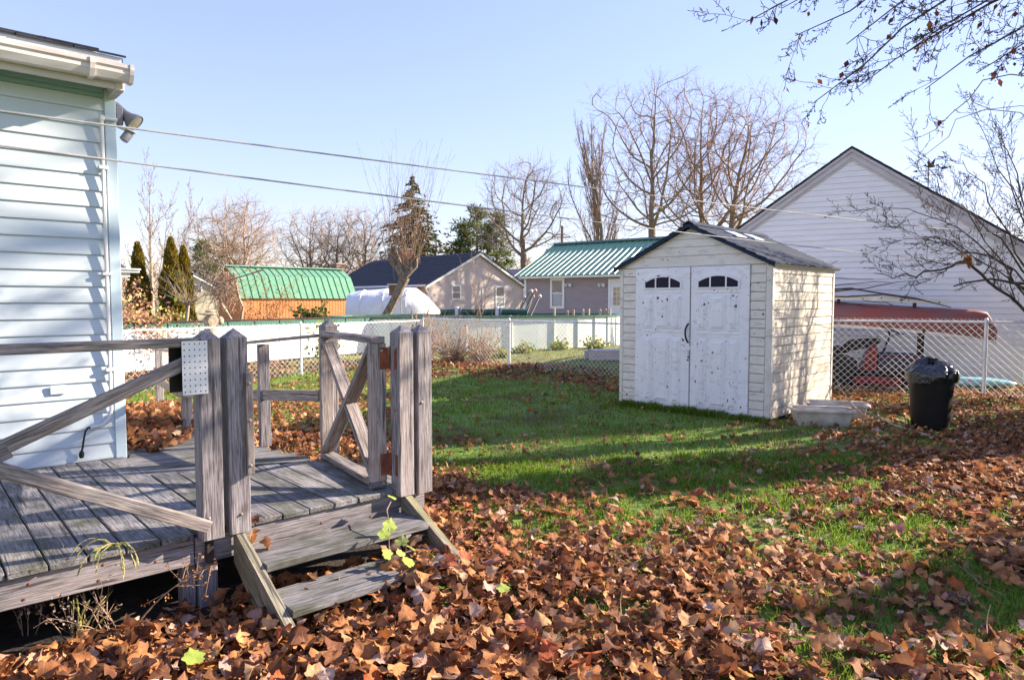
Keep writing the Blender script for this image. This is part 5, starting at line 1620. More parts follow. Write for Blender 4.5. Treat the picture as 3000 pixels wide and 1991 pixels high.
def other_buildings():
    # eave end of a house at the far left, just past the blue corner
    p = P(357, 800, 19.0)
    T = thing('eave_house', 'white eave and gutter end of a house showing past the blue corner', 'house', (p.x, p.y, 0), DR)
    MB().box((-7, .3, 0), (-.35, 7, 2.15)).build('wall', M_['grey'], T)
    z = 2.28
    MB().prism([(-.05, z + .10), (4, z + 1.1), (4, z + 1.02), (-.05, z + .02)], -7, .12, 'x').build('roof', M_['shingle'], T)
    MB().box((-7, -.10, z - .02), (.42, .02, z + .05), .01).build('gutter', M_['wtrim'], T)
    MB().box((-7, -.14, z + .055), (.45, .0, z + .10), .01).build('drip_board', M_['wtrim'], T)
    MB().prism([(-.02, z - .13), (.3, z - .13), (.3, z - .02), (-.02, z - .02)], -7, .2, 'x').build('soffit_panel', M_['wtrim'], T)
    MB().box((-.36, .25, 0), (-.25, .36, z - .14), .01).build('corner_trim', M_['black'], T)
    # small cream gabled house behind the arborvitae
    o = P(551, 940, 46); o.z = 0
    T = thing('cream_house', 'small cream gabled house half hidden behind the arborvitae', 'house', o, DR)
    MB().prism([(0, 0), (1.9, 0), (1.9, 2.35), (.35, 3.2), (0, 3.0)], 0, 6).build('wall', M_['cream'], T)
    MB().prism([(.35, 3.22), (2.15, 2.23), (2.15, 2.35), (.35, 3.34)], -.2, 6.2).build('roof', M_['shingle'], T)
    MB().prism([(.35, 3.10), (2.12, 2.13), (2.12, 2.23), (.35, 3.21)], -.22, -.15).build('rake_board', M_['wtrim'], T)
    w = MB().box((.35, -.04, 1.95), (.95, -.002, 2.6), .01).build('window', M_['wtrim'], T)
    sub('pane', MB().box((.42, -.05, 2.02), (.88, -.041, 2.53)), M_['glass'], w)
    for k in range(15):
        MB().box((-.01, -.016, .1 + .13 * k), (1.9, -.001, .222 + .13 * k), .003).build('siding_board', M_['cream'], T)
    # house behind the barn: chimney and white rake only
    o = P(1003, 880, 62); o.z = 0
    T = thing('chimney_house', 'dark roofed house with brick chimney behind the green barn roof', 'house', o, DR)
    MB().prism([(-6, 0), (2.2, 0), (2.2, 2.2), (-1.9, 4.1), (-6, 2.2)], 0, 6).build('wall', M_['taupe_lit'], T)
    MB().prism([(-1.9, 4.25), (2.5, 2.2), (2.5, 2.05), (-1.9, 4.1)], -.3, 6.2).build('roof', M_['shingle'], T)
    MB().prism([(-1.9, 4.12), (2.5, 2.07), (2.5, 1.87), (-1.9, 3.9)], -.33, -.29).build('rake_board', M_['wtrim'], T)
    c = MB().box((.0, 1.0, 2.6), (.85, 1.8, 4.75)).build('chimney', M_['brick'], T)
    sub('chimney_cap', MB().box((-.06, .94, 4.752), (.91, 1.86, 4.88), .02), M_['mortar'], c)
    for k in range(14):
        sub('mortar_course', MB().box((-.004, .996, 2.75 + .145 * k), (.854, 1.804, 2.765 + .145 * k)), M_['mortar'], c)
other_buildings()

def boat():
    p0 = P(1040, 925, 31); p1 = P(1292, 925, 31)
    T = thing('wrapped_boat', 'boat under bright white shrink wrap between the barn and the house', 'boat', (p0.x, p0.y, 0), 0)
    L = p1.x - p0.x
    prof = [(-.06, 1.70, .9), (-.05, 1.80, 1.0), (.06, 1.88, 1.15), (.25, 1.94, 1.25), (.5, 2.02, 1.3), (.60, 2.03, 1.3), (.72, 1.98, 1.25), (.84, 1.62, 1.1), (.94, 1.22, .8), (1.0, .95, .5)]
    vs, fs = [], []
    m = 14
    rr = random.Random(2)
    for i, (u, h, w) in enumerate(prof):
        for j in range(m + 1):
            a = math.pi * j / m
            wob = 1 + .03 * math.sin(3.1 * j + 2 * i) + rr.uniform(-.015, .015)
            vs.append((u * L, -math.cos(a) * w * wob, .05 + (h - .05) * max(0, math.sin(a)) ** .34 * wob))
    for i in range(len(prof) - 1):
        for j in range(m):
            q = i * (m + 1) + j
            fs.append((q, q + 1, q + m + 2, q + m + 1))
    fs.append(tuple(range(m + 1))); fs.append(tuple(range(len(vs) - m - 1, len(vs))))
    MB().add(vs, fs).build('shrink_wrap', M_['wrap'], T, None, True)
    for u_, h_, w_ in ((.12, 1.93, 1.19), (.38, 1.995, 1.29), (.64, 2.03, 1.3)):
        MB().tube([(u_ * L, -math.cos(math.pi * j / 14) * (w_ + .012), .05 + (h_ - .02) * max(0, math.sin(math.pi * j / 14)) ** .34) for j in range(15)], .018, 5).build('strap', M_['white'], T, None, True)
    for x in (L * .3, L * .55, L * .8): MB().tube([(x, -.5, 0), (x, -.45, .4)], .05, 6).build('stand', M_['grey'], T)
boat()
def bird_box():
    p = P(1158, 860, 29)
    T = thing('hanging_box', 'brown wooden box with flat pale lid in front of the white boat', 'nest box', p, rad(10))
    MB().box((-.26, -.2, -.08), (.20, .2, .36), .01).build('box', M_['polewood'], T)
    MB().box((-.34, -.28, .362), (.26, .28, .40), .01).build('lid', M_['rawwood'], T)
    MB().box((.201, -.04, -2.0), (.245, .04, .36), .005).build('post', M_['rawwood'], T)
bird_box()
def utility_pole():
    p = P(1646, 880, 78)
    T = thing('utility_pole', 'brown wooden utility pole above the green metal roof', 'utility pole', (p.x, p.y, 0))
    MB().lathe([(.20, 0), (.15, 9.9)], 10).build('pole', M_['polewood'], T, None, True)
    bar('crossarm', M_['polewood'], T, (-.9, -.18, 8.6), (.9, -.18, 8.6), .1, .12)
    MB().lathe([(.2, 6.6), (.24, 6.65), (.24, 7.6), (.2, 7.65)], 12, Matrix.Translation((-.45, 0, 0))).build('transformer', M_['grey'], T, None, True)
utility_pole()
p = P(1636, 748, 60)
ch = thing('brick_chimney_house', 'brick chimney and roof of a house beyond the green roof', 'house', (p.x, p.y, 0), DR)
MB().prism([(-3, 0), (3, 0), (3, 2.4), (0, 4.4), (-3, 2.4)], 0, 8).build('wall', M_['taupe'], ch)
MB().box((-.35, .5, 3), (.45, 1.2, 6.0)).build('chimney', M_['brick'], ch)

# ------------------------------------------------------------------ trees and shrubs
def rvec(r=RNG): 
    return Vector((r.gauss(0, 1), r.gauss(0, 1), r.gauss(0, 1)))
def turn(d, ang, az):
    a = d.orthogonal().normalized()
    b = d.cross(a)
    return (d * math.cos(ang) + (a * math.cos(az) + b * math.sin(az)) * math.sin(ang)).normalized()
def branch(S, tips, p, d, L, r0, lvl, K, rr):
    n = K['n'][lvl]
    last = lvl == len(K['n']) - 1
    r = r0
    step = L / n
    az = rr.uniform(0, 6.28)
    for i in range(n):
        f = (i + 1) / n
        d = (d + rvec(rr) * K['jit'][lvl] + Vector((0, 0, 1)) * K['trop'][lvl]).normalized()
        q = p + d * step
        r1 = max(r0 * (1 - f * K['taper'][lvl]), K['rmin'])
        S[lvl].append((*p, *q, r, r1))
        if not last and f > K['start'][lvl]:
            c = K['kids'][lvl] / max(1, n * (1 - K['start'][lvl]))
            m = int(c) + (rr.random() < c - int(c))
            for _ in range(m):
                az += 2.4 + rr.uniform(-.5, .5)
                cd = turn(d, K['ang'][lvl] * rr.uniform(.75, 1.25), az)
                cl = L * K['ratio'][lvl] * (1 - K['shrink'] * f) * rr.uniform(.7, 1.15)
                branch(S, tips, p.lerp(q, rr.random()), cd, cl, max(K['rmin'], r1 * K['rr'][lvl]), lvl + 1, K, rr)
        p, r = q, r1
    if not last:
        for _ in range(2):
            cd = turn(d, rr.uniform(.15, .5), rr.uniform(0, 6.28))
            branch(S, tips, p, cd, L * K['ratio'][lvl] * rr.uniform(.5, .8), max(K['rmin'], r * .9), lvl + 1, K, rr)
    tips.append((p.copy(), d.copy(), lvl))
KM = dict(n=[5, 7, 6, 5, 4], jit=[.06, .15, .18, .2, .22], trop=[.03, .035, .035, .03, .03], taper=[.35, .7, .8, .85, .8], start=[.35, .12, .1, .1, 0], kids=[8, 8, 6, 4.5, 0], ang=[.66, .70, .75, .8], ratio=[1.1, .55, .48, .5], shrink=.42, rr=[.42, .42, .5, .55], rmin=.0075)
def leaf_quads(name, C, D, Ln, Wd, tint, material, parent, M=None, seed=1):
    """pointed leaf faces: centres C, directions D"""
    C, D = np.asarray(C, float), np.asarray(D, float)
    n = len(C)
    r = np.random.default_rng(seed)
    D /= np.maximum(np.linalg.norm(D, axis=1, keepdims=True), 1e-9)
    R = r.normal(size=(n, 3))
    W = np.cross(D, R); W /= np.maximum(np.linalg.norm(W, axis=1, keepdims=True), 1e-9)
    Ln = np.broadcast_to(Ln, (n,)) * r.uniform(.7, 1.3, n)
    Wd = np.broadcast_to(Wd, (n,)) * r.uniform(.7, 1.3, n)
    a, b = D * Ln[:, None] / 2, W * Wd[:, None] / 2
    V = np.stack([C - a, C - a * .1 + b, C + a, C - a * .1 - b], 1).reshape(-1, 3)
    F = np.arange(n * 4).reshape(n, 4)
    me = np_mesh(name, V, F, {'tint': tint if tint is not None else r.random(n)})
    return link(name, me, material, parent, M)

def bare_tree(name, label, base, h, K, r0, bark, twig, seed, lean=(0, 0), stems=1, group=None, leaves=None, nleaf=0, spread=.0, trunk_frac=.42, sides=(7, 3)):
    rr = random.Random(seed)
    T = thing(name, label, 'tree', base, 0, group)
    S = [[] for _ in K['n']]
    tips = []
    for k in range(stems):
        d = Vector((lean[0] + rr.uniform(-spread, spread), lean[1] + rr.uniform(-spread, spread), 1)).normalized()
        branch(S, tips, Vector((rr.uniform(-.1, .1) * (stems > 1) * 3, rr.uniform(-.1, .1), -.05)), d, h * trunk_frac * rr.uniform(.9, 1.1), r0 * (1 if stems == 1 else .75), 0, K, rr)
    top = max(s[5] for L in S for s in L)
    q = h / top
    S = [np.array(L) * np.array([q, q, q, q, q, q, 1, 1]) if L else None for L in S]
    T_tr = np.concatenate([x for x in S[:2] if x is not None])
    link('trunk', seg_mesh('trunk', T_tr, sides[0]), bark, T)
    cr = [x for x in S[2:] if x is not None]
    c = link('crown', seg_mesh('crown', np.concatenate(cr), sides[1]), twig, T)
    if leaves is not None:
        tp = np.array([(t[0].x * q, t[0].y * q, t[0].z * q) for t in tips if t[2] >= 2])
        rg = np.random.default_rng(seed)
        pick = tp[rg.integers(0, len(tp), nleaf)] + rg.normal(size=(nleaf, 3)) * .10
        leaf_quads('foliage', pick, rg.normal(size=(nleaf, 3)) - np.array([0, 0, .6]), leaves[1], leaves[1] * .7, None, leaves[0], T, None, seed)
    return T
def crown_tree(name, label, base, h, width, fork, r0, bark, twig, seed, lean=0.0, group=None, leaves=None, nleaf=0, natt=950, tip=.0125, twl=.95, shape=.9):
    """limbs grown towards points filling a rounded crown, so that they fork and spread as they do in the open"""
    rg = np.random.default_rng(seed)
    rr = random.Random(seed)
    T = thing(name, label, 'tree', base, 0, group)
    # points filling a dome
    q = rg.normal(size=(natt * 3, 3)); q /= np.linalg.norm(q, axis=1, keepdims=True)
    q *= (rg.random(natt * 3) ** .52)[:, None]
    q = q[q[:, 2] > -.42 - .25 * (1 - np.hypot(q[:, 0], q[:, 1]))][:natt]
    zc, rz = fork + (h - fork) * .50, (h - fork) * .5
    lump = 1 + .16 * np.sin(q[:, 0] * 5 + seed) * np.sin(q[:, 1] * 4 + 1.3 * seed)
    A = np.stack([q[:, 0] * width / 2 * lump + lean * (q[:, 2] * .5 + .5) * h * .5, q[:, 1] * width / 2 * lump, zc + q[:, 2] * rz * lump], 1)
    D = h * .028
    N_ = [np.array([0, 0, -.05])]; par = [-1]
    k = max(3, int(fork / D))
    for i in range(k):
        N_.append(np.array([lean * .25 * (i + 1) * D + .04 * math.sin(i), .03 * math.cos(i * 1.3), (i + 1) * D])); par.append(len(N_) - 2)
    nodes = np.array(N_)
    alive = np.ones(len(A), bool)
    kill = D * 1.5
    near_i = np.full(len(A), 0); near_d = np.full(len(A), 1e9)
    start = 0
    grown = {}
    for it in range(140):
        new = nodes[start:]
        dd = np.linalg.norm(A[:, None] - new[None], axis=2)
        j = dd.argmin(1); dm = dd[np.arange(len(A)), j]
        up = dm < near_d
        near_d[up] = dm[up]; near_i[up] = j[up] + start
        alive &= near_d > kill
        if not alive.any(): break
        idx = np.nonzero(alive)[0]
        dirs = {}
        for a in idx:
            i = near_i[a]
            if grown.get(i, 0) >= 3:
                alive[a] = False; near_d[a] = 0
                continue
            v = A[a] - nodes[i]
            dirs.setdefault(i, []).append(v / np.linalg.norm(v))
        start = len(nodes)
        add = []
        for i, vs in dirs.items():
            grown[i] = grown.get(i, 0) + 1
            d = np.sum(vs, axis=0)
            if par[i] >= 0:
                pd = nodes[i] - nodes[par[i]]
                d = d / max(np.linalg.norm(d), 1e-6) + .55 * pd / max(np.linalg.norm(pd), 1e-6)
            d = d + rg.normal(size=3) * .10 + np.array([0, 0, .10])
            d /= np.linalg.norm(d)
            add.append(nodes[i] + d * D); par.append(i)
        if not add: break
        nodes = np.concatenate([nodes, np.array(add)])
        if len(nodes) > 3600: break
    n = len(nodes)
    w = np.zeros(n); kids = np.zeros(n, int)
    for i in range(1, n): kids[par[i]] += 1
    w[kids == 0] = 1
    for i in range(n - 1, 0, -1):
        w[par[i]] += w[i]
    rad_ = np.maximum(tip, r0 * (w / w[0]) ** .47)
    segs = [(*nodes[par[i]], *nodes[i], min(rad_[par[i]], rad_[i] * 1.25), rad_[i]) for i in range(1, n)]
    S = np.array(segs)
    big = S[:, 7] > r0 * .16
    link('trunk', seg_mesh('trunk', S[big], 7), bark, T)
    TW_, tips = [s for s, b_ in zip(segs, big) if not b_], []
    for i in range(1, n):
        if rad_[i] > r0 * .20: continue
        pd = Vector(nodes[i] - nodes[par[i]]).normalized()
        m = 4 if kids[i] == 0 else (2 if rr.random() < .6 else 1)
        for _ in range(m):
            d = turn(pd, rr.uniform(.25, .85), rr.uniform(0, 6.28)) + Vector((0, 0, .12))
            d.normalize()
            p = Vector(nodes[i]); L = twl * rr.uniform(.5, 1.25); r = tip * .85
            for s_ in range(3):
                d = (d + rvec(rr) * .16).normalized()
                p2 = p + d * (L / 3)
                TW_.append((*p, *p2, r, r * .8))
                for _k in range(2 if s_ else 1):
                    e = p2 + (d + rvec(rr) * .45).normalized() * L * rr.uniform(.22, .45)
                    TW_.append((*p2, *e, r * .62, r * .4)); tips.append(e)
                p, r = p2, r * .8
    link('crown', seg_mesh('crown', TW_, 3), twig, T)
    if leaves is not None and nleaf:
        tp = np.array([tuple(t) for t in tips])
        pick = tp[rg.integers(0, len(tp), nleaf)] + rg.normal(size=(nleaf, 3)) * .06
        leaf_quads('foliage', pick, rg.normal(size=(nleaf, 3)) - np.array([0, 0, .6]), leaves[1], leaves[1] * .7, None, leaves[0], T, None, seed)
    return T
def gb(u, Y):
    return Vector(((u - 1500) / FPX * Y * .9985, Y, 0))
def ht(v, Y): return 1.5 + (879 - v) / FPX * Y
TW, TG = M_['twig'], M_['twiggrey']
# large maples behind the shed
KB = dict(KM, kids=[8, 9, 6.5, 4, 0], ang=[.5, .62, .7, .8], trop=[.02, .045, .045, .04, .03])
crown_tree('maple_tree', 'wide bare maple with straight trunk behind the shed, tallest of the row', gb(1915, 52), ht(222, 52), 10.4, 3.6, .28, M_['bark'], TW, 11, -.03, 'bare maples behind the shed', (M_['rustleaf'], .09), 700)
crown_tree('maple_tree', 'bare maple with round crown just left of the garage gable', gb(2050, 55), ht(258, 55), 9.8, 3.8, .27, M_['bark'], TW, 12, .0, 'bare maples behind the shed', (M_['rustleaf'], .09), 1500)
crown_tree('maple_tree', 'bare maple leaning right over the garage roof with rusty leaves', gb(2110, 53), ht(282, 53), 10.6, 3.4, .29, M_['bark'], TW, 13, .26, 'bare maples behind the shed', (M_['rustleaf'], .10), 2600)
KC = dict(KM, n=[6, 6, 6, 4], jit=[.05, .08, .1, .14], trop=[.03, .16, .16, .12], taper=[.5, .6, .8, .85], start=[.12, .1, .08, 0], kids=[9, 9, 9, 0], ang=[.5, .45, .5], ratio=[.62, .42, .36], shrink=.35, rr=[.55, .5, .5], rmin=.008)
bare_tree('upright_tree', 'narrow upright bare tree left of the maples, above the green roof', gb(1772, 47.5), ht(330, 47.5), KC, .22, M_['bark'], TW, 14, (-.02, 0), 2, None, None, 0, .16)
crown_tree('grey_tree', 'grey bare tree with forked trunk at the right end of the gabled house', gb(1528, 53), ht(472, 53), 7.4, 3.0, .24, M_['bark'], TG, 15, .02, None, None, 0, 520)
# the left row
KL = dict(KM, n=[9, 5, 4, 3], jit=[.025, .07, .12, .15], trop=[.02, .14, .12, .08], taper=[.9, .75, .8, .8], start=[.25, .1, .1, 0], kids=[17, 5, 4, 0], ang=[.75, .6, .6], ratio=[.34, .36, .42], shrink=.55, rr=[.42, .5, .6], rmin=.007)
bare_tree('slender_tree', 'slender pale bare tree with straight stem near the arborvitae', gb(446, 33), ht(440, 33), KL, .12, M_['barkpale'], TG, 21, (0, 0), 1, None, None, 0, 0, .95)
bare_tree('slender_tree', 'thin leaning bare sapling between the straight pale tree and arborvitae', gb(470, 34), ht(520, 34), KL, .09, M_['barkpale'], TG, 22, (.16, 0), 2, None, None, 0, .06, .95)
GL = 'bare trees beyond the barn'
for u, Y, vt, w, bk, sd, ln, lab in ((668, 60, 600, 7.6, 'twigfar', 23, -.05, 'grey fan shaped bare tree left of the green barn roof'), (716, 58, 578, 5.6, 'twigfar', 24, .03, 'grey bare tree rising highest above the left end of the barn'), (905, 66, 620, 6.4, 'bark', 25, -.02, 'brown bare tree behind the middle of the barn roof'), (985, 68, 628, 6.0, 'bark', 26, .02, 'brown bare tree behind the barn left of the brick chimney'), (1070, 66, 616, 6.4, 'bark', 27, 0, 'brown bare tree right of the brick chimney beside the spruce')):
    crown_tree('bare_tree', lab, gb(u, Y), ht(vt, Y), w, 2.2, .19, M_[bk], M_['twigfar'], sd, ln, GL, None, 0, 420, .0145, .95)
# far woodland: one mass of bare trees nobody could count
def woodland():
    S = [[] for _ in KM['n']]
    tips = []
    rr = random.Random(31)
    KW = dict(KM, n=[4, 4, 4], jit=[.06, .12, .18], trop=[.03, .06, .06], taper=[.5, .7, .8], start=[.3, .15, 0], kids=[9, 10, 0], ang=[.55, .6], ratio=[.75, .5], shrink=.4, rr=[.5, .5], rmin=.02)
    S = [[], [], []]
    for x in np.arange(-80, 82, 2.5):
        Y = rr.uniform(84, 118)
        X = x * Y / 100 * 1.05 + rr.uniform(-1.5, 1.5)
        h = rr.uniform(7.5, 11.0) * (1.2 if x > 40 else 1.0)
        A = [[], [], []]
        branch(A, tips, Vector((X, Y, 0)), Vector((rr.uniform(-.1, .1), 0, 1)).normalized(), h * .5, .16, 0, KW, rr)
        for k in range(3): S[k] += A[k]
    o = link('woodland', seg_mesh('woodland', np.concatenate([np.array(s) for s in S]), 3), M_['twigfar'])
    tag(o, 'far strip of brown bare woodland closing the view behind the houses', 'woodland', None, 'stuff')
    # a low thicket and scattered dark evergreens in it
    n = 26000
    rg = np.random.default_rng(5)
    x = rg.uniform(-75, 75, n); y = rg.uniform(80, 110, n)
    top = 5.2 + 1.4 * np.sin(x * .23) + 1.0 * np.sin(x * .61 + 1)
    z = rg.random(n) ** .8 * top
    o = leaf_quads('undergrowth', np.stack([x, y, z], 1), rg.normal(size=(n, 3)) + np.array([0, 0, 1.5]), .9, .10, rg.random(n) * .6, M_['seed'], None, None, 6)
    tag(o, 'low brown undergrowth in the far woodland strip', 'undergrowth', None, 'stuff')
woodland()

def conifer(name, label, base, h, w, seed, mat_, layers=26, droop=.35, group=None, nb=9, clump=9, size=.55, cat='tree', h0=.08):
    rr = random.Random(seed)
    T = thing(name, label, cat, base, 0, group)
    tr = [(0, 0, -.05, 0, 0, h * .5, .02 * h, .012 * h), (0, 0, h * .5, 0, 0, h, .012 * h, .01)]
    C, D, br = [], [], []
    for i in range(layers):
        f = i / (layers - 1)
        z = h * (h0 + (.97 - h0) * f)
        R = w * (1 - f) ** .78 * rr.uniform(.8, 1.1) + .06
        for k in range(max(4, int(nb * (1 - .5 * f)))):
            a = rr.uniform(0, 6.28)
            Rk = R * rr.uniform(.62, 1.12)
            d = Vector((math.cos(a), math.sin(a), 0))
            end = d * Rk + Vector((0, 0, z - droop * Rk * rr.uniform(.5, 1.1)))
            br.append((0, 0, z, *end, .02 + .012 * Rk, .008))
            m = max(3, int(clump * Rk / w) + 2)
            for j in range(m):
                t = (j + rr.random()) / m
                p = Vector((0, 0, z)).lerp(end, .12 + .88 * t)
                p += Vector((rr.gauss(0, .07), rr.gauss(0, .07), rr.gauss(-.04, .05))) * (1 + Rk * .4)
                C.append(p); D.append(d * 1.0 + rvec(rr) * .45 + Vector((0, 0, -.35)))
    link('trunk', seg_mesh('trunk', tr + br, 5), M_['bark'], T)
    n = len(C)
    rg = np.random.default_rng(seed)
    leaf_quads('crown', C, D, size, size * .42, rg.random(n), mat_, T, None, seed)
    return T
b = gb(1212, 68)
conifer('spruce_tree', 'dark green spruce standing behind the dark shingle roof', b, ht(512, 68), 5.9, 41, M_['spruce'], 46, .22, None, 14, 21, .52)
def pine(label, u, Y, vtop, w, seed):
    rr = random.Random(seed)
    h = ht(vtop, Y)
    T = thing('pine_tree', label, 'tree', gb(u, Y), 0, 'pines behind the gabled house')
    segs = [(0, 0, 0, 0, 0, h * .98, .22, .05)]
    C, D = [], []
    for k in range(34):
        f = .16 + .82 * (k / 33)
        z = h * f
        R = w * (1.15 - f) * rr.uniform(.55, 1.15)
        a = rr.uniform(0, 6.28)
        d = Vector((math.cos(a), math.sin(a), .22))
        e = Vector((0, 0, z)) + d * R
        segs.append((0, 0, z, *e, .06, .015))
        for c in range(4):
            q = Vector((0, 0, z)).lerp(e, rr.uniform(.35, 1.05)) + rvec(rr) * .28
            for j in range(26):
                o = rvec(rr); o.z *= .5
                C.append(q + o * .34); D.append(o + Vector((0, 0, .5)))
    link('trunk', seg_mesh('trunk', segs, 5), M_['bark'], T)
    leaf_quads('crown', C, D, .50, .13, None, M_['pine'], T, None, seed)
pine('open crowned green pine left of the gable apex, darkest of the pines', 1352, 74, 655, 3.6, 51)
pine('open crowned green pine, tallest above the gable apex', 1398, 76, 612, 3.8, 52)
pine('yellowish green pine right of the gable apex beside the grey tree', 1455, 73, 628, 3.7, 53)
for u, Y, vt, w in ((640, 95, 715, 4.0), (770, 98, 745, 4.5), (575, 100, 738, 4.0)):
    pass
pine('dark distant evergreen left of the barn ridge among bare trees', 600, 88, 706, 4.2, 54)
pine('dark distant evergreen behind the fan shaped bare tree', 668, 92, 716, 4.4, 55)

def arborvitae(label, u, Y, vtop, wpx, seed, group='arborvitae at the left'):
    h = ht(vtop, Y); w = wpx / FPX * Y * .60
    T = thing('arborvitae', label, 'shrub', gb(u, Y), 0, group)
    rg = np.random.default_rng(seed)
    n = 9000
    f = rg.random(n) ** .85
    a = rg.random(n) * 2 * np.pi
    R = w * (1 - f ** 2.0) ** .8 * (.78 + .22 * np.sin(a * 3 + f * 9) * np.sin(f * 23 + a)) * rg.uniform(.72, 1.08, n)
    C = np.stack([R * np.cos(a), R * np.sin(a), f * h], 1)
    D = np.stack([np.cos(a) * .5, np.sin(a) * .5, np.full(n, 1.2)], 1) + rg.normal(size=(n, 3)) * .35
    leaf_quads('foliage', C, D, .24, .10, rg.random(n), M_['arbor'], T, None, seed)
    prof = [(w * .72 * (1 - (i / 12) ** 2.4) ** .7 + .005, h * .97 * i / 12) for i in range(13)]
    MB().lathe(prof, 14).build('inner_core', M_['spruce_core'], T)  # solid near-black core inside the sprays
M_['spruce_core'] = plain('dark_inner_core', (.02, .022, .008), .95, .3, 8)
arborvitae('dark green arborvitae standing alone right of the white eave end', 408, 27, 716, 66, 61)
arborvitae('dark green arborvitae, taller and left of the close pair', 505, 27, 702, 74, 62)
arborvitae('golden green arborvitae, shorter and right of the close pair', 541, 27.6, 726, 58, 63)

# pollarded tree with whips in front of the white boat
def pollard():
    Y = 26.5
    rr = random.Random(71)
    def Q(u, v, dy=0): return P(u, v, Y + dy) - base
    base = P(1130, 945, Y); base.z = 0
    T = thing('pollard_tree', 'pollarded tree with curved trunk and tall thin whips before the white boat', 'tree', base)
    stems = [[((1128, 940), .24), ((1150, 880), .21), ((1175, 840), .22), ((1186, 812), .26)],
             [((1182, 820), .18), ((1168, 790), .15), ((1148, 765), .14), ((1138, 752), .15)],
             [((1182, 815), .16), ((1172, 778), .13), ((1158, 740), .11), ((1150, 725), .13)],
             [((1186, 812), .16), ((1192, 790), .13), ((1196, 765), .12)],
             [((1190, 812), .15), ((1205, 795), .13), ((1216, 775), .11), ((1220, 758), .13)],
             [((1160, 762), .10), ((1150, 735), .09)], [((1200, 800), .10), ((1206, 770), .10)]]
    b = MB()
    ends = []
    for s in stems:
        pts = [Q(*p) + rvec(rr) * .03 for p, r in s]
        b.tube(pts, [r * .78 for p, r in s], 8)
        ends.append(pts[-1])
        for _ in range(3): ends.append(pts[-1].lerp(pts[-2], rr.random()))
    for p in ends: b.blob(p, (.085, .085, .085), rr.randint(0, 99), .2, 1)
    b.build('trunk', M_['bark'], T, None, True)
    segs = []
    for k in range(75):
        p = rr.choice(ends).copy() + rvec(rr) * .12
        L = rr.uniform(2.0, 4.6)
        d = Vector((rr.gauss(.06, .26), rr.gauss(0, .24), 1)).normalized()
        r = rr.uniform(.009, .014)
        n = 7
        for i in range(n):
            q = p + d * (L / n)
            r1 = r * .84
            segs.append((*p, *q, r, r1))
            if rr.random() < .5 and i > 1:
                e = q + (d + rvec(rr) * .35).normalized() * rr.uniform(.2, .7)
                segs.append((*q, *e, r1 * .6, .005))
            d = (d + rvec(rr) * .05 + Vector((0, 0, .06))).normalized()
            p, r = q, r1
    link('crown', seg_mesh('crown', segs, 3), M_['twig'], T)
pollard()

# small gnarled tree and vines at the left, rust leaved saplings, bushes
def wild(name, label, cat, base, segs, k, m, leaves=None, group=None):
    T = thing(name, label, cat, base, 0, group)
    link('stems', seg_mesh('stems', segs, k), m, T)
    if leaves:
        C, D, L, W, mt, sd = leaves
        leaf_quads('foliage', C, D, L, W, None, mt, T, None, sd)
    return T
def fan(p0, n, L, spread, rr, r=.015, up=.8, bias=Vector((0, 0, 0)), fork=.6, n_=6):
    S, tips = [], []
    for k in range(n):
        p = p0 + rvec(rr) * .02
        d = (Vector((rr.gauss(0, spread), rr.gauss(0, spread), up)) + bias).normalized()
        l = L * rr.uniform(.55, 1.1); r_ = r * rr.uniform(.7, 1.2)
        for i in range(n_):
            d = (d + rvec(rr) * .13).normalized()
            q = p + d * (l / n_)
            S.append((*p, *q, r_, r_ * .8))
            tips.append(q)
            if rr.random() < fork:
                e = q + (d + rvec(rr) * .5).normalized() * l * rr.uniform(.1, .3)
                S.append((*q, *e, r_ * .5, r_ * .25)); tips.append(e)
            p, r_ = q, r_ * .8
    return S, tips
rr = random.Random(81)
o = gb(527, 17.5)
S = [(0, 0, 0, .06, 0, .55, .075, .06), (.06, 0, .55, .17, 0, 1.05, .06, .05), (.17, 0, 1.05, .22, 0, 1.4, .05, .04)]
a, t1 = fan(Vector((.22, 0, 1.35)), 15, 1.15, .55, rr, .010, .55, Vector((-.25, 0, 0)))
b_, t2 = fan(Vector((.24, 0, 1.4)), 13, 1.2, .6, rr, .010, .5, Vector((.5, 0, 0)))
wild('gnarled_tree', 'small gnarled pale tree with fanned twigs left of the barn', 'tree', o, S + a + b_, 4, M_['barkpale'])
def vines():
    Y = 25.5
    o = P(660, 940, Y); o.z = 0
    rr = random.Random(82)
    S = []
    for pts, r in (([(683, 945), (665, 915), (648, 890), (640, 865), (633, 850), (620, 848)], .06), ([(705, 940), (712, 900), (700, 872), (694, 845), (690, 820), (684, 800)], .055), ([(600, 850), (640, 830), (690, 815), (740, 800), (770, 790)], .03), ([(625, 855), (632, 900), (642, 940)], .02)):
        q = [P(u, v, Y + rr.uniform(-.1, .1)) - o for u, v in pts]
        for p0, p1 in zip(q[:-1], q[1:]): S.append((*p0, *p1, r, r * .9))
    C, D = [], []
    for k in range(170):
        u = rr.gauss(652, 22); v = rr.gauss(832, 24)
        p = P(u, v, Y + rr.uniform(-.3, .3)) - o
        d = Vector((rr.gauss(0, .6), rr.gauss(0, .3), rr.gauss(-.5, .5))).normalized()
        for i in range(4):
            q = p + d * rr.uniform(.1, .25)
            S.append((*p, *q, .010, .008)); p = q
            d = (d + rvec(rr) * .4 + Vector((0, 0, -.15))).normalized()
    wild('tangled_vine', 'tangled brown vine with twisted pale stems over the barn end', 'vine', o, S, 4, M_['twigfar'])
vines()
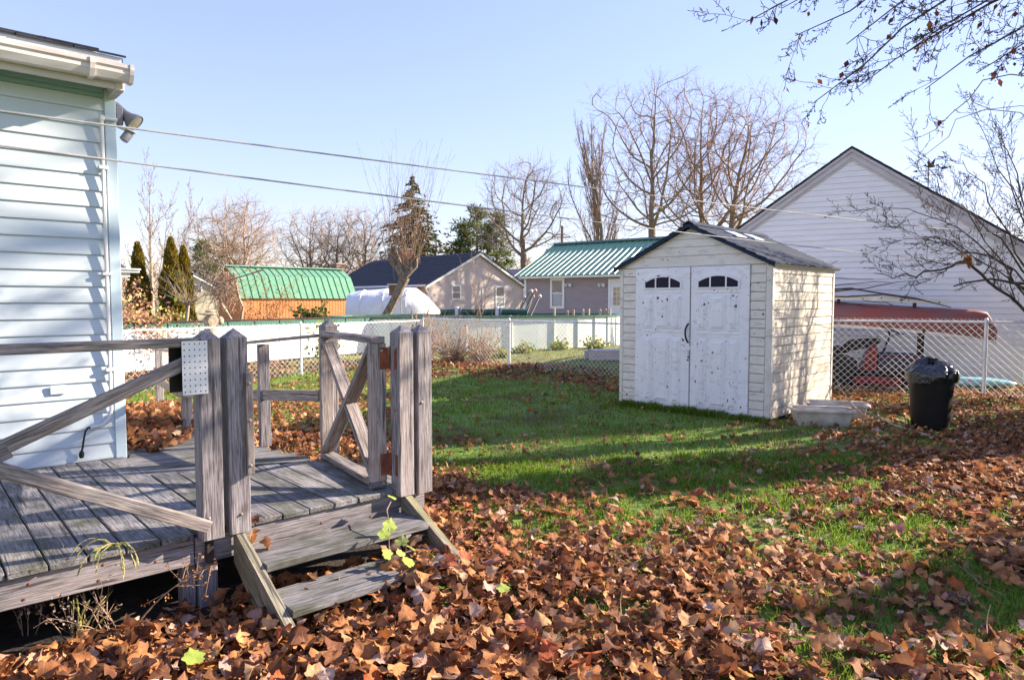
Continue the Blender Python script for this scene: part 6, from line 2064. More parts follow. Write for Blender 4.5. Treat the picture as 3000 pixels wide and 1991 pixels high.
def leafy_sapling(label, u, Y, vtop, seed, n=9, nl=420, spread=.085, mt='rustleaf', size=.085):
    rr = random.Random(seed)
    h = ht(vtop, Y)
    S, tips = fan(Vector((0, 0, 0)), n, h, spread, rr, .022, 1.0, Vector((0, 0, .3)), .9, 9)
    tp = [t for t in tips if t.z > h * .25] or tips
    C = [rr.choice(tp) + rvec(rr) * .10 for _ in range(nl)]
    wild('rust_leaved_sapling', label, 'shrub', gb(u, Y), S, 4, M_['twig'], (C, [rvec(rr) for _ in C], size, size * .6, M_[mt], seed), 'saplings before the barn')
leafy_sapling('rust leaved sapling, tallest before the barn roof middle', 790, 28, 775, 91, 10, 520)
leafy_sapling('rust leaved sapling near the left end of the barn wall', 737, 28, 838, 92, 8, 260)
leafy_sapling('yellow leaved low sapling right of the middle of the barn wall', 880, 28, 868, 93, 8, 260, .14)
def bush(name, label, base, r, h, mt, n, seed, size=.09, stems=40, smat='twig', group=None):
    rr = random.Random(seed)
    S, tips = fan(Vector((0, 0, 0)), stems, h, r / h * .75, rr, .012, 1.0, Vector((0, 0, 0)), .9, 6)
    C, D = [], []
    for _ in range(n):
        t = rr.choice(tips) + rvec(rr) * r * .10
        C.append(t); D.append(rvec(rr))
    return wild(name, label, 'shrub', base, S, 3, M_[smat], (C, D, size, size * .6, M_[mt], seed) if n else None, group)
bush('pinkish_bush', 'pinkish leaved bush at the left behind the fence beside the blue house', gb(425, 14.5), .75, 1.55, 'pinkleaf', 2600, 101, .09)
bush('lime_bush', 'yellow green leaved bush at the foot of the arborvitae pair', gb(478, 15.2), .45, 1.15, 'limeleaf', 420, 102, .11, 18)
bush('evergreen_bush', 'low dark evergreen bush before the barn wall on the pool side', gb(912, 27.5), .7, 1.35, 'pine', 1500, 103, .16, 20)
bush('lime_bush', 'yellow green leaved low plant at the right end of the barn wall', gb(958, 15.8), .42, .98, 'limeleaf', 240, 104, .13, 14)
# dense dry shrub at the fence corner
for u, Y, r, h, n, sd, lab in ((1330, 15.6, 1.0, 1.15, 420, 111, 'dense dry reddish brown shrub in the fence corner, left and largest'), (1410, 15.5, .65, 1.05, 300, 112, 'dry brown shrub right of the dense one along the fence'), (1250, 16.6, .7, 1.25, 250, 113, 'dry brown shrub behind the deck post at the fence corner')):
    bush('dry_shrub', lab, gb(u, Y), r, h, 'rustleaf', n, sd, .05, 95, 'twigfar', 'dry shrubs along the fence')
# tall dead stalks seen against the gabled house
rr = random.Random(120)
S, t = fan(Vector((0, 0, 0)), 7, 3.2, .14, rr, .022, 1.0, Vector((0, 0, .4)), .8, 9)
wild('dead_stalks', 'tall reddish dead stalks before the gabled house wall', 'plant', gb(1405, 21.3) + Vector((0, 0, 0)), S, 4, M_['twig'])
# green weeds along the foot of the far fence
for k, (u, Y, r, h, n) in enumerate(((1535, 19.2, .9, .24, 420), (1640, 20.6, 1.0, .22, 420), (1745, 21.0, 1.1, .30, 520), (1468, 18.0, .6, .2, 160), (1395, 17.2, .5, .2, 120))):
    bush('weed_clump', ['yellow green weed clump right of the fence post, darkest at its base', 'yellow green weed clump at the low fence post', 'yellow green weed clump above the plank stack', 'small yellow green weed clump behind the fence post', 'small yellow green weed clump near the dry shrubs'][k], gb(u, Y), r, h, 'limeleaf', n, 130 + k, .11, 26, 'twig', 'weeds along the low fence')

# ------------------------------------------------------------------ overhanging maple and the dark leaning tree at the right
def limb(S, p0, p1, sag, r0, r1, n, rr, jit=.04):
    pts = [Vector(p0)]
    for i in range(1, n + 1):
        t = i / n
        q = Vector(p0).lerp(Vector(p1), t) + Vector((0, 0, sag * 4 * t * (1 - t)))
        q += rvec(rr) * jit * (1 if i < n else 0)
        pts.append(q)
    rs = [r0 + (r1 - r0) * (i / n) ** .8 for i in range(n + 1)]
    for i in range(n): S.append((*pts[i], *pts[i + 1], rs[i], rs[i + 1]))
    return pts, rs
def side_twigs(S, tips, pts, rs, rr, per, L, ang, K, droop=0.0, start=.25):
    n = len(pts) - 1
    for i in range(n):
        if i / n < start: continue
        d = (pts[i + 1] - pts[i]).normalized()
        m = int(per) + (rr.random() < per - int(per))
        for _ in range(m):
            cd = turn(d, ang * rr.uniform(.6, 1.3), rr.uniform(0, 6.28))
            cd = (cd + Vector((0, 0, droop))).normalized()
            A = [[] for _ in K['n']]
            branch(A, tips, pts[i].lerp(pts[i + 1], rr.random()), cd, L * rr.uniform(.4, 1.1) * (1.1 - .45 * i / n), min(rs[i] * .5, .013), 0, K, rr)
            for x in A: S.extend(x)
def overhang_maple():
    rr = random.Random(201)
    base = Vector((9.2, 4.2, 0))
    T = thing('overhanging_maple', 'maple reaching in from the right with dark twigs and curled leaves', 'tree', base)
    TR, TWG, tips = [], [], []
    KT = dict(n=[5, 4, 3], jit=[.16, .2, .22], trop=[-.02, .02, .05], taper=[.6, .7, .7], start=[.1, .1, 0], kids=[3.6, 2.8, 0], ang=[.75, .8], ratio=[.45, .5], shrink=.4, rr=[.6, .6], rmin=.0028)
    fork = Vector((-.3, 0, 4.6))
    TR.append((0, 0, -.1, -.05, 0, 2.4, .26, .21)); TR.append((-.05, 0, 2.4, *fork, .21, .17))
    targets = [((2185, 66), 6.0, 1.2), ((2385, 300), 6.3, 1.1), ((2330, 105), 6.2, 1.1), ((2505, 262), 6.6, 1.2), ((2640, 165), 5.8, .9), ((2710, 262), 6.4, 1.0), ((2860, 215), 5.9, .8), ((2985, 215), 5.6, .8), ((2290, 25), 6.8, 1.3), ((2480, 130), 5.6, .9), ((2760, 110), 6.9, 1.0)]
    for (u, v), Y, sag in targets:
        e = P(u, v, Y) - base
        mid = fork + Vector((rr.uniform(-.9, -.4), rr.uniform(-.4, .4), rr.uniform(.5, 1.1)))
        p, r = limb(TR, fork, mid, .1, .09, .055, 3, rr, .03)
        p, r = limb(TR, mid, e, sag * .45, .046, .004, 16, rr, .035)
        side_twigs(TWG, tips, p, r, rr, 2.8, .55, .75, KT, -.15, .22)
    # further limbs over the yard, out of the frame
    for a in range(2):
        e = Vector((rr.uniform(-1.5, 2.5), rr.uniform(-3, 1.5), rr.uniform(6.5, 9.5)))
        p, r = limb(TR, fork, e, .3, .10, .01, 9, rr, .08)
        side_twigs(TWG, tips, p, r, rr, 1.2, 1.6, .7, dict(KT, trop=[.04, .05, .05]), 0, .2)
    link('trunk', seg_mesh('trunk', TR, 7), M_['barkdark'], T)
    link('crown', seg_mesh('crown', TWG, 3), M_['barkdark'], T)
    tp = [t for t in tips if (t[0] + base).z < 6.5]
    C, D = [], []
    for _ in range(520):
        t = rr.choice(tp)
        C.append(t[0] + rvec(rr) * .035 + Vector((0, 0, -.03))); D.append(Vector((rr.gauss(0, .5), rr.gauss(0, .5), -1)))
    leaf_quads('foliage', C, D, .065, .038, None, M_['darkleaf'], T, None, 5)
    C = [rr.choice(tp)[0] + rvec(rr) * .012 for _ in range(2600)]
    leaf_quads('buds', C, [rvec(rr) for _ in C], .022, .012, None, M_['spruce'], T, None, 6)
overhang_maple()
def leaning_tree():
    rr = random.Random(211)
    base = Vector((8.35, 10.1, 0))
    T = thing('leaning_tree', 'dark leaning bare tree reaching left across the white garage', 'tree', base)
    TR, TWG, tips = [], [], []
    KT = dict(n=[6, 5, 3], jit=[.10, .15, .2], trop=[.06, .04, .03], taper=[.7, .75, .7], start=[.1, .1, 0], kids=[5, 3, 0], ang=[.6, .7], ratio=[.5, .5], shrink=.4, rr=[.6, .6], rmin=.003)
    f0 = Vector((-.1, 0, .5))
    TR.append((0, 0, -.1, *f0, .13, .11))
    T2 = [((2830, 765), 8.6, .16, .05, .03), ((2650, 700), 8.5, .45, .04, .006), ((2560, 590), 8.6, .5, .036, .004), ((2720, 560), 8.8, .35, .04, .005), ((2650, 430), 8.9, .2, .036, .004), ((2820, 470), 8.8, .2, .045, .006), ((2850, 330), 8.6, .1, .04, .005), ((2895, 300), 9.0, .1, .035, .004), ((2590, 660), 8.3, .35, .03, .004), ((2930, 420), 8.4, .1, .045, .008)]
    for (u, v), Y, sag, r0, r1 in T2:
        e = P(u, v, Y + .8) - base
        st = f0 + Vector((rr.uniform(-.05, .05), rr.uniform(-.1, .1), rr.uniform(0, .5)))
        p, r = limb(TR, st, e, sag, r0 * .55, r1 * .6, 12, rr, .035)
        side_twigs(TWG, tips, p, r, rr, 1.0, .8, .7, KT, .1, .35)
    p, r = limb(TR, P(2836, 765, 9.4) - base, P(2560, 800, 9.1) - base, -.08, .02, .004, 9, rr, .03)
    side_twigs(TWG, tips, p, r, rr, .7, .5, .7, KT, .1, .2)
    p, r = limb(TR, P(3010, 830, 9.5) - base, P(2795, 838, 9.3) - base, .05, .022, .01, 6, rr, .02)
    side_twigs(TWG, tips, p, r, rr, .7, .6, .7, KT, .1, .2)
    for a in range(9):                                                  # upright limbs outside the frame; their shadows fall on the shed
        e = Vector((rr.uniform(.2, 1.6), rr.uniform(-.9, 1.3), rr.uniform(3.2, 5.2)))
        p, r = limb(TR, f0, e, .1, .06, .008, 9, rr, .07)
        side_twigs(TWG, tips, p, r, rr, 1.3, 1.1, .7, KT, .1, .25)
    link('trunk', seg_mesh('trunk', TR, 7), M_['barkdark'], T)
    link('crown', seg_mesh('crown', TWG, 3), M_['barkdark'], T)
    q = P(2832, 762, 9.35) - base
    C = [q + rvec(rr) * .035 for _ in range(26)]
    leaf_quads('foliage', C, [rvec(rr) for _ in C], .10, .05, None, M_['rustleaf'], T, None, 7)
leaning_tree()
crown_tree('added_bare_tree', 'tall bare tree added out of view at the right to dapple the house wall', Vector((12.6, 10.6, 0)), 13.5, 6.4, 7.0, .22, M_['bark'], TW, 77, 0, None, None, 0, 700, .010, 1.0)  # unseen tree, added as a twig filter for the light on the wall
# long thin vine stems against the sky at the far right
def sky_vine():
    rr = random.Random(221)
    o = P(3080, 250, 7.5)
    pts = [(3080, 230), (2960, 218), (2880, 235), (2840, 290), (2790, 330), (2740, 380), (2700, 400), (2640, 415)]
    b = MB()
    b.tube([P(u, v, 7.5) - o for u, v in pts], [.007, .007, .006, .006, .005, .004, .003, .002], 5)
    b.tube([P(u, v, 7.6) - o for u, v in ((2840, 270), (2850, 300), (2900, 320), (2990, 310), (3080, 320))], .004, 5)
    b.tube([P(u, v, 7.5) - o for u, v in ((3080, 400), (2990, 330), (2890, 320), (2800, 350), (2780, 400), (2690, 470), (2650, 500))], [.006, .005, .005, .004, .004, .003, .002], 5)
    ob = b.build('climbing_vine', M_['bark'], None, Matrix.Translation(o), True)
    tag(ob, 'long thin curling vine stems against the sky at the upper right', 'vine')
sky_vine()

# evergreens added out of view at the right to shade the yard
conifer('added_evergreen', 'tall dark evergreen added out of view at the right to shade the lawn', (9.0, 8.3, 0), 5.6, 1.25, 301, M_['spruce'], 40, .3, 'evergreens added out of view for shade', 15, 22, .34, 'tree', .02)
conifer('added_evergreen', 'short dark evergreen added out of view at the right to shade the corner', (8.9, 5.5, 0), 3.75, 1.6, 302, M_['spruce'], 26, .3, 'evergreens added out of view for shade', 17, 22, .34, 'tree', .02)

# ------------------------------------------------------------------ fallen leaves and grass
CTRL = np.array([(100,1950,1),(600,1900,1),(1100,1850,1),(1400,1700,.98),(1500,1900,.95),(1750,1950,.75),(2000,1900,.85),(2300,1950,.7),(2600,1950,.52),(2900,1950,.62),(2900,1750,.55),(2600,1750,.62),(2300,1700,.78),(2000,1700,.97),(1700,1650,1),(1600,1550,.62),(1450,1500,.7),(1300,1450,.97),(1350,1350,.36),(1600,1380,.2),(1800,1480,.33),(2000,1500,.46),(2300,1500,.55),(2500,1550,.5),(2700,1550,.52),(2950,1550,.75),(2900,1400,.97),(2700,1400,.95),(2600,1330,.7),(2450,1350,.4),(2200,1330,.22),(2000,1300,.13),(1700,1290,.16),(1400,1250,.11),(1500,1150,.06),(1300,1150,.05),(1650,1150,.38),(1780,1200,.08),(1800,1130,.9),(1700,1105,.97),(1500,1095,1),(1350,1085,1),(1230,1095,.95),(1300,1120,.25),(900,1250,.92),(1000,1180,.85),(700,1200,.92),(450,1200,.97),(480,1150,.15),(850,1110,.3),(800,1095,.95),(450,1110,.95),(2500,1190,.97),(2800,1210,.98),(2980,1250,.98),(2900,1290,.92),(2650,1290,.5),(2450,1270,.55),(2350,1290,.22),(2560,1250,.8),(1600,1060,.45),(1500,1040,.6),(1750,1080,.08),(1700,1040,.25),(1080,1700,1),(700,1800,1),(2150,1600,.52),(1900,1600,.6),(2450,1450,.5),(2100,1420,.22)], float)
def to_uv(X, Y): return 1500 + FPX * X / Y, 1100 * np.log(Y)
_g = np.array([tuple(G(u, v)) for u, v, d in CTRL])
_cu, _cw = to_uv(_g[:, 0], _g[:, 1])
_vg = np.random.default_rng(99).random((4, 128, 128))
def vnoise(x, y, sc, k):
    a, b = (x / sc) % 128, (y / sc) % 128
    i, j = np.floor(a).astype(int), np.floor(b).astype(int)
    fa, fb = a - i, b - j
    fa, fb = fa * fa * (3 - 2 * fa), fb * fb * (3 - 2 * fb)
    g = _vg[k]
    i1, j1 = (i + 1) % 128, (j + 1) % 128
    i, j = i % 128, j % 128
    return (g[i, j] * (1 - fa) + g[i1, j] * fa) * (1 - fb) + (g[i, j1] * (1 - fa) + g[i1, j1] * fa) * fb
def leaf_density(X, Y):
    u, w = to_uv(X, Y)
    num = np.zeros_like(X); den = np.zeros_like(X)
    for a, b, d in zip(_cu, _cw, CTRL[:, 2]):
        q = 1 / (((u - a) ** 2 + (w - b) ** 2) / 1e4 + .02) ** 2
        num += q * d; den += q
    d = num / den
    n = .5 * vnoise(X + 50, Y + 50, .38, 0) + .5 * vnoise(X + 50, Y + 50, .13, 1)
    return np.clip(d + (n - .5) * 1.05 * (1 - np.abs(2 * d - 1)) ** .6, 0, 1)
def keep_out(X, Y):
    s = (X - DO.x) * DE.x + (Y - DO.y) * DE.y
    t = (X - DO.x) * DN.x + (Y - DO.y) * DN.y
    bad = (s < 1.28) & (t > -.02) & (t < 1.42) & (s > -4)
    bad |= (s < 1.0) & (t >= 1.42) & (t < 3.0)
    bad |= (s < .12) & (t > 1.9)
    bad |= (np.abs(s - .02) < .09) & (np.abs(t) < .1)
    a = (X - SB.x) * SE.x + (Y - SB.y) * SE.y
    b = (X - SB.x) * SN.x + (Y - SB.y) * SN.y
    bad |= (a > -2.2) & (a < .02) & (b > -.02) & (b < 2.3)
    c = (X - GB.x) * GN.x + (Y - GB.y) * GN.y
    bad |= c > -.02 + 0 * c if False else ((c > -.02) & (X > 4) & (Y < 22))
    bad |= (X - 4.93) ** 2 + (Y - 7.98) ** 2 < .2 ** 2
    return bad

HALF = [(.0, .0), (.20, -.10), (.46, .0), (.44, .16), (.70, .34), (.58, .46), (.36, .56), (.36, .72), (.18, .80), (.0, 1.0)]
OUT = HALF + [(-x, y) for x, y in reversed(HALF[1:-1])]
def leaf_template(seed, ring, amp):
    r = random.Random(seed)
    c0 = .36
    def scaled(q): return [(x * q, c0 + (y - c0) * q) for x, y in OUT]
    rings = {0: [], 1: [.55], 2: [.4, .72]}[int(ring)]
    pts = [(0, c0)]
    for q in rings: pts += scaled(q)
    pts += [(x * r.uniform(.9, 1.08), y * r.uniform(.92, 1.06)) for x, y in OUT]
    kx = r.uniform(.5, 3.2) * amp * r.choice((1, 1, 1, -1))
    ky = r.uniform(-1.0, 2.2) * amp
    off = r.uniform(-.15, .15)
    p1, p2 = r.uniform(0, 6.28), r.uniform(0, 6.28)
    V, LV = [], []
    for x, y in pts:
        y = y - c0
        LV.append((x, y, 0))
        rr_ = math.hypot(x, y); th = math.atan2(y, x)
        n = amp * (.16 * rr_ * math.sin(3 * th + p1) + .12 * rr_ * math.sin(5 * th + p2)) - .10 * abs(x) * amp
        # roll about the midrib, then bow along it
        k = kx * (1 + .5 * y)
        X, Zx = (math.sin(k * (x - off)) / k, (1 - math.cos(k * (x - off))) / k) if abs(k) > .05 else (x, 0)
        Y, Zy = (math.sin(ky * y) / ky, (1 - math.cos(ky * y)) / ky) if abs(ky) > .05 else (y, 0)
        V.append((X, Y, Zx + Zy + n))
    V = np.array(V); V[:, 2] -= V[:, 2].min() * .6
    n = len(OUT)
    F = [(0, 1 + i, 1 + (i + 1) % n) for i in range(n)]
    for q in range(len(rings)):
        o = 1 + q * n
        for i in range(n):
            j = (i + 1) % n
            F += [(o + i, o + n + i, o + n + j), (o + i, o + n + j, o + j)]
    return V, np.array(F), np.array(LV)
def rot_mats(n, tilt, rg):
    yaw = rg.uniform(0, 2 * np.pi, n)
    tx, ty = rg.normal(0, tilt, n), rg.normal(0, tilt, n)
    cy, sy, cx, sx, cz, sz = np.cos(ty), np.sin(ty), np.cos(tx), np.sin(tx), np.cos(yaw), np.sin(yaw)
    Rz = np.zeros((n, 3, 3)); Rz[:, 0, 0] = cz; Rz[:, 0, 1] = -sz; Rz[:, 1, 0] = sz; Rz[:, 1, 1] = cz; Rz[:, 2, 2] = 1
    Rx = np.zeros((n, 3, 3)); Rx[:, 0, 0] = 1; Rx[:, 1, 1] = cx; Rx[:, 1, 2] = -sx; Rx[:, 2, 1] = sx; Rx[:, 2, 2] = cx
    Ry = np.zeros((n, 3, 3)); Ry[:, 1, 1] = 1; Ry[:, 0, 0] = cy; Ry[:, 0, 2] = sy; Ry[:, 2, 0] = -sy; Ry[:, 2, 2] = cy
    return Rx @ Ry @ Rz
def place_leaves(name, pos, size, tilt, templates, rg, parent=None):
    Vs, Fs, Ts, Ls, off = [], [], [], [], 0
    which = rg.integers(0, len(templates), len(pos))
    for k, (V, F, LV) in enumerate(templates):
        m = which == k
        n = int(m.sum())
        if not n: continue
        R = rot_mats(n, tilt, rg)
        W = np.einsum('nij,vj->nvi', R, V) * size[m][:, None, None] + pos[m][:, None, :]
        Vs.append(W.reshape(-1, 3))
        Fs.append((F[None] + (np.arange(n) * len(V))[:, None, None] + off).reshape(-1, 3))
        off += n * len(V)
        Ls.append(np.tile(LV, (n, 1)))
        Ts.append(np.repeat(rg.random(n), len(F)))
    me = np_mesh(name, np.concatenate(Vs), np.concatenate(Fs), {'tint': np.concatenate(Ts)}, np.concatenate(Ls))
    me.polygons.foreach_set('use_smooth', [True] * len(me.polygons))
    return link(name, me, M_['leaf'], parent)
def sample(n, y0, y1, rg, power=1.0, xs=.80, pad=.6):
    Y = (y0 ** (2 - power) + rg.random(n) * (y1 ** (2 - power) - y0 ** (2 - power))) ** (1 / (2 - power)) if power != 2 else y0 * (y1 / y0) ** rg.random(n)
    X = rg.uniform(-1, 1, n) * (xs * Y + pad)
    return X, Y
def fallen_leaves():
    rg = np.random.default_rng(401)
    tmpl = [leaf_template(i, 0, .8) for i in range(14)]
    tmpl1 = [leaf_template(i + 20, 1, .75) for i in range(18)]
    P_, S_ = [], []
    for n, y0, y1, pw in ((50000, 1.9, 7.5, 1.0), (42000, 7.0, 16.6, .7), (2500, 16.5, 22, 1.0)):
        X, Y = sample(n, y0, y1, rg, pw)
        d = leaf_density(X, Y)
        pr = np.clip((d - .06) / .94, 0, 1) ** 2.3
        ok = (rg.random(n) < pr * .98 + .010) & ~keep_out(X, Y)
        X, Y, d = X[ok], Y[ok], d[ok]
        z = ground_z(X, Y) + .012 + rg.random(len(X)) ** 1.4 * (.012 + .055 * d) 
        P_.append(np.stack([X, Y, z], 1)); S_.append(.030 + .074 * rg.beta(1.6, 2.6, len(X)))
    n = 5200                                                           # scraps and crumbs of leaf all over the lawn
    X, Y = sample(n, 2.4, 13.5, rg, .9)
    ok = ~keep_out(X, Y) & (rg.random(n) < .25 + .9 * vnoise(X + 70, Y + 70, .6, 1))
    X, Y = X[ok], Y[ok]
    P_.append(np.stack([X, Y, ground_z(X, Y) + .012 + rg.random(len(X)) * .025], 1)); S_.append(rg.uniform(.014, .042, len(X)))
    pos, size = np.concatenate(P_), np.concatenate(S_)
    # the nearest, largest seen: single leaves, each its own object
    near = (np.abs(pos[:, 0]) < .74 * pos[:, 1]) & (pos[:, 1] > 2.45)
    score = np.where(near, size / pos[:, 1] + (pos[:, 2] - .03) * .25, 0)
    top = np.argsort(-score)[:298]
    rest = np.ones(len(pos), bool); rest[top] = False
    nr = rest & (pos[:, 1] < 6.2)
    fr = rest & ~nr
    o = place_leaves('leaf_litter', pos[nr], size[nr], .46, tmpl1, rg, LAWN)
    tag(o, kind='stuff')
    o = place_leaves('far_leaf_litter', pos[fr], size[fr], .48, tmpl, rg, LAWN)
    tag(o, kind='stuff')
    big = []
    for i in range(14):
        V, F, LV = leaf_template(50 + i, 1, .8)
        me = np_mesh('leaf', V, F, None, LV)
        me.materials.append(M_['leaf1'])
        me.polygons.foreach_set('use_smooth', [True] * len(me.polygons))
        big.append(me)
    rr = random.Random(402)
    def one(p, s, parent, tilt=.5):
        ob = bpy.data.objects.new('leaf', rr.choice(big))
        COL.objects.link(ob)
        ob.parent = parent
        ob.location = p
        ob.rotation_euler = (rr.gauss(0, tilt), rr.gauss(0, tilt), rr.uniform(0, 6.28))
        ob.scale = (s, s, s)
        return ob
    for i in top: one((pos[i, 0], pos[i, 1], pos[i, 2] + .02), size[i] * 1.02, LAWN, .5)
    # leaves lying on the deck walkway, the ramp and the steps
    n = 620
    s = rg.uniform(.12, .75, n); t = 2.0 + rg.random(n) ** .6 * 1.05
    keep = rg.random(n) < np.clip(1.25 - (s - .12) * 1.7 - (2.9 - t) * .7, .03, 1)
    s, t = s[keep], t[keep]
    loc = np.stack([s, t, .405 + rg.random(len(s)) ** 2 * .09], 1)
    t2 = rg.uniform(2.9, 6.6, 900); k = (t2 - 2.95) / 3.55
    s2 = .70 + .8 * k - rg.uniform(-.1, 1.0, 900)
    loc = np.concatenate([loc, np.stack([s2, t2, .385 - .33 * k + rg.random(900) ** 1.5 * .10], 1)])
    o = place_leaves('leaf_litter', loc, rg.uniform(.07, .12, len(loc)), .55, tmpl, rg, DECK)
    tag(o, kind='stuff')
    for p, sz in (((.34, 2.02, .43), .13), ((.42, 2.10, .425), .12), ((.30, 1.98, .42), .10), ((.62, 2.3, .42), .1), ((.22, -.02, .40), .06)): one(p, sz, DECK, .6)
    st = bpy.data.objects.get('wooden_steps')
    for p, sz in (((-.44, .21, .31), .085), ((-.41, .235, .33), .08), ((-.385, .2, .30), .07), ((.28, .05, .17), .10), ((.38, .0, .165), .11), ((.20, -.02, .16), .10), ((.35, -.1, .16), .11), ((.15, -.20, .155), .09), ((-.25, -.02, .16), .06), ((.42, -.2, .15), .11)): one(p, sz, st, .8)
fallen_leaves()
def fallen_twigs():
    rr = random.Random(450)
    S = []
    for _ in range(230):
        Y = rr.uniform(2.3, 8.5); X = rr.uniform(-.8, .8) * Y
        if keep_out(np.array([X]), np.array([Y]))[0]: continue
        z = float(ground_z(np.array([X]), np.array([Y]))[0]) + rr.uniform(.03, .075)
        p = Vector((X, Y, z)); a = rr.uniform(0, 6.28); d = Vector((math.cos(a), math.sin(a), rr.gauss(.05, .2)))
        L = rr.uniform(.05, .22); r = rr.uniform(.0012, .0028)
        for i in range(3):
            d = (d + rvec(rr) * .2).normalized(); q = p + d * L / 3
            S.append((*p, *q, r, r * .8)); p, r = q, r * .8
    o = link('fallen_twigs', seg_mesh('fallen_twigs', S, 4), M_['twig'], LAWN)
    tag(o, kind='stuff')
fallen_twigs()

def grass():
    rg = np.random.default_rng(501)
    Xs, Ys, Hs, Ws, Ts = [], [], [], [], []
    for n, y0, y1, pw, hh in ((175000, 2.3, 6.5, 1.2, .058), (120000, 6.0, 14.8, .9, .050), (40000, 14.6, 23, 1.0, .06)):
        X, Y = sample(n, y0, y1, rg, pw)
        d = leaf_density(X, Y)
        cl = vnoise(X + 80, Y + 80, .22, 2) * .6 + vnoise(X + 80, Y + 80, .07, 3) * .4
        ok = (rg.random(n) < (1 - .93 * d) * np.clip(cl * 2.2 - .25, .08, 1)) & ~keep_out(X, Y)
        X, Y, cl = X[ok], Y[ok], cl[ok]
        m = len(X)
        Xs.append(X); Ys.append(Y)
        Hs.append(hh * rg.uniform(.5, 1.35, m) * (.65 + .7 * cl))
        Ws.append(.0018 + .00042 * Y * rg.uniform(.7, 1.3, m))
        dry = np.where(Y > 15, .30, 0) + .55 * np.clip(vnoise(X + 90, Y + 90, 1.1, 2) - .52, 0, 1)
        Ts.append(np.clip(rg.random(m) * .62 + .25 * vnoise(X + 60, Y + 60, .9, 0) + dry + np.where(rg.random(m) < .05, .35, 0), 0, 1))
    X, Y, H, W, T = map(np.concatenate, (Xs, Ys, Hs, Ws, Ts))
    # tufts against the shed foot
    m = 2600
    a = rg.uniform(-2.2, .1, m)
    bq = -.03 - rg.random(m) ** 2 * .10
    X2 = SB.x + SE.x * a + SN.x * bq; Y2 = SB.y + SE.y * a + SN.y * bq
    X, Y = np.concatenate([X, X2]), np.concatenate([Y, Y2])
    H = np.concatenate([H, rg.uniform(.05, .14, m) * (.5 + .8 * vnoise(a + 9, a + 5, .2, 1))]); W = np.concatenate([W, np.full(m, .005)]); T = np.concatenate([T, rg.random(m) * .8])
    n = len(X)
    z = ground_z(X, Y) - .004
    az = rg.uniform(0, 2 * np.pi, n)
    side = np.stack([np.cos(az), np.sin(az), np.zeros(n)], 1) * W[:, None]
    az2 = rg.uniform(0, 2 * np.pi, n)
    lean = np.stack([np.cos(az2), np.sin(az2), np.zeros(n)], 1) * (H * rg.uniform(.15, .95, n))[:, None]
    B = np.stack([X, Y, z], 1)
    up = np.array([0, 0, 1.0])
    M1 = B + lean * .30 + up * (H * .6)[:, None]
    Tp = B + lean + up * (H * rg.uniform(.7, 1.0, n))[:, None]
    V = np.stack([B - side, B + side, M1 + side * .75, M1 - side * .75, Tp], 1).reshape(-1, 3)
    k = np.arange(n)[:, None] * 5
    F = np.concatenate([k + np.array([[0, 1, 2]]), k + np.array([[0, 2, 3]]), k + np.array([[3, 2, 4]])])
    me = np_mesh('grass', V, F, {'tint': np.concatenate([T, T, T])})
    o = link('grass', me, M_['grass'], LAWN)
    tag(o, kind='stuff')
grass()

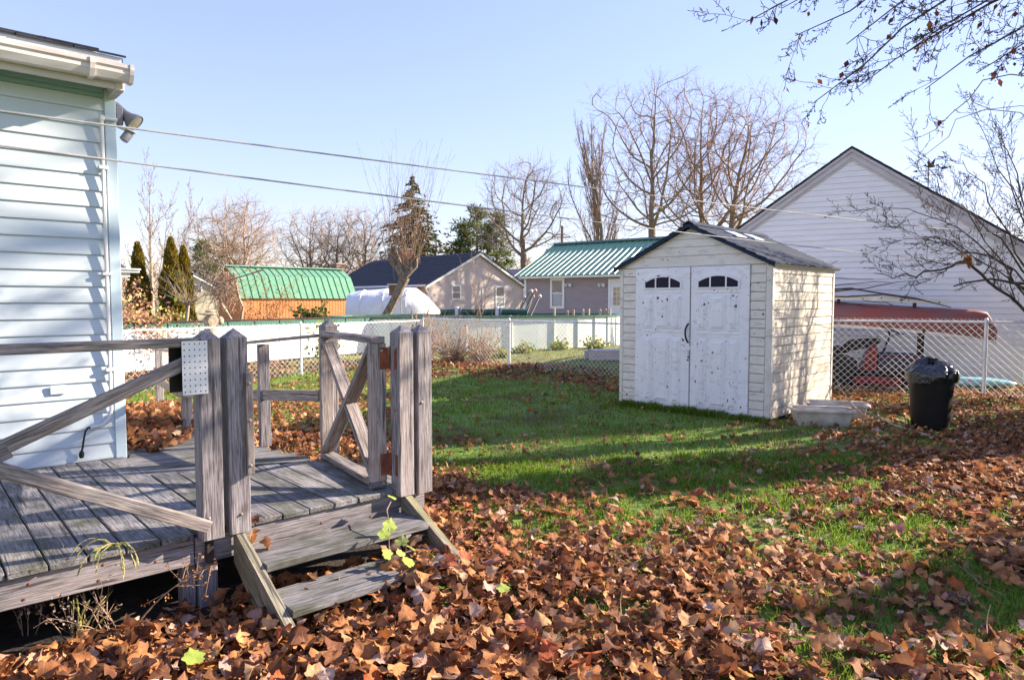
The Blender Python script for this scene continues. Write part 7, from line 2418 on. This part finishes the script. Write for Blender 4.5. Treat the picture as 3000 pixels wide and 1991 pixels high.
# ------------------------------------------------------------------ small plants and oddments near the camera
def weeds():
    rr = random.Random(601)
    for k, (u, v, z, n, h, lab) in enumerate(((330, 1860, 0, 6, .42, 'dry weed with pale seed heads before the dark gap under the deck'), (90, 1850, 0, 4, .30, 'dry weed with dark seed heads at the left end of the deck gap'), (210, 1880, 0, 4, .26, 'low dry weed with whitish seed heads under the deck edge'))):
        b = G(u, v)
        S, tips = fan(Vector((0, 0, 0)), n, h, .28, rr, .0035, 1.0, Vector((0, -.1, 0)), .9, 7)
        C = [rr.choice([t for t in tips if t.z > h * .35] or tips) + rvec(rr) * .012 for _ in range(90)]
        wild('dry_weed', lab, 'plant', b, S, 4, M_['twig'], (C, [rvec(rr) for _ in C], .016, .010, M_['seed'], 610 + k), 'dry weeds along the deck edge')
    # long arching stalk with seeds, reaching the deck leg
    b = G(360, 1880)
    e = P(640, 1650, 3.05) - b
    S, C = [], []
    p = Vector((0, 0, 0))
    for i in range(14):
        t = (i + 1) / 14
        q = e * t + Vector((0, -.03 * math.sin(3 * t), .06 * math.sin(math.pi * t)))
        S.append((*p, *q, .0042 * (1.1 - .7 * t), .0042 * (1.05 - .7 * t)))
        if i > 5:
            for _ in range(2):
                s = q + rvec(rr) * .05
                S.append((*q, *s, .002, .001)); C += [s + rvec(rr) * .01 for _ in range(6)]
        p = q
    wild('arching_stalk', 'long brown arching stalk with small seeds leaning to the deck leg', 'plant', b, S, 4, M_['twig'], (C, [rvec(rr) for _ in C], .014, .009, M_['rustleaf'], 620))
    # yellowing blades hanging over the deck edge
    b = P(335, 1610, 2.78)
    S, C, D = [], [], []
    for k in range(9):
        p = Vector((rr.gauss(0, .02), rr.gauss(0, .01), .02))
        d = Vector((rr.gauss(0, .4), rr.gauss(-.3, .2), .6))
        for i in range(7):
            d = (d + Vector((0, 0, -.35)) + rvec(rr) * .08).normalized()
            q = p + d * .024
            S.append((*p, *q, .0018, .0018)); C.append((p + q) / 2); D.append(d)
            p = q
    wild('yellow_grass_tuft', 'yellowing grass tuft drooping over the deck edge', 'plant', b, S, 3, M_['dowel'], (C, D, .05, .010, M_['limeleaf'], 630))
    b = G(235, 1880)
    S, C, D = [], [], []
    for k in range(9):
        p = Vector((rr.gauss(0, .02), rr.gauss(0, .02), 0)); d = Vector((rr.gauss(0, .25), rr.gauss(0, .2), 1))
        for i in range(6):
            d = (d + Vector((0, 0, -.12)) + rvec(rr) * .1).normalized(); q = p + d * .035
            S.append((*p, *q, .002, .002)); C.append((p + q) / 2); D.append(d); p = q
    wild('yellow_grass_tuft', 'yellow green grass tuft rising from leaves at the bottom left', 'plant', b, S, 3, M_['dowel'], (C, D, .055, .014, M_['limeleaf'], 640))
    # green vine on the steps: each leaf large enough to pick out
    b = DW(.78, -.42, .16)
    T = thing('green_vine', 'small vine with bright yellow green leaves on the wooden steps', 'plant', b, DR)
    pts = [Vector((-.02, .0, 0)), Vector((.0, .04, .10)), Vector((.05, .12, .17)), Vector((.10, .22, .20)), Vector((.18, .30, .22))]
    MB().tube(pts, .003, 5).build('stem', M_['twig'], T)
    MB().tube([pts[0], Vector((-.05, -.06, .02)), Vector((-.02, -.14, .03))], .003, 5).build('stem', M_['twig'], T)
    me = None
    mt = M_['vineleaf']
    V, F, LV = leaf_template(71, 1, .4)
    me = np_mesh('leaf', V, F); me.materials.append(mt); me.polygons.foreach_set('use_smooth', [True] * len(me.polygons))
    for p, s, rx, ry in (((-.03, .05, .14), .06, .9, .1), ((.035, .10, .16), .07, 1.0, .4), ((-.05, -.02, .055), .06, .7, -.3), ((.02, -.03, .05), .05, .6, .2), ((.10, -.02, .05), .07, .4, .5), ((.18, .30, .235), .055, .5, .2), ((-.02, -.16, .05), .07, .7, .1), ((.16, -.10, .03), .06, .5, .6), ((.06, .02, .09), .06, .8, .0)):
        ob = link('leaf', me, None, T)
        ob.location = p; ob.rotation_euler = (rx, ry, rr.uniform(-.8, .8)); ob.scale = (s, s, s)
    me2 = np_mesh('leaf', V, F); me2.materials.append(mt); me2.polygons.foreach_set('use_smooth', [True] * len(me2.polygons))
    for u, v, s, lab in ((1470, 1722, .06, 'yellow green maple leaf lying on brown leaves right of the steps'), (560, 1925, .075, 'pale green maple leaf lying on brown leaves at the bottom left')):
        ob = link('green_leaf', me2, None, None)
        q = G(u, v, .09)
        ob.location = q; ob.rotation_euler = (.5, .1, rr.uniform(0, 3)); ob.scale = (s, s, s)
        tag(ob, lab, 'leaf')
M_['vineleaf'] = leafy('vine_leaf', [(0, (.26, .36, .05)), (.5, (.36, .46, .09)), (1, (.48, .54, .16))], False, .35)
weeds()
def bucket():
    q = G(465, 2000, .09)
    T = thing('buried_bucket', 'white bucket rim showing among leaves at the bottom edge', 'bucket', (q.x, q.y - .11, 0), 0)
    MB().lathe([(.11, -.12), (.125, .075), (.135, .078), (.135, .092), (.122, .092), (.118, .075), (.10, -.05), (.02, -.05)], 28, None, True).build('body', M_['wtrim'], T, None, True)
bucket()
